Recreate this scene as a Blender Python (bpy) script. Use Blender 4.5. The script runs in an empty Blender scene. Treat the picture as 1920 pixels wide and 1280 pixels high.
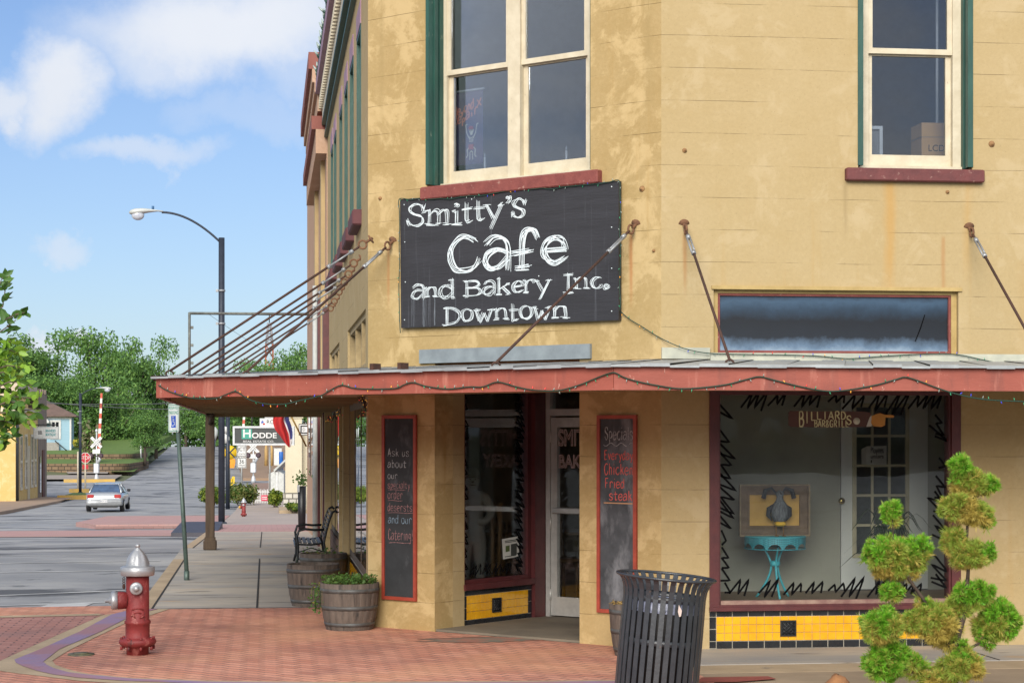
import bpy, math, random
import numpy as np
from mathutils import Vector, Matrix, Quaternion

S = bpy.context.scene
COL = S.collection
R = math.radians

# ------------------------------------------------------------------ camera
F, CX, HY, EYE, YAW = 3650.0, 960.0, 815.0, 1.92, R(7.2)
sy, cy = math.sin(YAW), math.cos(YAW)
cam = bpy.data.cameras.new('camera'); camo = bpy.data.objects.new('camera', cam); COL.objects.link(camo)
cam.sensor_width = 36.0; cam.lens = F / 1920 * 36.0
cam.shift_y = (HY - 640) / 1920.0
cam.clip_start = 0.1; cam.clip_end = 6000
camo.location = (0, 0, EYE); camo.rotation_euler = (R(90), 0, -YAW)
S.camera = camo

# ------------------------------------------------------------------ light
SUN_EL, SUN_AZ = R(26), math.atan2(-0.30, -1.0)
sun_dir = Vector((math.sin(SUN_AZ) * math.cos(SUN_EL), math.cos(SUN_AZ) * math.cos(SUN_EL), math.sin(SUN_EL)))
sl = bpy.data.lights.new('sun', 'SUN'); sl.energy = 2.6; sl.angle = R(36); sl.color = (1.0, 0.95, 0.86)
so = bpy.data.objects.new('sun', sl); COL.objects.link(so); so.location = (0, -20, 40)
so.rotation_euler = (-sun_dir).to_track_quat('-Z', 'Y').to_euler()
S.view_settings.view_transform = 'Standard'; S.view_settings.look = 'None'
S.view_settings.exposure = 0.82; S.view_settings.gamma = 1.0; S.view_settings.use_curve_mapping = False
S.cycles.max_bounces = 10; S.cycles.diffuse_bounces = 6; S.cycles.transparent_max_bounces = 16; S.cycles.caustics_reflective = False; S.cycles.caustics_refractive = False
S.cycles.sample_clamp_indirect = 6.0

def ray(x, y=0):
    u = (x - CX) / F; w = (HY - y) / F
    return Vector((sy + u * cy, cy - u * sy, w))
def at(x, y, t):                    # pixel of the photograph at a camera depth -> point
    d = ray(x, y); return Vector((d.x * t, d.y * t, EYE + d.z * t))
def atz(x, y, z):                   # pixel on a level plane
    d = ray(x, y); t = (z - EYE) / d.z; return Vector((d.x * t, d.y * t, z))
KN = [(-200, 0), (33, 0), (48, -.42), (61, -.85), (78, -1.28), (93, -1.65), (120, -2.0), (140, -2.18), (165, -2.05), (200, -1.6), (260, -.8), (330, -.1), (380, .1), (900, 0)]
def gz(Y):
    return float(np.interp(Y, [k[0] for k in KN], [k[1] for k in KN]))
def roadz(Y):
    return gz(Y) - float(np.interp(Y, [15, 21, 25], [.012, .012, .13]))
def atg(x, t):                      # ground point below pixel column x at depth t
    d = ray(x); return Vector((d.x * t, d.y * t, gz(d.y * t)))

# ------------------------------------------------------------------ world: sky with clouds
W = bpy.data.worlds.new('World'); S.world = W; W.use_nodes = True
nt = W.node_tree; nt.nodes.clear()
def N(tree, typ, **kw):
    n = tree.nodes.new(typ)
    for k, v in kw.items():
        if k.startswith('i_'): n.inputs[k[2:].replace('_', ' ')].default_value = v
        else: setattr(n, k, v)
    return n
def build_world():
    L = nt.links.new
    out = N(nt, 'ShaderNodeOutputWorld'); bg = N(nt, 'ShaderNodeBackground'); L(bg.outputs[0], out.inputs[0])
    sky = N(nt, 'ShaderNodeTexSky', sky_type='NISHITA', sun_disc=False, sun_elevation=SUN_EL, sun_rotation=SUN_AZ, altitude=100, air_density=1.0, dust_density=0.6, ozone_density=2.5)
    tc = N(nt, 'ShaderNodeTexCoord')
    nz = N(nt, 'ShaderNodeTexNoise'); nz.inputs['Scale'].default_value = 11; nz.inputs['Detail'].default_value = 9; nz.inputs['Roughness'].default_value = .62
    L(tc.outputs['Generated'], nz.inputs['Vector'])
    sub = N(nt, 'ShaderNodeVectorMath', operation='SUBTRACT'); L(nz.outputs['Color'], sub.inputs[0]); sub.inputs[1].default_value = (.5, .5, .5)
    scl = N(nt, 'ShaderNodeVectorMath', operation='SCALE'); L(sub.outputs[0], scl.inputs[0]); scl.inputs['Scale'].default_value = .095
    add = N(nt, 'ShaderNodeVectorMath', operation='ADD'); L(tc.outputs['Generated'], add.inputs[0]); L(scl.outputs[0], add.inputs[1])
    acc = None
    for (px, py, rx, ry, st) in [(420, 40, 300, 120, 1.), (320, 90, 150, 90, .75), (560, 130, 120, 90, .5), (110, 160, 105, 105, 1.), (15, 200, 50, 60, .9), (170, 150, 60, 60, .6), (295, 315, 120, 42, .62), (120, 455, 60, 34, .62), (85, 618, 60, 22, .9), (140, 612, 40, 20, .9), (480, 230, 160, 60, .35), (720, 40, 240, 130, .6)]:
        d = ray(px, py).normalized()
        s1 = N(nt, 'ShaderNodeVectorMath', operation='SUBTRACT'); L(add.outputs[0], s1.inputs[0]); s1.inputs[1].default_value = d
        s2 = N(nt, 'ShaderNodeVectorMath', operation='MULTIPLY'); L(s1.outputs[0], s2.inputs[0]); s2.inputs[1].default_value = (F / rx, .8, F / ry)
        ln = N(nt, 'ShaderNodeVectorMath', operation='LENGTH'); L(s2.outputs[0], ln.inputs[0])
        mr = N(nt, 'ShaderNodeMapRange', interpolation_type='SMOOTHERSTEP'); L(ln.outputs['Value'], mr.inputs['Value'])
        mr.inputs['From Min'].default_value = 1.6; mr.inputs['From Max'].default_value = .15; mr.inputs['To Max'].default_value = st
        if acc is None: acc = mr.outputs[0]
        else:
            m = N(nt, 'ShaderNodeMath', operation='MAXIMUM'); L(acc, m.inputs[0]); L(mr.outputs[0], m.inputs[1]); acc = m.outputs[0]
    # broken cloud over the rest of the sky
    n2 = N(nt, 'ShaderNodeTexNoise'); n2.inputs['Scale'].default_value = 3.2; n2.inputs['Detail'].default_value = 8; n2.inputs['Roughness'].default_value = .55
    mp = N(nt, 'ShaderNodeMapping'); mp.inputs['Scale'].default_value = (1, 1, 2.2); L(tc.outputs['Generated'], mp.inputs['Vector']); L(mp.outputs[0], n2.inputs['Vector'])
    r2 = N(nt, 'ShaderNodeMapRange', interpolation_type='SMOOTHSTEP'); L(n2.outputs['Fac'], r2.inputs['Value']); r2.inputs['From Min'].default_value = .30; r2.inputs['From Max'].default_value = .54
    sx = N(nt, 'ShaderNodeSeparateXYZ'); L(tc.outputs['Generated'], sx.inputs[0])
    r3 = N(nt, 'ShaderNodeMapRange', interpolation_type='SMOOTHSTEP'); L(sx.outputs['Y'], r3.inputs['Value']); r3.inputs['From Min'].default_value = .75; r3.inputs['From Max'].default_value = .3
    m3 = N(nt, 'ShaderNodeMath', operation='MULTIPLY'); L(r2.outputs[0], m3.inputs[0]); L(r3.outputs[0], m3.inputs[1])
    mx = N(nt, 'ShaderNodeMath', operation='MAXIMUM'); L(acc, mx.inputs[0]); L(m3.outputs[0], mx.inputs[1])
    # a faint milky veil everywhere, thicker near the horizon
    r4 = N(nt, 'ShaderNodeMapRange'); L(sx.outputs['Z'], r4.inputs['Value']); r4.inputs['From Min'].default_value = 0.0; r4.inputs['From Max'].default_value = .25; r4.inputs['To Min'].default_value = .30; r4.inputs['To Max'].default_value = .06
    mx2 = N(nt, 'ShaderNodeMath', operation='MAXIMUM'); L(mx.outputs[0], mx2.inputs[0]); L(r4.outputs[0], mx2.inputs[1])
    skm = N(nt, 'ShaderNodeVectorMath', operation='MULTIPLY'); L(sky.outputs[0], skm.inputs[0]); skm.inputs[1].default_value = (SKY * .84, SKY * 1.0, SKY * 1.28)
    cr = N(nt, 'ShaderNodeMixRGB'); L(n2.outputs['Fac'], cr.inputs[0]); cr.inputs[1].default_value = (.40, .43, .485, 1); cr.inputs[2].default_value = (.50, .52, .56, 1)
    mixc = N(nt, 'ShaderNodeMixRGB'); L(mx2.outputs[0], mixc.inputs[0]); L(skm.outputs[0], mixc.inputs[1]); L(cr.outputs[0], mixc.inputs[2])
    L(mixc.outputs[0], bg.inputs['Color']); bg.inputs['Strength'].default_value = 1.0
SKY = 0.055
build_world()

# ------------------------------------------------------------------ mesh builder
class Fr:
    def __init__(s, o=(0, 0, 0), ex=(1, 0, 0), ey=(0, 1, 0), ez=(0, 0, 1)):
        s.o, s.ex, s.ey, s.ez = Vector(o), Vector(ex), Vector(ey), Vector(ez)
    def P(s, a, b, z): return s.o + s.ex * a + s.ey * b + s.ez * z
    def hit(s, x, y=HY, b=0.0):     # pixel -> (a, z) on the plane b
        d = ray(x, y); p0 = s.o + s.ey * b - Vector((0, 0, EYE)); n = s.ey
        t = p0.dot(n) / d.dot(n); p = d * t + Vector((0, 0, EYE)) - s.o
        return p.dot(s.ex), p.dot(s.ez)
ID = Fr()
def rotfr(o, rz): return Fr(o, (math.cos(rz), math.sin(rz), 0), (-math.sin(rz), math.cos(rz), 0))

class MB:
    def __init__(s, fr=ID): s.v, s.f, s.m, s.s, s.fr, s.mi = [], [], [], [], fr, 0
    def add(s, vs, fs, sm=False):
        k = len(s.v); s.v += [s.fr.P(*p) for p in vs]
        for f in fs: s.f.append([i + k for i in f]); s.m.append(s.mi); s.s.append(sm)
        return s
    def box(s, x0, x1, y0, y1, z0, z1, c=0.0):
        if c:
            return s.cbox(x0, x1, y0, y1, z0, z1, c)
        vs = [(x, y, z) for z in (z0, z1) for y in (y0, y1) for x in (x0, x1)]
        return s.add(vs, [(0, 2, 3, 1), (4, 5, 7, 6), (0, 1, 5, 4), (2, 6, 7, 3), (0, 4, 6, 2), (1, 3, 7, 5)])
    def cbox(s, x0, x1, y0, y1, z0, z1, c):     # chamfered along the vertical and top edges
        def ring(i, z): return [(x0 + i + c, y0 + i, z), (x1 - i - c, y0 + i, z), (x1 - i, y0 + i + c, z), (x1 - i, y1 - i - c, z), (x1 - i - c, y1 - i, z), (x0 + i + c, y1 - i, z), (x0 + i, y1 - i - c, z), (x0 + i, y0 + i + c, z)]
        r = [ring(c, z0), ring(0, z0 + c), ring(0, z1 - c), ring(c, z1)]
        vs = sum(r, []); fs = []
        for k in range(3):
            for i in range(8): j = (i + 1) % 8; fs.append((k * 8 + i, k * 8 + j, k * 8 + 8 + j, k * 8 + 8 + i))
        fs += [tuple(range(7, -1, -1)), tuple(range(24, 32))]
        return s.add(vs, fs)
    def quad(s, a, b, c, d): return s.add([a, b, c, d], [(0, 1, 2, 3)])
    def poly(s, ps): return s.add(ps, [tuple(range(len(ps)))])
    def slab(s, pts, z0, z1):       # horizontal polygon with thickness (pts counter-clockwise)
        n = len(pts); vs = [(p[0], p[1], z0 if not callable(z0) else z0(p[1])) for p in pts] + [(p[0], p[1], z1 if not callable(z1) else z1(p[1])) for p in pts]
        return s.add(vs, [tuple(range(n - 1, -1, -1)), tuple(range(n, 2 * n))] + [(i, (i + 1) % n, n + (i + 1) % n, n + i) for i in range(n)])
    def prism(s, pts, y0, y1):      # outline in the x-z plane extruded along y
        n = len(pts); vs = [(p[0], y0, p[1]) for p in pts] + [(p[0], y1, p[1]) for p in pts]
        return s.add(vs, [tuple(range(n)), tuple(range(2 * n - 1, n - 1, -1))] + [(i, n + i, n + (i + 1) % n, (i + 1) % n) for i in range(n)])
    def tube(s, path, r, n=8, cap=True, sm=True):
        P = [Vector(p) for p in path]; rr = r if isinstance(r, (list, tuple)) else [r] * len(P)
        vs, fs = [], []; up = None
        for i, p in enumerate(P):
            t = (P[min(i + 1, len(P) - 1)] - P[max(i - 1, 0)]).normalized()
            if up is None: up = Vector((0, 0, 1)) if abs(t.z) < .9 else Vector((1, 0, 0))
            a = t.cross(up).normalized(); b = a.cross(t).normalized(); up = b
            for k in range(n):
                q = 2 * math.pi * k / n; vs.append(tuple(p + a * math.cos(q) * rr[i] + b * math.sin(q) * rr[i]))
        for i in range(len(P) - 1):
            for k in range(n): j = (k + 1) % n; fs.append((i * n + k, i * n + j, (i + 1) * n + j, (i + 1) * n + k))
        if cap: fs += [tuple(range(n - 1, -1, -1)), tuple(range((len(P) - 1) * n, len(P) * n))]
        return s.add(vs, fs, sm)
    def cyl(s, p, q, r, n=12, r2=None, sm=True): return s.tube([p, q], [r, r if r2 is None else r2], n, True, sm)
    def lathe(s, prof, n=24, c=(0, 0, 0), sm=True, ax=(0, 0, 1), wave=None, cap=True):
        az = Vector(ax).normalized(); a = az.orthogonal().normalized() if abs(az.z) < .99 else Vector((1, 0, 0)); b = az.cross(a); c = Vector(c)
        vs, fs = [], []
        for i, (r, z) in enumerate(prof):
            for k in range(n):
                q = 2 * math.pi * k / n; rq = r * (wave(q, i) if wave else 1)
                vs.append(tuple(c + az * z + (a * math.cos(q) + b * math.sin(q)) * rq))
        for i in range(len(prof) - 1):
            for k in range(n): j = (k + 1) % n; fs.append((i * n + k, i * n + j, (i + 1) * n + j, (i + 1) * n + k))
        if cap: fs += [tuple(range(n - 1, -1, -1)), tuple(range((len(prof) - 1) * n, len(prof) * n))]
        return s.add(vs, fs, sm)
    def ball(s, c, rx, ry=None, rz=None, n=14, m=9):
        ry = rx if ry is None else ry; rz = rx if rz is None else rz
        vs, fs = [], []
        for i in range(m + 1):
            ph = -math.pi / 2 + math.pi * i / m; cr = max(math.cos(ph), 1e-3)
            for k in range(n): q = 2 * math.pi * k / n; vs.append((c[0] + rx * cr * math.cos(q), c[1] + ry * cr * math.sin(q), c[2] + rz * math.sin(ph)))
        for i in range(m):
            for k in range(n): j = (k + 1) % n; fs.append((i * n + k, i * n + j, (i + 1) * n + j, (i + 1) * n + k))
        return s.add(vs, fs, True)
    def frame(s, a0, a1, z0, z1, w, y0, y1):    # rectangular frame in the x-z plane, mitre-free
        s.box(a0, a0 + w, y0, y1, z0, z1); s.box(a1 - w, a1, y0, y1, z0, z1)
        s.box(a0 + w, a1 - w, y0, y1, z0, z0 + w); s.box(a0 + w, a1 - w, y0, y1, z1 - w, z1); return s
    def sheet(s, pts, fz):          # ribbon between two polylines: pts = [(left xy, right xy), ...]
        vs = []
        for l, r in pts: vs += [(l[0], l[1], fz(*l)), (r[0], r[1], fz(*r))]
        return s.add(vs, [(2 * i, 2 * i + 1, 2 * i + 3, 2 * i + 2) for i in range(len(pts) - 1)])
    def build(s, name, mats, parent=None, org=None, uv=True, kind=None):
        org = Vector(org) if org is not None else Vector((0, 0, 0))
        me = bpy.data.meshes.new(name)
        V = np.array([tuple(v) for v in s.v], dtype=np.float64) - np.array(org)
        me.from_pydata([tuple(v) for v in V], [], s.f)
        mats = mats if isinstance(mats, (list, tuple)) else [mats]
        for m in mats: me.materials.append(m)
        if len(mats) > 1: me.polygons.foreach_set('material_index', s.m)
        me.polygons.foreach_set('use_smooth', s.s)
        if uv:
            ul = me.uv_layers.new(name='UVMap'); co = V + np.array(org)
            out = np.zeros((len(me.loops), 2)); k = 0
            for p in me.polygons:
                n = p.normal
                ids = s.f[p.index]; q = co[ids]
                if abs(n.z) < .7:
                    l = math.hypot(n.x, n.y); t = (-n.y / l, n.x / l)
                    out[k:k + len(ids), 0] = q[:, 0] * t[0] + q[:, 1] * t[1]; out[k:k + len(ids), 1] = q[:, 2]
                else: out[k:k + len(ids)] = q[:, :2]
                k += len(ids)
            ul.data.foreach_set('uv', out.ravel())
        o = bpy.data.objects.new(name, me); COL.objects.link(o)
        if parent is not None: o.parent = parent
        else: o.location = org
        if kind: o['kind'] = kind
        return o

def tag(o, label, cat, group=None):
    o['label'] = label; o['category'] = cat
    if group: o['group'] = group
    return o
def thing(name, label, cat, loc=(0, 0, 0), rz=0, group=None):
    o = bpy.data.objects.new(name, None); COL.objects.link(o); o.location = loc; o.rotation_euler = (0, 0, rz); o.empty_display_size = .1
    return tag(o, label, cat, group)
def dup(root, loc, rz=None, scale=None, label=None):
    def cp(o, parent):
        c = o.copy(); COL.objects.link(c)
        if parent is not None: c.parent = parent
        for ch in o.children: cp(ch, c)
        return c
    r = cp(root, None); r.location = loc
    if rz is not None: r.rotation_euler = (0, 0, rz)
    if scale is not None: r.scale = scale
    if label: r['label'] = label
    return r

# ------------------------------------------------------------------ materials
_M = {}
def mat(name, c1, c2=None, rough=.7, metal=0., nscale=6., bump=0., bscale=40., spec=.5, detail=5, lo=.35, hi=.65, alpha=None, stretch=(1, 1, 1), trans=0., extra=None, coat=0.):
    if name in _M: return _M[name]
    m = bpy.data.materials.new(name); m.use_nodes = True; t = m.node_tree; L = t.links.new
    b = t.nodes['Principled BSDF']; b.inputs['Roughness'].default_value = rough; b.inputs['Metallic'].default_value = metal; b.inputs['Specular IOR Level'].default_value = spec
    if coat: b.inputs['Coat Weight'].default_value = coat
    tc = N(t, 'ShaderNodeTexCoord'); mp = N(t, 'ShaderNodeMapping'); mp.inputs['Scale'].default_value = stretch; L(tc.outputs['Object'], mp.inputs[0])
    c2 = c2 or tuple(x * .78 for x in c1)
    nz = N(t, 'ShaderNodeTexNoise'); nz.inputs['Scale'].default_value = nscale; nz.inputs['Detail'].default_value = detail; nz.inputs['Roughness'].default_value = .6; L(mp.outputs[0], nz.inputs['Vector'])
    rm = N(t, 'ShaderNodeMapRange'); L(nz.outputs['Fac'], rm.inputs['Value']); rm.inputs['From Min'].default_value = lo; rm.inputs['From Max'].default_value = hi
    mx = N(t, 'ShaderNodeMixRGB'); L(rm.outputs[0], mx.inputs[0]); mx.inputs[1].default_value = (*c1, 1); mx.inputs[2].default_value = (*c2, 1)
    col = mx.outputs[0]
    if extra:
        for (ec, es, elo, ehi, est) in extra:
            n3 = N(t, 'ShaderNodeTexNoise'); n3.inputs['Scale'].default_value = es; n3.inputs['Detail'].default_value = 6; n3.inputs['Roughness'].default_value = .62
            mp3 = N(t, 'ShaderNodeMapping'); mp3.inputs['Scale'].default_value = est; mp3.inputs['Location'].default_value = (es * 1.7, 3.1, es); L(tc.outputs['Object'], mp3.inputs[0]); L(mp3.outputs[0], n3.inputs['Vector'])
            r3 = N(t, 'ShaderNodeMapRange'); L(n3.outputs['Fac'], r3.inputs['Value']); r3.inputs['From Min'].default_value = elo; r3.inputs['From Max'].default_value = ehi
            m3 = N(t, 'ShaderNodeMixRGB'); L(r3.outputs[0], m3.inputs[0]); L(col, m3.inputs[1]); m3.inputs[2].default_value = (*ec, 1); col = m3.outputs[0]
    L(col, b.inputs['Base Color'])
    if bump:
        n2 = N(t, 'ShaderNodeTexNoise'); n2.inputs['Scale'].default_value = bscale; n2.inputs['Detail'].default_value = 6; L(mp.outputs[0], n2.inputs['Vector'])
        bp = N(t, 'ShaderNodeBump'); bp.inputs['Strength'].default_value = bump; bp.inputs['Distance'].default_value = .01; L(n2.outputs['Fac'], bp.inputs['Height']); L(bp.outputs[0], b.inputs['Normal'])
    if trans:
        tr = N(t, 'ShaderNodeBsdfTranslucent'); L(col, tr.inputs['Color']); ms = N(t, 'ShaderNodeMixShader'); ms.inputs[0].default_value = trans
        L(b.outputs[0], ms.inputs[1]); L(tr.outputs[0], ms.inputs[2]); L(ms.outputs[0], t.nodes['Material Output'].inputs['Surface'])
    _M[name] = m; return m

def stucco(name, base, dark, light, patch=.55, course=.29, joint=.5, seed=0., streak=.5, stains=()):
    m = bpy.data.materials.new(name); m.use_nodes = True; t = m.node_tree; L = t.links.new; b = t.nodes['Principled BSDF']
    b.inputs['Roughness'].default_value = .9; b.inputs['Specular IOR Level'].default_value = .2
    uv = N(t, 'ShaderNodeTexCoord'); mp = N(t, 'ShaderNodeMapping'); L(uv.outputs['UV'], mp.inputs[0]); mp.inputs['Location'].default_value = (seed, seed * .3, 0)
    def noise(sc, det=6, rg=.6, st=(1, 1, 1), dist=0.):
        k = N(t, 'ShaderNodeMapping'); k.inputs['Scale'].default_value = st; L(mp.outputs[0], k.inputs[0])
        n = N(t, 'ShaderNodeTexNoise'); n.inputs['Scale'].default_value = sc; n.inputs['Detail'].default_value = det; n.inputs['Roughness'].default_value = rg; n.inputs['Distortion'].default_value = dist; L(k.outputs[0], n.inputs['Vector']); return n.outputs['Fac']
    def ramp(v, lo, hi, tm=1.):
        r = N(t, 'ShaderNodeMapRange', interpolation_type='SMOOTHSTEP'); L(v, r.inputs['Value']); r.inputs['From Min'].default_value = lo; r.inputs['From Max'].default_value = hi; r.inputs['To Max'].default_value = tm; return r.outputs[0]
    def mixc(f, a, c, typ='MIX'):
        x = N(t, 'ShaderNodeMixRGB', blend_type=typ); L(f, x.inputs[0])
        if isinstance(a, tuple): x.inputs[1].default_value = (*a, 1)
        else: L(a, x.inputs[1])
        x.inputs[2].default_value = (*c, 1); return x.outputs[0]
    col = mixc(ramp(noise(1.1, 10, .72), .30, .70), base, dark)
    col = mixc(ramp(noise(34, 4, .7), .35, .75, .22), col, tuple(x * .72 for x in dark)); col = mixc(ramp(noise(19, 5, .7), .45, .8, .25), col, tuple(min(1, x * 1.15) for x in light))
    col = mixc(ramp(noise(2.1, 9, .68, (1, 1, 1), .4), 1.02 - patch, 1.12 - patch, .8), col, light)
    col = mixc(ramp(noise(4.2, 9, .7), .50, .68, .5), col, dark)
    col = mixc(ramp(noise(2.6, 6, .6, (2.2, .12, 1)), .58, .75, streak), col, tuple(x * f for x, f in zip(dark, (1.0, .86, .62))))
    col = mixc(ramp(noise(60, 2, .5), .66, .74, .35), col, tuple(x * .5 for x in dark))
    wob = N(t, 'ShaderNodeVectorMath', operation='MULTIPLY_ADD'); nn = N(t, 'ShaderNodeTexNoise'); nn.inputs['Scale'].default_value = .9; L(mp.outputs[0], nn.inputs['Vector']); L(nn.outputs['Color'], wob.inputs[0]); wob.inputs[1].default_value = (.03, .03, 0); L(uv.outputs['UV'], wob.inputs[2])
    br = N(t, 'ShaderNodeTexBrick', offset=.5); L(wob.outputs[0], br.inputs['Vector']); br.inputs['Scale'].default_value = 1; br.inputs['Brick Width'].default_value = 40.; br.inputs['Row Height'].default_value = course; br.inputs['Mortar Size'].default_value = .0032; br.inputs['Mortar Smooth'].default_value = .3
    gate = N(t, 'ShaderNodeMath', operation='MULTIPLY'); L(br.outputs['Fac'], gate.inputs[0]); L(ramp(noise(1.6, 6, .65, (1, 2.5, 1)), .42, .60, joint), gate.inputs[1])
    col = mixc(gate.outputs[0], col, tuple(x * .42 for x in dark))
    if stains:
        su = N(t, 'ShaderNodeSeparateXYZ'); L(uv.outputs['UV'], su.inputs[0])
        for (uc, wd, zt, zb, sc_, amt) in stains:
            def mr(src, a, b_): r = N(t, 'ShaderNodeMapRange', interpolation_type='SMOOTHSTEP'); L(src, r.inputs['Value']); r.inputs['From Min'].default_value = a; r.inputs['From Max'].default_value = b_; return r.outputs[0]
            d = N(t, 'ShaderNodeMath', operation='SUBTRACT'); L(su.outputs['X'], d.inputs[0]); d.inputs[1].default_value = uc; ab = N(t, 'ShaderNodeMath', operation='ABSOLUTE'); L(d.outputs[0], ab.inputs[0])
            nn2 = N(t, 'ShaderNodeMath', operation='MULTIPLY_ADD'); L(noise(3, 5, .6, (3, .5, 1)), nn2.inputs[0]); nn2.inputs[1].default_value = wd * 1.2; L(ab.outputs[0], nn2.inputs[2])
            f = mr(nn2.outputs[0], wd * 1.5, wd * .5); g2 = N(t, 'ShaderNodeMath', operation='MULTIPLY'); L(f, g2.inputs[0]); L(mr(su.outputs['Y'], zb, (zb + zt) / 2), g2.inputs[1]); g3 = N(t, 'ShaderNodeMath', operation='MULTIPLY'); L(g2.outputs[0], g3.inputs[0]); L(mr(su.outputs['Y'], zt + .03, zt - .03), g3.inputs[1]); g4 = N(t, 'ShaderNodeMath', operation='MULTIPLY'); L(g3.outputs[0], g4.inputs[0]); g4.inputs[1].default_value = amt
            col = mixc(g4.outputs[0], col, sc_)
    L(col, b.inputs['Base Color'])
    h = N(t, 'ShaderNodeMath', operation='MULTIPLY_ADD'); L(noise(22, 8, .7), h.inputs[0]); h.inputs[1].default_value = .6; L(noise(2.1, 9, .68, (1, 1, 1), .4), h.inputs[2])
    h3 = N(t, 'ShaderNodeMath', operation='MULTIPLY'); L(gate.outputs[0], h3.inputs[0]); h3.inputs[1].default_value = 2.2; h2 = N(t, 'ShaderNodeMath', operation='SUBTRACT'); L(h.outputs[0], h2.inputs[0]); L(h3.outputs[0], h2.inputs[1])
    bp = N(t, 'ShaderNodeBump'); bp.inputs['Strength'].default_value = .35; bp.inputs['Distance'].default_value = .008; L(h2.outputs[0], bp.inputs['Height']); L(bp.outputs[0], b.inputs['Normal'])
    _M[name] = m; return m

def pavers(name, c1, c2, mortar, bw=.2, rh=.1, rot=0., msize=.006, stain=(.05, .03, .025), stains=.5, rough=.85, warm=None, bump=.5):
    m = bpy.data.materials.new(name); m.use_nodes = True; t = m.node_tree; L = t.links.new; b = t.nodes['Principled BSDF']; b.inputs['Roughness'].default_value = rough; b.inputs['Specular IOR Level'].default_value = .25
    uv = N(t, 'ShaderNodeTexCoord'); mp = N(t, 'ShaderNodeMapping'); L(uv.outputs['UV'], mp.inputs[0]); mp.inputs['Rotation'].default_value = (0, 0, rot)
    br = N(t, 'ShaderNodeTexBrick', offset=.5); L(mp.outputs[0], br.inputs['Vector']); br.inputs['Scale'].default_value = 1; br.inputs['Brick Width'].default_value = bw; br.inputs['Row Height'].default_value = rh; br.inputs['Mortar Size'].default_value = msize; br.inputs['Mortar Smooth'].default_value = .2
    br.inputs['Color1'].default_value = (*c1, 1); br.inputs['Color2'].default_value = (*c2, 1); br.inputs['Mortar'].default_value = (*mortar, 1); br.inputs['Bias'].default_value = -.1
    n = N(t, 'ShaderNodeTexNoise'); n.inputs['Scale'].default_value = .8; n.inputs['Detail'].default_value = 8; n.inputs['Roughness'].default_value = .65; L(uv.outputs['UV'], n.inputs['Vector'])
    r = N(t, 'ShaderNodeMapRange'); L(n.outputs['Fac'], r.inputs['Value']); r.inputs['From Min'].default_value = .5; r.inputs['From Max'].default_value = .72; r.inputs['To Max'].default_value = stains
    mx = N(t, 'ShaderNodeMixRGB'); L(r.outputs[0], mx.inputs[0]); L(br.outputs['Color'], mx.inputs[1]); mx.inputs[2].default_value = (*stain, 1); col = mx.outputs[0]
    if warm:
        n2 = N(t, 'ShaderNodeTexNoise'); n2.inputs['Scale'].default_value = .55; n2.inputs['Detail'].default_value = 5; mp2 = N(t, 'ShaderNodeMapping'); mp2.inputs['Location'].default_value = (4, 7, 0); L(uv.outputs['UV'], mp2.inputs[0]); L(mp2.outputs[0], n2.inputs['Vector'])
        r2 = N(t, 'ShaderNodeMapRange'); L(n2.outputs['Fac'], r2.inputs['Value']); r2.inputs['From Min'].default_value = .5; r2.inputs['From Max'].default_value = .75; r2.inputs['To Max'].default_value = .55
        m2 = N(t, 'ShaderNodeMixRGB'); L(r2.outputs[0], m2.inputs[0]); L(col, m2.inputs[1]); m2.inputs[2].default_value = (*warm, 1); col = m2.outputs[0]
    L(col, b.inputs['Base Color'])
    n4 = N(t, 'ShaderNodeTexNoise'); n4.inputs['Scale'].default_value = 30; n4.inputs['Detail'].default_value = 5; L(uv.outputs['UV'], n4.inputs['Vector'])
    h = N(t, 'ShaderNodeMath', operation='MULTIPLY_ADD'); L(br.outputs['Fac'], h.inputs[0]); h.inputs[1].default_value = -1; L(n4.outputs['Fac'], h.inputs[2])
    bp = N(t, 'ShaderNodeBump'); bp.inputs['Strength'].default_value = bump; bp.inputs['Distance'].default_value = .008; L(h.outputs[0], bp.inputs['Height']); L(bp.outputs[0], b.inputs['Normal'])
    _M[name] = m; return m

def glass(name, tint=(.9, .93, .92), boost=1.6, rough=0.0, base=.0):
    m = bpy.data.materials.new(name); m.use_nodes = True; t = m.node_tree; L = t.links.new; t.nodes.remove(t.nodes['Principled BSDF'])
    tr = N(t, 'ShaderNodeBsdfTransparent'); tr.inputs[0].default_value = (*tint, 1); gl = N(t, 'ShaderNodeBsdfGlossy'); gl.inputs['Roughness'].default_value = rough; gl.inputs['Color'].default_value = (.95, .97, 1, 1)
    fr = N(t, 'ShaderNodeFresnel'); fr.inputs[0].default_value = 1.5
    mm = N(t, 'ShaderNodeMath', operation='MULTIPLY_ADD', use_clamp=True); L(fr.outputs[0], mm.inputs[0]); mm.inputs[1].default_value = boost; mm.inputs[2].default_value = base
    nz = N(t, 'ShaderNodeTexNoise'); nz.inputs['Scale'].default_value = 1.4; nz.inputs['Detail'].default_value = 2
    tc = N(t, 'ShaderNodeTexCoord'); L(tc.outputs['Object'], nz.inputs['Vector'])
    bp = N(t, 'ShaderNodeBump'); bp.inputs['Strength'].default_value = .02; bp.inputs['Distance'].default_value = .05; L(nz.outputs['Fac'], bp.inputs['Height']); L(bp.outputs[0], gl.inputs['Normal'])
    ms = N(t, 'ShaderNodeMixShader'); L(mm.outputs[0], ms.inputs[0]); L(tr.outputs[0], ms.inputs[1]); L(gl.outputs[0], ms.inputs[2]); L(ms.outputs[0], t.nodes['Material Output'].inputs['Surface'])
    _M[name] = m; return m

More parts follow.
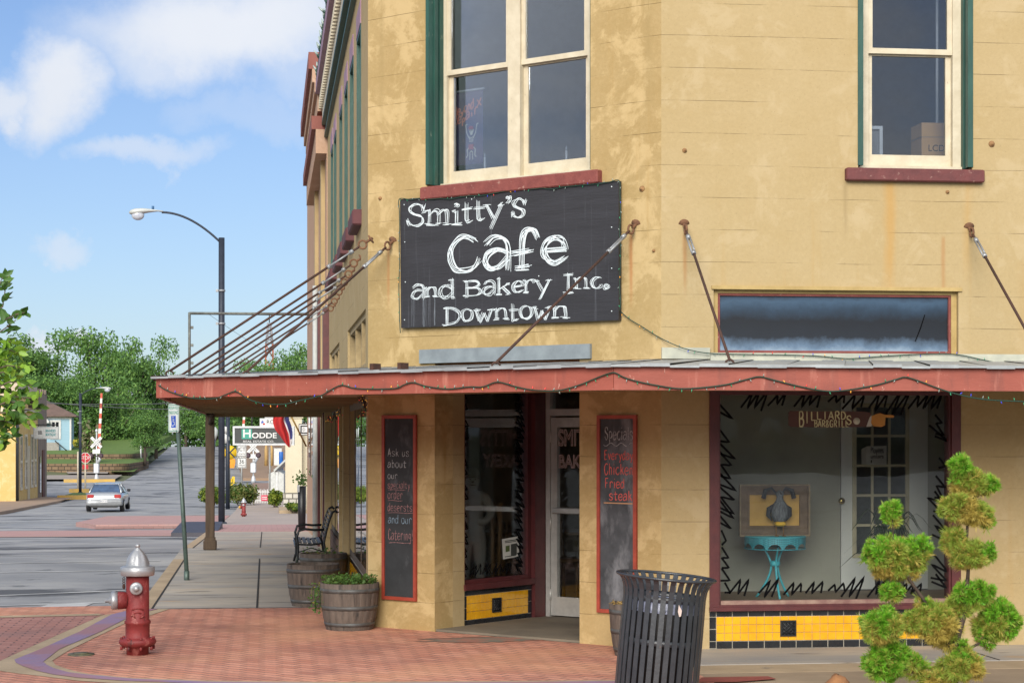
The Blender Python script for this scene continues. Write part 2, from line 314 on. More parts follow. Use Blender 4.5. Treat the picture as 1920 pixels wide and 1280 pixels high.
def emit(name, c, e=1.):
    m = bpy.data.materials.new(name); m.use_nodes = True; b = m.node_tree.nodes['Principled BSDF']; b.inputs['Base Color'].default_value = (*c, 1)
    b.inputs['Emission Color'].default_value = (*c, 1); b.inputs['Emission Strength'].default_value = e; b.inputs['Roughness'].default_value = .25
    _M[name] = m; return m

OCH = stucco('ochre_stucco', (.44, .335, .18), (.41, .305, .153), (.465, .36, .205), .50, seed=3., joint=.8, streak=.3, stains=[(5.62, .10, 4.22, 2.9, (.46, .26, .075), .6), (6.35, .07, 4.22, 3.2, (.44, .26, .08), .4), (5.2, .04, 4.22, 3.6, (.30, .22, .11), .6), (4.95, .2, 3.3, 2.4, (.42, .31, .15), .4), (6.9, .15, 3.5, 2.45, (.40, .28, .13), .5), (3.72, .035, 3.72, 3.1, (.38, .20, .08), .7), (6.12, .035, 3.72, 3.0, (.38, .20, .08), .6)])
OCHC = stucco('ochre_stucco_patched', (.425, .308, .147), (.365, .255, .108), (.53, .392, .198), .54, seed=11., joint=.8, streak=.4, stains=[(-9.94, .04, 3.74, 3.0, (.40, .17, .06), .75), (-12.86, .035, 3.76, 3.1, (.38, .18, .07), .6), (-12.36, .05, 4.2, 3.3, (.26, .19, .09), .6), (-10.36, .06, 4.2, 3.2, (.26, .19, .09), .55), (-9.75, .08, 6.8, 4.4, (.32, .23, .10), .5), (-12.95, .06, 6.9, 4.6, (.32, .23, .10), .45)])
PINK = stucco('pink_stucco', (.50, .33, .23), (.44, .28, .19), (.54, .37, .27), .45, seed=21., joint=.15)
CREAM = stucco('cream_stucco', (.62, .56, .42), (.55, .49, .36), (.66, .6, .46), .45, seed=25., joint=.1)
YEL = stucco('yellow_stucco', (.66, .48, .21), (.60, .41, .14), (.68, .53, .27), .5, seed=31., joint=.1)
MAROON = mat('maroon_paint', (.105, .022, .022), (.075, .016, .018), .45, nscale=9, bump=.15, bscale=60)
SILL = mat('red_sill_paint', (.23, .062, .05), (.17, .042, .036), .75, nscale=9, bump=.5, bscale=30, extra=[((.36, .2, .16), 18, .62, .7, (1, 1, 1))])
FASC = mat('red_fascia_paint', (.325, .085, .058), (.27, .068, .046), .65, nscale=2.5, bump=.2, bscale=25, stretch=(1, 1, 4), extra=[((.20, .06, .045), 5, .52, .70, (1, 1, .25)), ((.48, .19, .14), 3, .56, .74, (2, 2, .3)), ((.55, .28, .22), 30, .66, .70, (1, 1, .6)), ((.12, .05, .04), 22, .69, .73, (1, 1, .4))])
REDFR = mat('orange_red_frame', (.34, .055, .03), (.26, .04, .022), .55, nscale=14, bump=.2)
WHT = mat('cream_window_paint', (.63, .56, .42), (.53, .46, .33), .6, nscale=7, bump=.25, bscale=40, extra=[((.30, .25, .18), 26, .66, .71, (1, 1, .3))])
GRN = mat('dark_green_paint', (.022, .085, .065), (.015, .058, .046), .5, nscale=8, bump=.25, bscale=30, stretch=(1, 1, .3), extra=[((.25, .27, .2), 30, .68, .73, (1, 1, .3))])
MAUVE = mat('mauve_paint', (.36, .22, .29), None, .7)
ROOFM = mat('galvanised_sheet', (.40, .43, .44), (.28, .30, .31), .55, .3, nscale=4, bump=.1)
RUST = mat('rusty_iron', (.075, .032, .02), (.045, .022, .016), .8, nscale=20, bump=.3)
ZINC = mat('zinc_steel', (.36, .37, .38), (.24, .25, .26), .5, .5, nscale=20)
SOFF = mat('soffit_boards', (.36, .27, .15), (.26, .19, .10), .85, nscale=3, bump=.3, bscale=12, stretch=(.3, 5, 1))
WOODP = mat('brown_post_wood', (.085, .055, .032), (.05, .032, .02), .85, nscale=6, bump=.5, bscale=20, stretch=(3, 3, .3))
BLACKP = mat('chalkboard_black', (.018, .02, .022), (.03, .033, .036), .8, nscale=5, extra=[((.10, .105, .115), 4, .56, .75, (1, 1, .6))])
CHALK2 = mat('smudged_chalkboard', (.03, .033, .037), (.07, .074, .082), .85, nscale=4, extra=[((.20, .205, .22), 5, .50, .72, (1, 1, .45))])
SIGNB = mat('charcoal_signboard', (.030, .029, .034), (.022, .021, .024), .5, nscale=2, bump=.35, bscale=9, stretch=(.6, .6, 5), extra=[((.10, .105, .12), 7, .60, .78, (5, 5, .12))])
PAINTW = mat('white_sign_paint', (.72, .78, .80), (.60, .67, .70), .6, nscale=30)
BLK = mat('black_paint', (.006, .006, .007), None, .9, spec=.08)
ALU = mat('aluminium', (.58, .57, .54), (.48, .47, .45), .42, .35, nscale=10)
GL1 = glass('shop_glass', (.95, .96, .95), .75)
GL2 = glass('old_window_glass', (.86, .89, .92), 1.4, base=.02)
GL3 = glass('far_window_glass', (.35, .4, .45), 2.5, base=.1)
DARKW = mat('plain_interior', (.46, .38, .27), (.38, .31, .22), .9)
TYEL = mat('yellow_glazed_tile', (.80, .42, .018), (.72, .34, .010), .12, nscale=7, spec=.6)
TBLK = mat('black_glazed_tile', (.012, .014, .018), (.02, .023, .028), .12, nscale=9, spec=.6)
GROUT = mat('tile_grout', (.50, .46, .38), (.36, .33, .27), .9, nscale=12)
k7 = math.sqrt(.5)
CL = Vector((1.016, 19.59, 0)); YF = 17.1; XR = 3.506
FF = Fr((XR, YF, 0)); FC = Fr(CL, (k7, -k7, 0), (k7, k7, 0)); LEN = 12.91; FL = Fr((1.016, CL.y + LEN, 0), (0, -1, 0), (1, 0, 0))
LC = 2.49 / k7
# ================================================================== GROUND
ASPH = mat('worn_asphalt', (.31, .312, .318), (.225, .23, .24), .8, nscale=.6, bump=.45, bscale=70, detail=10, stretch=(.8, 1, 1), spec=.3, extra=[((.40, .395, .385), .45, .48, .70, (.8, 1, 1)), ((.10, .103, .11), .32, .55, .61, (.8, 1, 1)), ((.14, .145, .15), 1.1, .62, .67, (.9, 1, 1)), ((.10, .10, .105), 18, .66, .72, (1, 1, 1))])
CONC = mat('sidewalk_concrete', (.47, .415, .34), (.37, .33, .28), .85, nscale=.8, bump=.25, bscale=50, detail=9, extra=[((.27, .265, .26), .7, .44, .64, (.5, 1.6, 1)), ((.44, .29, .16), 1.3, .58, .72, (.6, 1.3, 1)), ((.15, .135, .115), 2.2, .60, .66, (.4, 2.2, 1)), ((.17, .15, .13), 26, .68, .72, (1, 1, 1))])
KERBM = mat('tan_kerb_concrete', (.46, .35, .225), (.36, .27, .17), .85, nscale=2, bump=.25, bscale=40, extra=[((.2, .17, .13), 3, .62, .72, (1, 1, 1))])
LAV = mat('lavender_inlay', (.26, .185, .30), (.32, .17, .20), .8, nscale=1.1, bump=.2, bscale=40, lo=.42, hi=.56, extra=[((.24, .2, .19), 2.5, .6, .72, (1, 1, 1))])
BRK = pavers('brick_pavers', (.66, .315, .22), (.52, .215, .145), (.26, .145, .11), .21, .105, R(45), .009, stain=(.27, .125, .10), stains=.85, warm=(.70, .38, .21), bump=1.0)
BRKX = pavers('crosswalk_pavers', (.44, .225, .19), (.37, .175, .145), (.20, .115, .10), .21, .105, 0, .010, stain=(.15, .10, .10), stains=.65, bump=.8)
BRKF = pavers('far_pavers', (.47, .28, .255), (.43, .25, .23), (.34, .22, .2), .3, .3, 0, .01, stain=(.40, .30, .28), stains=.5)
GRASSM = mat('lawn_grass', (.13, .20, .035), (.085, .15, .025), .9, nscale=2.5, bump=.8, bscale=8)
EARTH = mat('terrain_earth', (.13, .14, .06), (.10, .11, .045), .95, nscale=.05)
LINE = mat('worn_road_paint', (.62, .62, .60), (.36, .36, .36), .7, nscale=1.2, lo=.42, hi=.66, stretch=(1, 4, 1))
JOINT = mat('joint_gap', (.03, .027, .024), None, .9)
YKERB = mat('yellow_kerb_paint', (.55, .34, .07), (.45, .30, .10), .8, nscale=2)

def ysamp(a, b, st=3.0):
    n = max(1, int(abs(b - a) / st)); return [a + (b - a) * i / n for i in range(n + 1)]

def terrain():
    xs = [-1500, -600, -300, -160, -110, -80, -60, -45, -32, -26, -21, -16, -12, 0, 20, 45, 80, 160, 400, 1500]
    ys = [-1500, -500, -150, -60, 0, 20, 40, 60, 80, 100, 120, 140, 160, 172, 180, 190, 200, 215, 235, 260, 290, 330, 370, 420, 520, 800, 1500]
    def h(x, y):
        z = gz(y) - (.45 if y < 165 else .17)
        if y > 172:
            k = min(1, (y - 172) / 60)
            left = max(0, min(1, (-13 - (y - 172) * .05 - x) / 22)); z += left * k * 5.0
            z += max(0, min(1, (x - 4) / 40)) * k * 2.5
            if y > 330: z -= (y - 330) * .012
        return z
    m = MB(); m.add([(x, y, h(x, y)) for y in ys for x in xs], [(j * len(xs) + i, j * len(xs) + i + 1, (j + 1) * len(xs) + i + 1, (j + 1) * len(xs) + i) for j in range(len(ys) - 1) for i in range(len(xs) - 1)], True)
    m.build('terrain', EARTH, kind='structure'); return h
terr_h = terrain()

def ground():
    m = MB()
    m.sheet([((-45, y), (40, y)) for y in [-60, 0, 15, 21, 23, 25] + ysamp(27, 172, 3)], lambda x, y: roadz(y))
    rp = []
    for y in ysamp(172, 345, 6):
        k = (y - 172) / 158; c = -6.7 - 4.9 * k ** 1.3; w = 5.6 - 1.0 * min(1, k); rp.append(((c - w, y), (c + w, y)))
    m.sheet(rp, lambda x, y: roadz(y))
    m.build('road', ASPH, kind='structure')
    # left pavement on the far side of the street
    m = MB(); m.slab([(-30, 30), (-12.1, 30), (-12.1, 60), (-12.1, 90), (-12.1, 118), (-12.6, 126), (-14.2, 129), (-30, 129)], lambda y: gz(y) - .4, lambda y: gz(y))
    P = []
    for y in ysamp(30, 126, 6): P.append(((-30, y), (-12.1, y)))
    m2 = MB(); m2.sheet(P, lambda x, y: gz(y) + .004)
    m.v += m2.v; k = len(m.v) - len(m2.v); m.f += [[i + k for i in f] for f in m2.f]; m.m += m2.m; m.s += m2.s
    m.build('pavement', mat('brown_pavement', (.34, .235, .16), (.28, .20, .145), .85, nscale=.6), kind='structure')
    # pavement along the building
    m = MB()
    for y0, y1 in [(21.8, 33), (33, 40), (40, 47)]:
        m.slab([(-1.42, y0), (1.3, y0), (1.3, y1), (-1.42, y1)], lambda y: gz(y) - .5, lambda y: gz(y))
    m.build('sidewalk', CONC, kind='structure')
    m = MB()
    for x in (-1.25, -.10): m.sheet([((x - .011, y), (x + .011, y)) for y in ysamp(21.8, 46.5, 4)], lambda x, y: gz(y) + .004)
    m.sheet([((-1.42, 21.79), (-1.42, 21.82)), ((1.0, 21.79), (1.0, 21.82))], lambda x, y: .0045)
    for y in (29.5, 38): m.sheet([((-1.25, y), (-1.25, y + .02)), ((1.0, y), (1.0, y + .02))], lambda x, y: gz(y) + .0045)
    m.build('pavement_joint', JOINT, kind='structure')
    m = MB(); m.sheet([((-1.42, y), (-1.262, y)) for y in ysamp(21.8, 46.5, 4)], lambda x, y: gz(y) + .004)
    m.sheet([((-1.423, y), (-1.423, y)) for y in (21.8, 22)], lambda x, y: 0)
    m.build('kerb', KERBM, kind='structure')
    # far corner: brick walk, concrete beyond, bump-out
    m = MB()
    for y0, y1 in [(47, 54), (54, 60)]: m.slab([(-1.42, y0), (3, y0), (3, y1), (-1.42, y1)], lambda y: gz(y) - .5, lambda y: gz(y) + .002)
    ys = ysamp(61, 78, 4)
    for y0, y1 in zip(ys[:-1], ys[1:]): m.slab([(-6.2 if y0 > 62 else -5.2, y0), (-1.43, y0), (-1.43, y1), (-6.2, y1)], lambda y: gz(y) - .5, lambda y: gz(y) + .01)
    m.build('brick_walk', BRKF, kind='structure')
    m = MB(); m.sheet([((-9.2, y), (-1.43, y)) for y in ysamp(48.5, 58.5, 2)], lambda x, y: roadz(y) + .006); m.build('crosswalk', BRKF, kind='structure')
    m = MB()
    for (p, q, w) in [((-9.2, 48.3), (-1.43, 48.3), .25), ((-6.4, 60.6), (-1.43, 60.6), .35), ((-6.4, 78.2), (-1.43, 78.2), .4)]:
        m.sheet([((p[0], p[1] - w / 2), (p[0], p[1] + w / 2)), ((q[0], q[1] - w / 2), (q[0], q[1] + w / 2))], lambda x, y: gz(y) + (.02 if y > 50 else -.11))
    m.build('kerb', KERBM, kind='structure')
    m = MB()
    for y0, y1 in zip(ysamp(60, 128, 6)[:-1], ysamp(60, 128, 6)[1:]): m.slab([(-1.42, y0), (9, y0), (9, y1), (-1.42, y1)], lambda y: gz(y) - .5, lambda y: gz(y))
    m.build('sidewalk', mat('far_concrete', (.42, .34, .29), (.35, .29, .25), .85, nscale=.5), kind='structure')
    # corner plaza
    m = MB(); m.slab([(-9, 10.5), (3.45, 10.5), (3.45, 15.42), (3.45, 22.5), (1.6, 22.5), (1.0, 21.79), (-1.25, 21.79), (-1.6, 22.3), (-9, 21.9)], -.4, 0.0); m.build('plaza', BRK, kind='structure')
    def gp(l): return [atz(x, y, 0.0) for x, y in l]
    O = gp([(285, 1141.5), (192, 1153), (120, 1185), (50, 1216), (0, 1239), (-30, 1250), (-12, 1256), (30, 1262), (83, 1268), (146, 1276), (235, 1282), (400, 1286), (1000, 1289), (1310, 1290)])
    I = gp([(318, 1141.5), (231, 1170), (180, 1194), (133, 1217), (98, 1238), (104, 1246), (117, 1251), (140, 1258), (167, 1263), (250, 1271), (400, 1276), (620, 1278.5), (1000, 1276), (1310, 1273)])
    Lv = gp([(252, 1142), (210, 1152), (150, 1184), (77, 1217), (27, 1237), (30, 1243), (42, 1249), (69, 1258), (100, 1265), (146, 1271), (235, 1277), (400, 1283), (1000, 1287), (1310, 1288)])
    Rv = gp([(296, 1142), (250, 1153), (190, 1184), (112, 1217), (81, 1241), (88, 1247), (100, 1253), (129, 1261), (171, 1266), (250, 1273), (400, 1279), (640, 1281.5), (1000, 1279), (1310, 1276)])
    m = MB(); m.sheet([((a.x, a.y), (b.x, b.y)) for a, b in zip(O, I)], lambda x, y: .004); m.build('kerb_ramp', KERBM, kind='structure')
    m = MB(); m.sheet([((a.x, a.y), (b.x, b.y)) for a, b in zip(Lv, Rv)], lambda x, y: .008); m.build('ramp_inlay', LAV, kind='structure')
    # crosswalk field outside the ramp
    m = MB(); pts = [(-9, 12), *[(p.x, p.y) for p in reversed(O[4:11])], *[(p.x, p.y) for p in reversed(O[0:4])], (-1.8, 22.25), (-9, 21.85)]
    xs = gp([(-330, 1163), (-330, 1255), (-12, 1256.2), (-30, 1250), (0, 1239.2), (50, 1216.2), (120, 1185.2), (192, 1153.2), (198, 1150)])
    m.poly([(p.x, p.y, .004) for p in xs]); m.build('crosswalk', BRKX, kind='structure')
    m = MB(); e = gp([(-330, 1166), (-330, 1162), (185, 1151), (192, 1154)]); m.poly([(p.x, p.y, .0085) for p in e]); m.build('kerb', KERBM, kind='structure')
    # pavement in front of the shop, its kerb and the red gutter stripe
    m = MB(); m.slab([(3.45, 15.95), (30, 15.95), (30, 17.4), (3.45, 17.4)], -.4, .002); m.build('sidewalk', CONC, kind='structure')
    m = MB(); m.slab([(3.45, 15.42), (30, 15.42), (30, 15.935), (3.45, 15.935)], -.4, -.004); m.build('kerb', KERBM, kind='structure')
    m = MB(); q = gp([(1300, 1279), (1318, 1270), (1440, 1268), (1456, 1273), (1380, 1279)]); m.poly([(p.x, p.y, .006) for p in q]); m.build('gutter_stripe', mat('red_gutter', (.30, .075, .055), None, .8), kind='structure')
    m = MB()
    for x in (6.2, 9.2): m.box(x, x + .012, 15.95, 17.1, .002, .006)
    m.build('pavement_joint', JOINT, kind='structure')
    # doorway floor
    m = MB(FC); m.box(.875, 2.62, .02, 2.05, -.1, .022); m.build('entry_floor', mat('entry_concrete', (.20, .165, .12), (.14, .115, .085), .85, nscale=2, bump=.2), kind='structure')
    rr = random.Random(31); ce = atz(900, 1199, 0); m = MB(); m.poly([(ce.x + math.cos(k / 40 * 6.283) * .52 * (1 + rr.gauss(0, .10) + .25 * math.sin(k * .9)), ce.y + math.sin(k / 40 * 6.283) * .24 * (1 + rr.gauss(0, .12)), .004) for k in range(40)]); m.build('pavement_patch', mat('grey_green_patch', (.19, .165, .125), (.33, .15, .105), .85, nscale=5, lo=.42, hi=.56), kind='structure')
    m = MB(); c = atz(152, 1227, 0); m.cyl((c.x, c.y, -.05), (c.x, c.y, .012), .115, 20); m.cyl((c.x, c.y, .012), (c.x, c.y, .02), .07, 16)
    o = m.build('valve_cover', mat('iron_cover', (.07, .06, .05), (.14, .14, .07), .7, nscale=20), org=(c.x, c.y, 0)); tag(o, 'small round iron valve cover set in the brick plaza', 'valve cover')
    m = MB(); m.slab([(3.45, 11), (30, 11), (30, 15.42), (3.45, 15.42)], -.4, -.006); m.build('planting_bed', mat('tan_gutter', (.36, .27, .18), (.27, .2, .13), .9, nscale=1.5, bump=.3), kind='structure')
    # road markings
    m = MB()
    def line(p, q, w):
        a, b = Vector(p), Vector(q); d = (b - a).normalized(); n = Vector((-d.y, d.x)) * w / 2
        k = 8; P = [a.lerp(b, i / k) for i in range(k + 1)]
        m.sheet([((x + n).to_tuple(), (x - n).to_tuple()) for x in P], lambda x, y: roadz(y) + .006)
    for (x0, y0, x1, y1, w) in [(-40, 1112, 235, 1101, .10), (-40, 1139, 215, 1127, .13), (-40, 1069, 250, 1064, .10), (-40, 1052, 300, 1046, .10), (-40, 1034, 320, 1028, .12), (-40, 1022, 300, 1017, .12), (92, 1154, 135, 1131, .5)]:
        a, b = atz(x0, y0, -.09), atz(x1, y1, -.09); line((a.x, a.y), (b.x, b.y), w)
    for Y in (60, 72): line((-9.5, Y), (-6.6, Y), .4)
    line((-12, 46.8), (-2, 46.8), .3)
    m.build('road_marking', LINE, kind='structure')
    m = MB()
    for (px, t, w, l) in [(372, 50, .55, 3.0)]:
        c = at(px, 815, t); m.box(c.x - w, c.x + w, c.y - l, c.y + l, gz(c.y) - .4, gz(c.y) + .07)
    m.build('drain_cover', mat('drain_slab', (.06, .058, .075), None, .6), kind='structure')
ground()

# ================================================================== CORNER BUILDING
B = thing('corner_building', 'two storey ochre stucco building on the corner with café shopfront and chamfered entrance', 'building', (1.016, 19.59, 0))
BO = B.location

def panel(fr, a0, a1, z0, z1, ops, th, m, name='wall', rev=True):
    b = MB(fr); A = sorted({a0, a1, *[o[0] for o in ops], *[o[1] for o in ops]}); Z = sorted({z0, z1, *[o[2] for o in ops], *[o[3] for o in ops]})
    for i in range(len(A) - 1):
        for j in range(len(Z) - 1):
            ca, cz = (A[i] + A[i + 1]) / 2, (Z[j] + Z[j + 1]) / 2
            if any(o[0] < ca < o[1] and o[2] < cz < o[3] for o in ops): continue
            b.quad((A[i], 0, Z[j]), (A[i + 1], 0, Z[j]), (A[i + 1], 0, Z[j + 1]), (A[i], 0, Z[j + 1]))
            b.quad((A[i], th, Z[j]), (A[i], th, Z[j + 1]), (A[i + 1], th, Z[j + 1]), (A[i + 1], th, Z[j]))
    for o in ops:
        l, r, d, u = o[:4]; q = th
        b.quad((l, 0, d), (l, 0, u), (l, q, u), (l, q, d)); b.quad((r, 0, d), (r, q, d), (r, q, u), (r, 0, u))
        b.quad((l, 0, u), (r, 0, u), (r, q, u), (l, q, u))
        if d > z0 + .001: b.quad((l, 0, d), (l, q, d), (r, q, d), (r, 0, d))
    b.quad((a0, 0, z1), (a1, 0, z1), (a1, th, z1), (a0, th, z1))
    b.quad((a0, 0, z0), (a0, 0, z1), (a0, th, z1), (a0, th, z0)); b.quad((a1, 0, z0), (a1, th, z0), (a1, th, z1), (a1, 0, z1))
    return b.build(name, m, B, BO)

def hx(fr, x, b=0): return fr.hit(x, HY, b)[0]
def hz(fr, x, y, b=0): return fr.hit(x, y, b)[1]

# openings
BW = (hx(FF, 1330), hx(FF, 1801), 0.0, 2.34)                    # big shop window with its tiled base
TR = (hx(FF, 1338), hx(FF, 1797), 2.60, hz(FF, 1560, 540))
UW = (hx(FF, 1609), hx(FF, 1823), 4.33, 6.62)
EN = (.875, 2.62, 0.0, 2.62)
CW = (hx(FC, 800), hx(FC, 1107), 4.34, 6.62)
def yl(Y): return CL.y + LEN - Y
LW = [(yl(Y), yl(Y - .95), 4.34, 6.35) for Y in (21.95, 23.75, 25.4, 27.15, 29.35, 30.75)]
LT = [(yl(24.5), yl(20.05), 2.62, 3.22), (yl(31.4), yl(27.3), 2.62, 3.22)]
LB = [(yl(24.4), yl(19.95), .0, 2.3), (yl(31.2), yl(26.2), .0, 2.3)]
HW = 7.75
panel(FF, 0, 16, -.3, HW, [BW, TR, UW], .28, OCH)
panel(FC, 0, LC, -.3, HW, [EN, CW], .28, OCHC)
panel(FL, 0, LEN, -.3, HW, LW + LT + LB, .28, OCH)
m = MB(); m.poly([(1.2, 19.8, HW - .35), (1.2, 32.5, HW - .35), (19.5, 32.5, HW - .35), (19.5, 17.3, HW - .35), (3.6, 17.3, HW - .35)]); m.build('roof', ROOFM, B, BO)
# light strip of plaster at the corner edge of the chamfer
# ---- interior shells (dark rooms behind the glass)
m = MB()
m.quad((1.25, 26.5, 0), (7.5, 26.5, 0), (7.5, 26.5, 3.4), (1.25, 26.5, 3.4)); m.quad((7.5, 26.5, 0), (12, 26.5, 0), (12, 26.5, .8), (7.5, 26.5, .8)); m.quad((7.5, 26.5, 2.8), (12, 26.5, 2.8), (12, 26.5, 3.4), (7.5, 26.5, 3.4)); m.quad((12, 17.4, 0), (12, 26.5, 0), (12, 26.5, 3.4), (12, 17.4, 3.4))  # opening left in the rear wall, added to let daylight into the hall

def hall(z, y1, x1=12): m.poly([(1.25, 19.75, z), (3.62, 17.36, z), (x1, 17.36, z), (x1, y1, z), (1.25, y1, z)])
hall(3.4, 26.5); hall(.02, 26.5); hall(3.7, 23, 16); hall(7.3, 23, 16)
m.quad((1.25, 23, 3.7), (16, 23, 3.7), (16, 23, 7.3), (1.25, 23, 7.3)); m.quad((16, 17.36, 3.7), (16, 23, 3.7), (16, 23, 7.3), (16, 17.36, 7.3))
m.build('interior_wall', DARKW, B, BO)
# display room behind the big window
PZ = .36; DY = 19.0; xl, xr = at(1337, 815, 17.46).x - .05, 8.4
m = MB()
xd0, xd1 = at(1590, 815, 19.3).x, at(1764, 815, 19.3).x
for q in [((xl, DY, PZ), (xd0, DY, PZ), (xd0, DY, 2.6), (xl, DY, 2.6)), ((xd1, DY, PZ), (xr, DY, PZ), (xr, DY, 2.6), (xd1, DY, 2.6)), ((xl, 17.38, PZ), (xl, DY, PZ), (xl, DY, 2.6), (xl, 17.38, 2.6)), ((xr, 17.38, PZ), (xr, DY, PZ), (xr, DY, 2.6), (xr, 17.38, 2.6)), ((xl, 17.38, 2.6), (xr, 17.38, 2.6), (xr, DY, 2.6), (xl, DY, 2.6)), ((xd0, DY, 2.42), (xd1, DY, 2.42), (xd1, DY, 2.6), (xd0, DY, 2.6))]: m.quad(*q)
m.build('display_wall', mat('grey_green_wall', (.45, .455, .385), (.39, .395, .335), .9, nscale=2), B, BO)
m = MB(); e0, e1, yb_ = xd0 - .25, xd1 + .25, DY + 1.1  # added box behind the inner door, keeping the bright hall out of its panes
for q in [((e0, yb_, 0), (e1, yb_, 0), (e1, yb_, 2.6), (e0, yb_, 2.6)), ((e0, DY + .02, 0), (e0, yb_, 0), (e0, yb_, 2.6), (e0, DY + .02, 2.6)), ((e1, DY + .02, 0), (e1, yb_, 0), (e1, yb_, 2.6), (e1, DY + .02, 2.6)), ((e0, DY + .02, 2.6), (e1, DY + .02, 2.6), (e1, yb_, 2.6), (e0, yb_, 2.6))]: m.quad(*q)
m.build('added_door_backing', mat('grey_green_backing', (.5, .53, .46), None, .9), B, BO)
m = MB(); m.box(xl, xr, 17.2, DY, PZ - .3, PZ); m.build('display_floor', mat('display_floor_wood', (.26, .2, .14), (.2, .15, .11), .6, nscale=3), B, BO)

# ---- strokes of paint
GLY = {
'S': "9,7.5 7.5,9.5 4.5,10 1.5,8.5 2,6.3 5,5.2 8.3,3.8 8.5,1.5 5.5,0 2.5,.5 .5,2.5 / 8.8,7 9.6,9.6 | .2,3 .8,.3",
'm': "1,8.5 1.8,9 1.8,0 | 1.8,6 3.5,9 5,8 5.2,0 | 5.2,6 7,9 8.5,8 8.6,0 / 0,0 3,0 | 4.2,0 6.3,0 | 7.6,0 10,0 | 0,8.7 1.8,9.3",
'I': "5,10 5,0 / .5,9.8 9.5,10 | .5,0 9.5,.2", 'j': "5,9 5,0 / 0,0 10,0 | 1.5,8.7 5,9.2",
'i': "5,6.5 5,0 | 5,9.4 5.4,9", 't': "4,10 4,2 5.5,.2 8.5,1.2 | .5,6.8 9.5,7.2",
'y': "1,9.5 4.8,4 | 9,9.5 3,0 / 0,9.6 2.8,9.2 | 7.3,9.3 10,9.8", "'": "5,8 3,7 3,9 6,9.5 7,7 5,3 2,1",
'C': "9,9 7,10 4,9.6 1.2,7 .8,4 2.5,1 5.5,0 8.5,1 10,3.5", 'a': "1,8 3.5,10 7,9.8 9,7 8.8,0 | 8.6,5.5 5,6.3 1.5,4.8 .3,2.3 2,.2 5,.4 8.5,3.5",
'f': "10,8 8.5,10 5.5,9.6 3.8,7 3.8,0 | .2,4.2 7.8,5 / 1.5,.3 7,.8", 'e': "1.5,5 9.8,5.6 | 9.8,5.6 8.5,9 5.2,10 1.8,8.2 .5,4.5 2,1 5.5,0 9.7,2",
'n': "1.8,9 1.8,0 | 1.8,6 4,9.3 7,9 7.8,6 8,0 / 0,0 3.5,0 | 6.5,0 10,0 | 0,8.5 1.8,9", 'd': "8,10 8,0 | 8,4.5 5,6.5 1.5,5.5 .4,2.5 2,.2 5,.2 8,2.5 / 6,9.8 8.2,10 | 7.8,0 10,.4",
'B': "2,10 2,0 | 2,9.8 6.5,9.8 8.5,7.8 6.5,5.4 2,5.2 | 2,5.2 8,5 9.8,2.5 7.5,.2 2,0 / 0,10 2,10 | 0,0 2,0", 'k': "2,10 2,0 | 8.5,6.5 2.2,3 | 4.5,4.2 9.5,0 / .2,9.7 2,10 | 0,0 4,0 | 7,6.3 9.8,6.7 | 8,0 10,.3",
'r': "2.2,9.5 2.2,0 | 2.2,6 4.5,9.2 8,9.6 10,7.5 / 0,0 5,0 | 0,9 2.2,9.5", 'D': "2,10 2,0 | 2,9.8 6.5,9 9.8,5.5 7.5,1.3 2,0 / 0,10 2.5,9.9 | 0,0 2,0",
'o': "5,10 1.5,8.5 .3,5 2,1 5,0 8.5,1.5 9.8,5 8.5,8.7 5,10", 'w': "1.2,9.5 3.3,0 | 3.3,0 5.2,7 | 5.2,7 7,0 | 7,0 9.2,9.5 / 0,9.7 2.8,9.3 | 7.6,9.4 10,9.8",
'A': ".5,0 5,10 | 5,10 9.5,0 | 2.2,3.5 7.8,3.5", 'u': "1.5,9 1.5,3 3,.3 6,.5 8.5,3 | 8.5,9 8.5,0", 'b': "2,10 2,0 | 2,4 5,6.5 8.5,5 9,2.5 7,.2 2,.4",
'p': "2,10 2,0 | 2,9 6,10 9,8 8.5,5.5 5,4.5 2,5.5", 'l': "5,10 5,0", 'g': "8.5,9 5,10 1.5,8.5 1.5,6 4,5 8,6.5 | 8.5,10 8.5,2 6.5,0 3,.5", 'h': "2,10 2,0 | 2,4.5 5,6.5 8,5.5 8,0",
'v': "1,10 5,0 | 5,0 9.5,10", 'E': "2,10 2,0 | 2,10 9,10 | 2,5.2 8,5.4 | 2,0 9.5,.3", 'F': "2,10 2,0 | 2,10 9.5,10 | 2,5.2 8,5.4", 'R': "2,10 2,0 | 2,9.8 7,9.8 9,7.5 7,5.2 2,5 | 4.5,5 9.5,0",
'P': "2,10 2,0 | 2,9.8 7,9.8 9,7.5 7,5.2 2,5", 'T': ".5,10 9.5,10 | 5,10 5,0", 'K': "2,10 2,0 | 9,10 2,4.5 | 4,5.8 9.5,0", 'x': "1,10 9,0 | 9,10 1,0", '!': "5,10 5,3.5 | 5,.9 5.2,.2", 'L': "2,10 2,0 | 2,0 9,.2", 'G': "9,8.5 7,10 3,9.5 1,6 1.5,2 5,0 9,1 9,4.5 | 5.5,4.6 9.2,4.6", '&': "9,0 3,7 3.5,9.5 6,9.5 6.5,7 2,4 1,2 3,0 6,.5 9,4", '#': "3.5,10 2,0 | 8,10 6.5,0 | .5,6.5 9.5,6.5 | .5,3.5 9.5,3.5"}
GLY['s'] = GLY['S']; GLY['c'] = GLY['C']
def strokes(ch, serif=False):
    parts = GLY[ch].split('/'); use = parts if serif else parts[:1]
    return [[tuple(float(q) for q in p.split(',')) for p in st.split()] for part in use for st in part.split('|')]
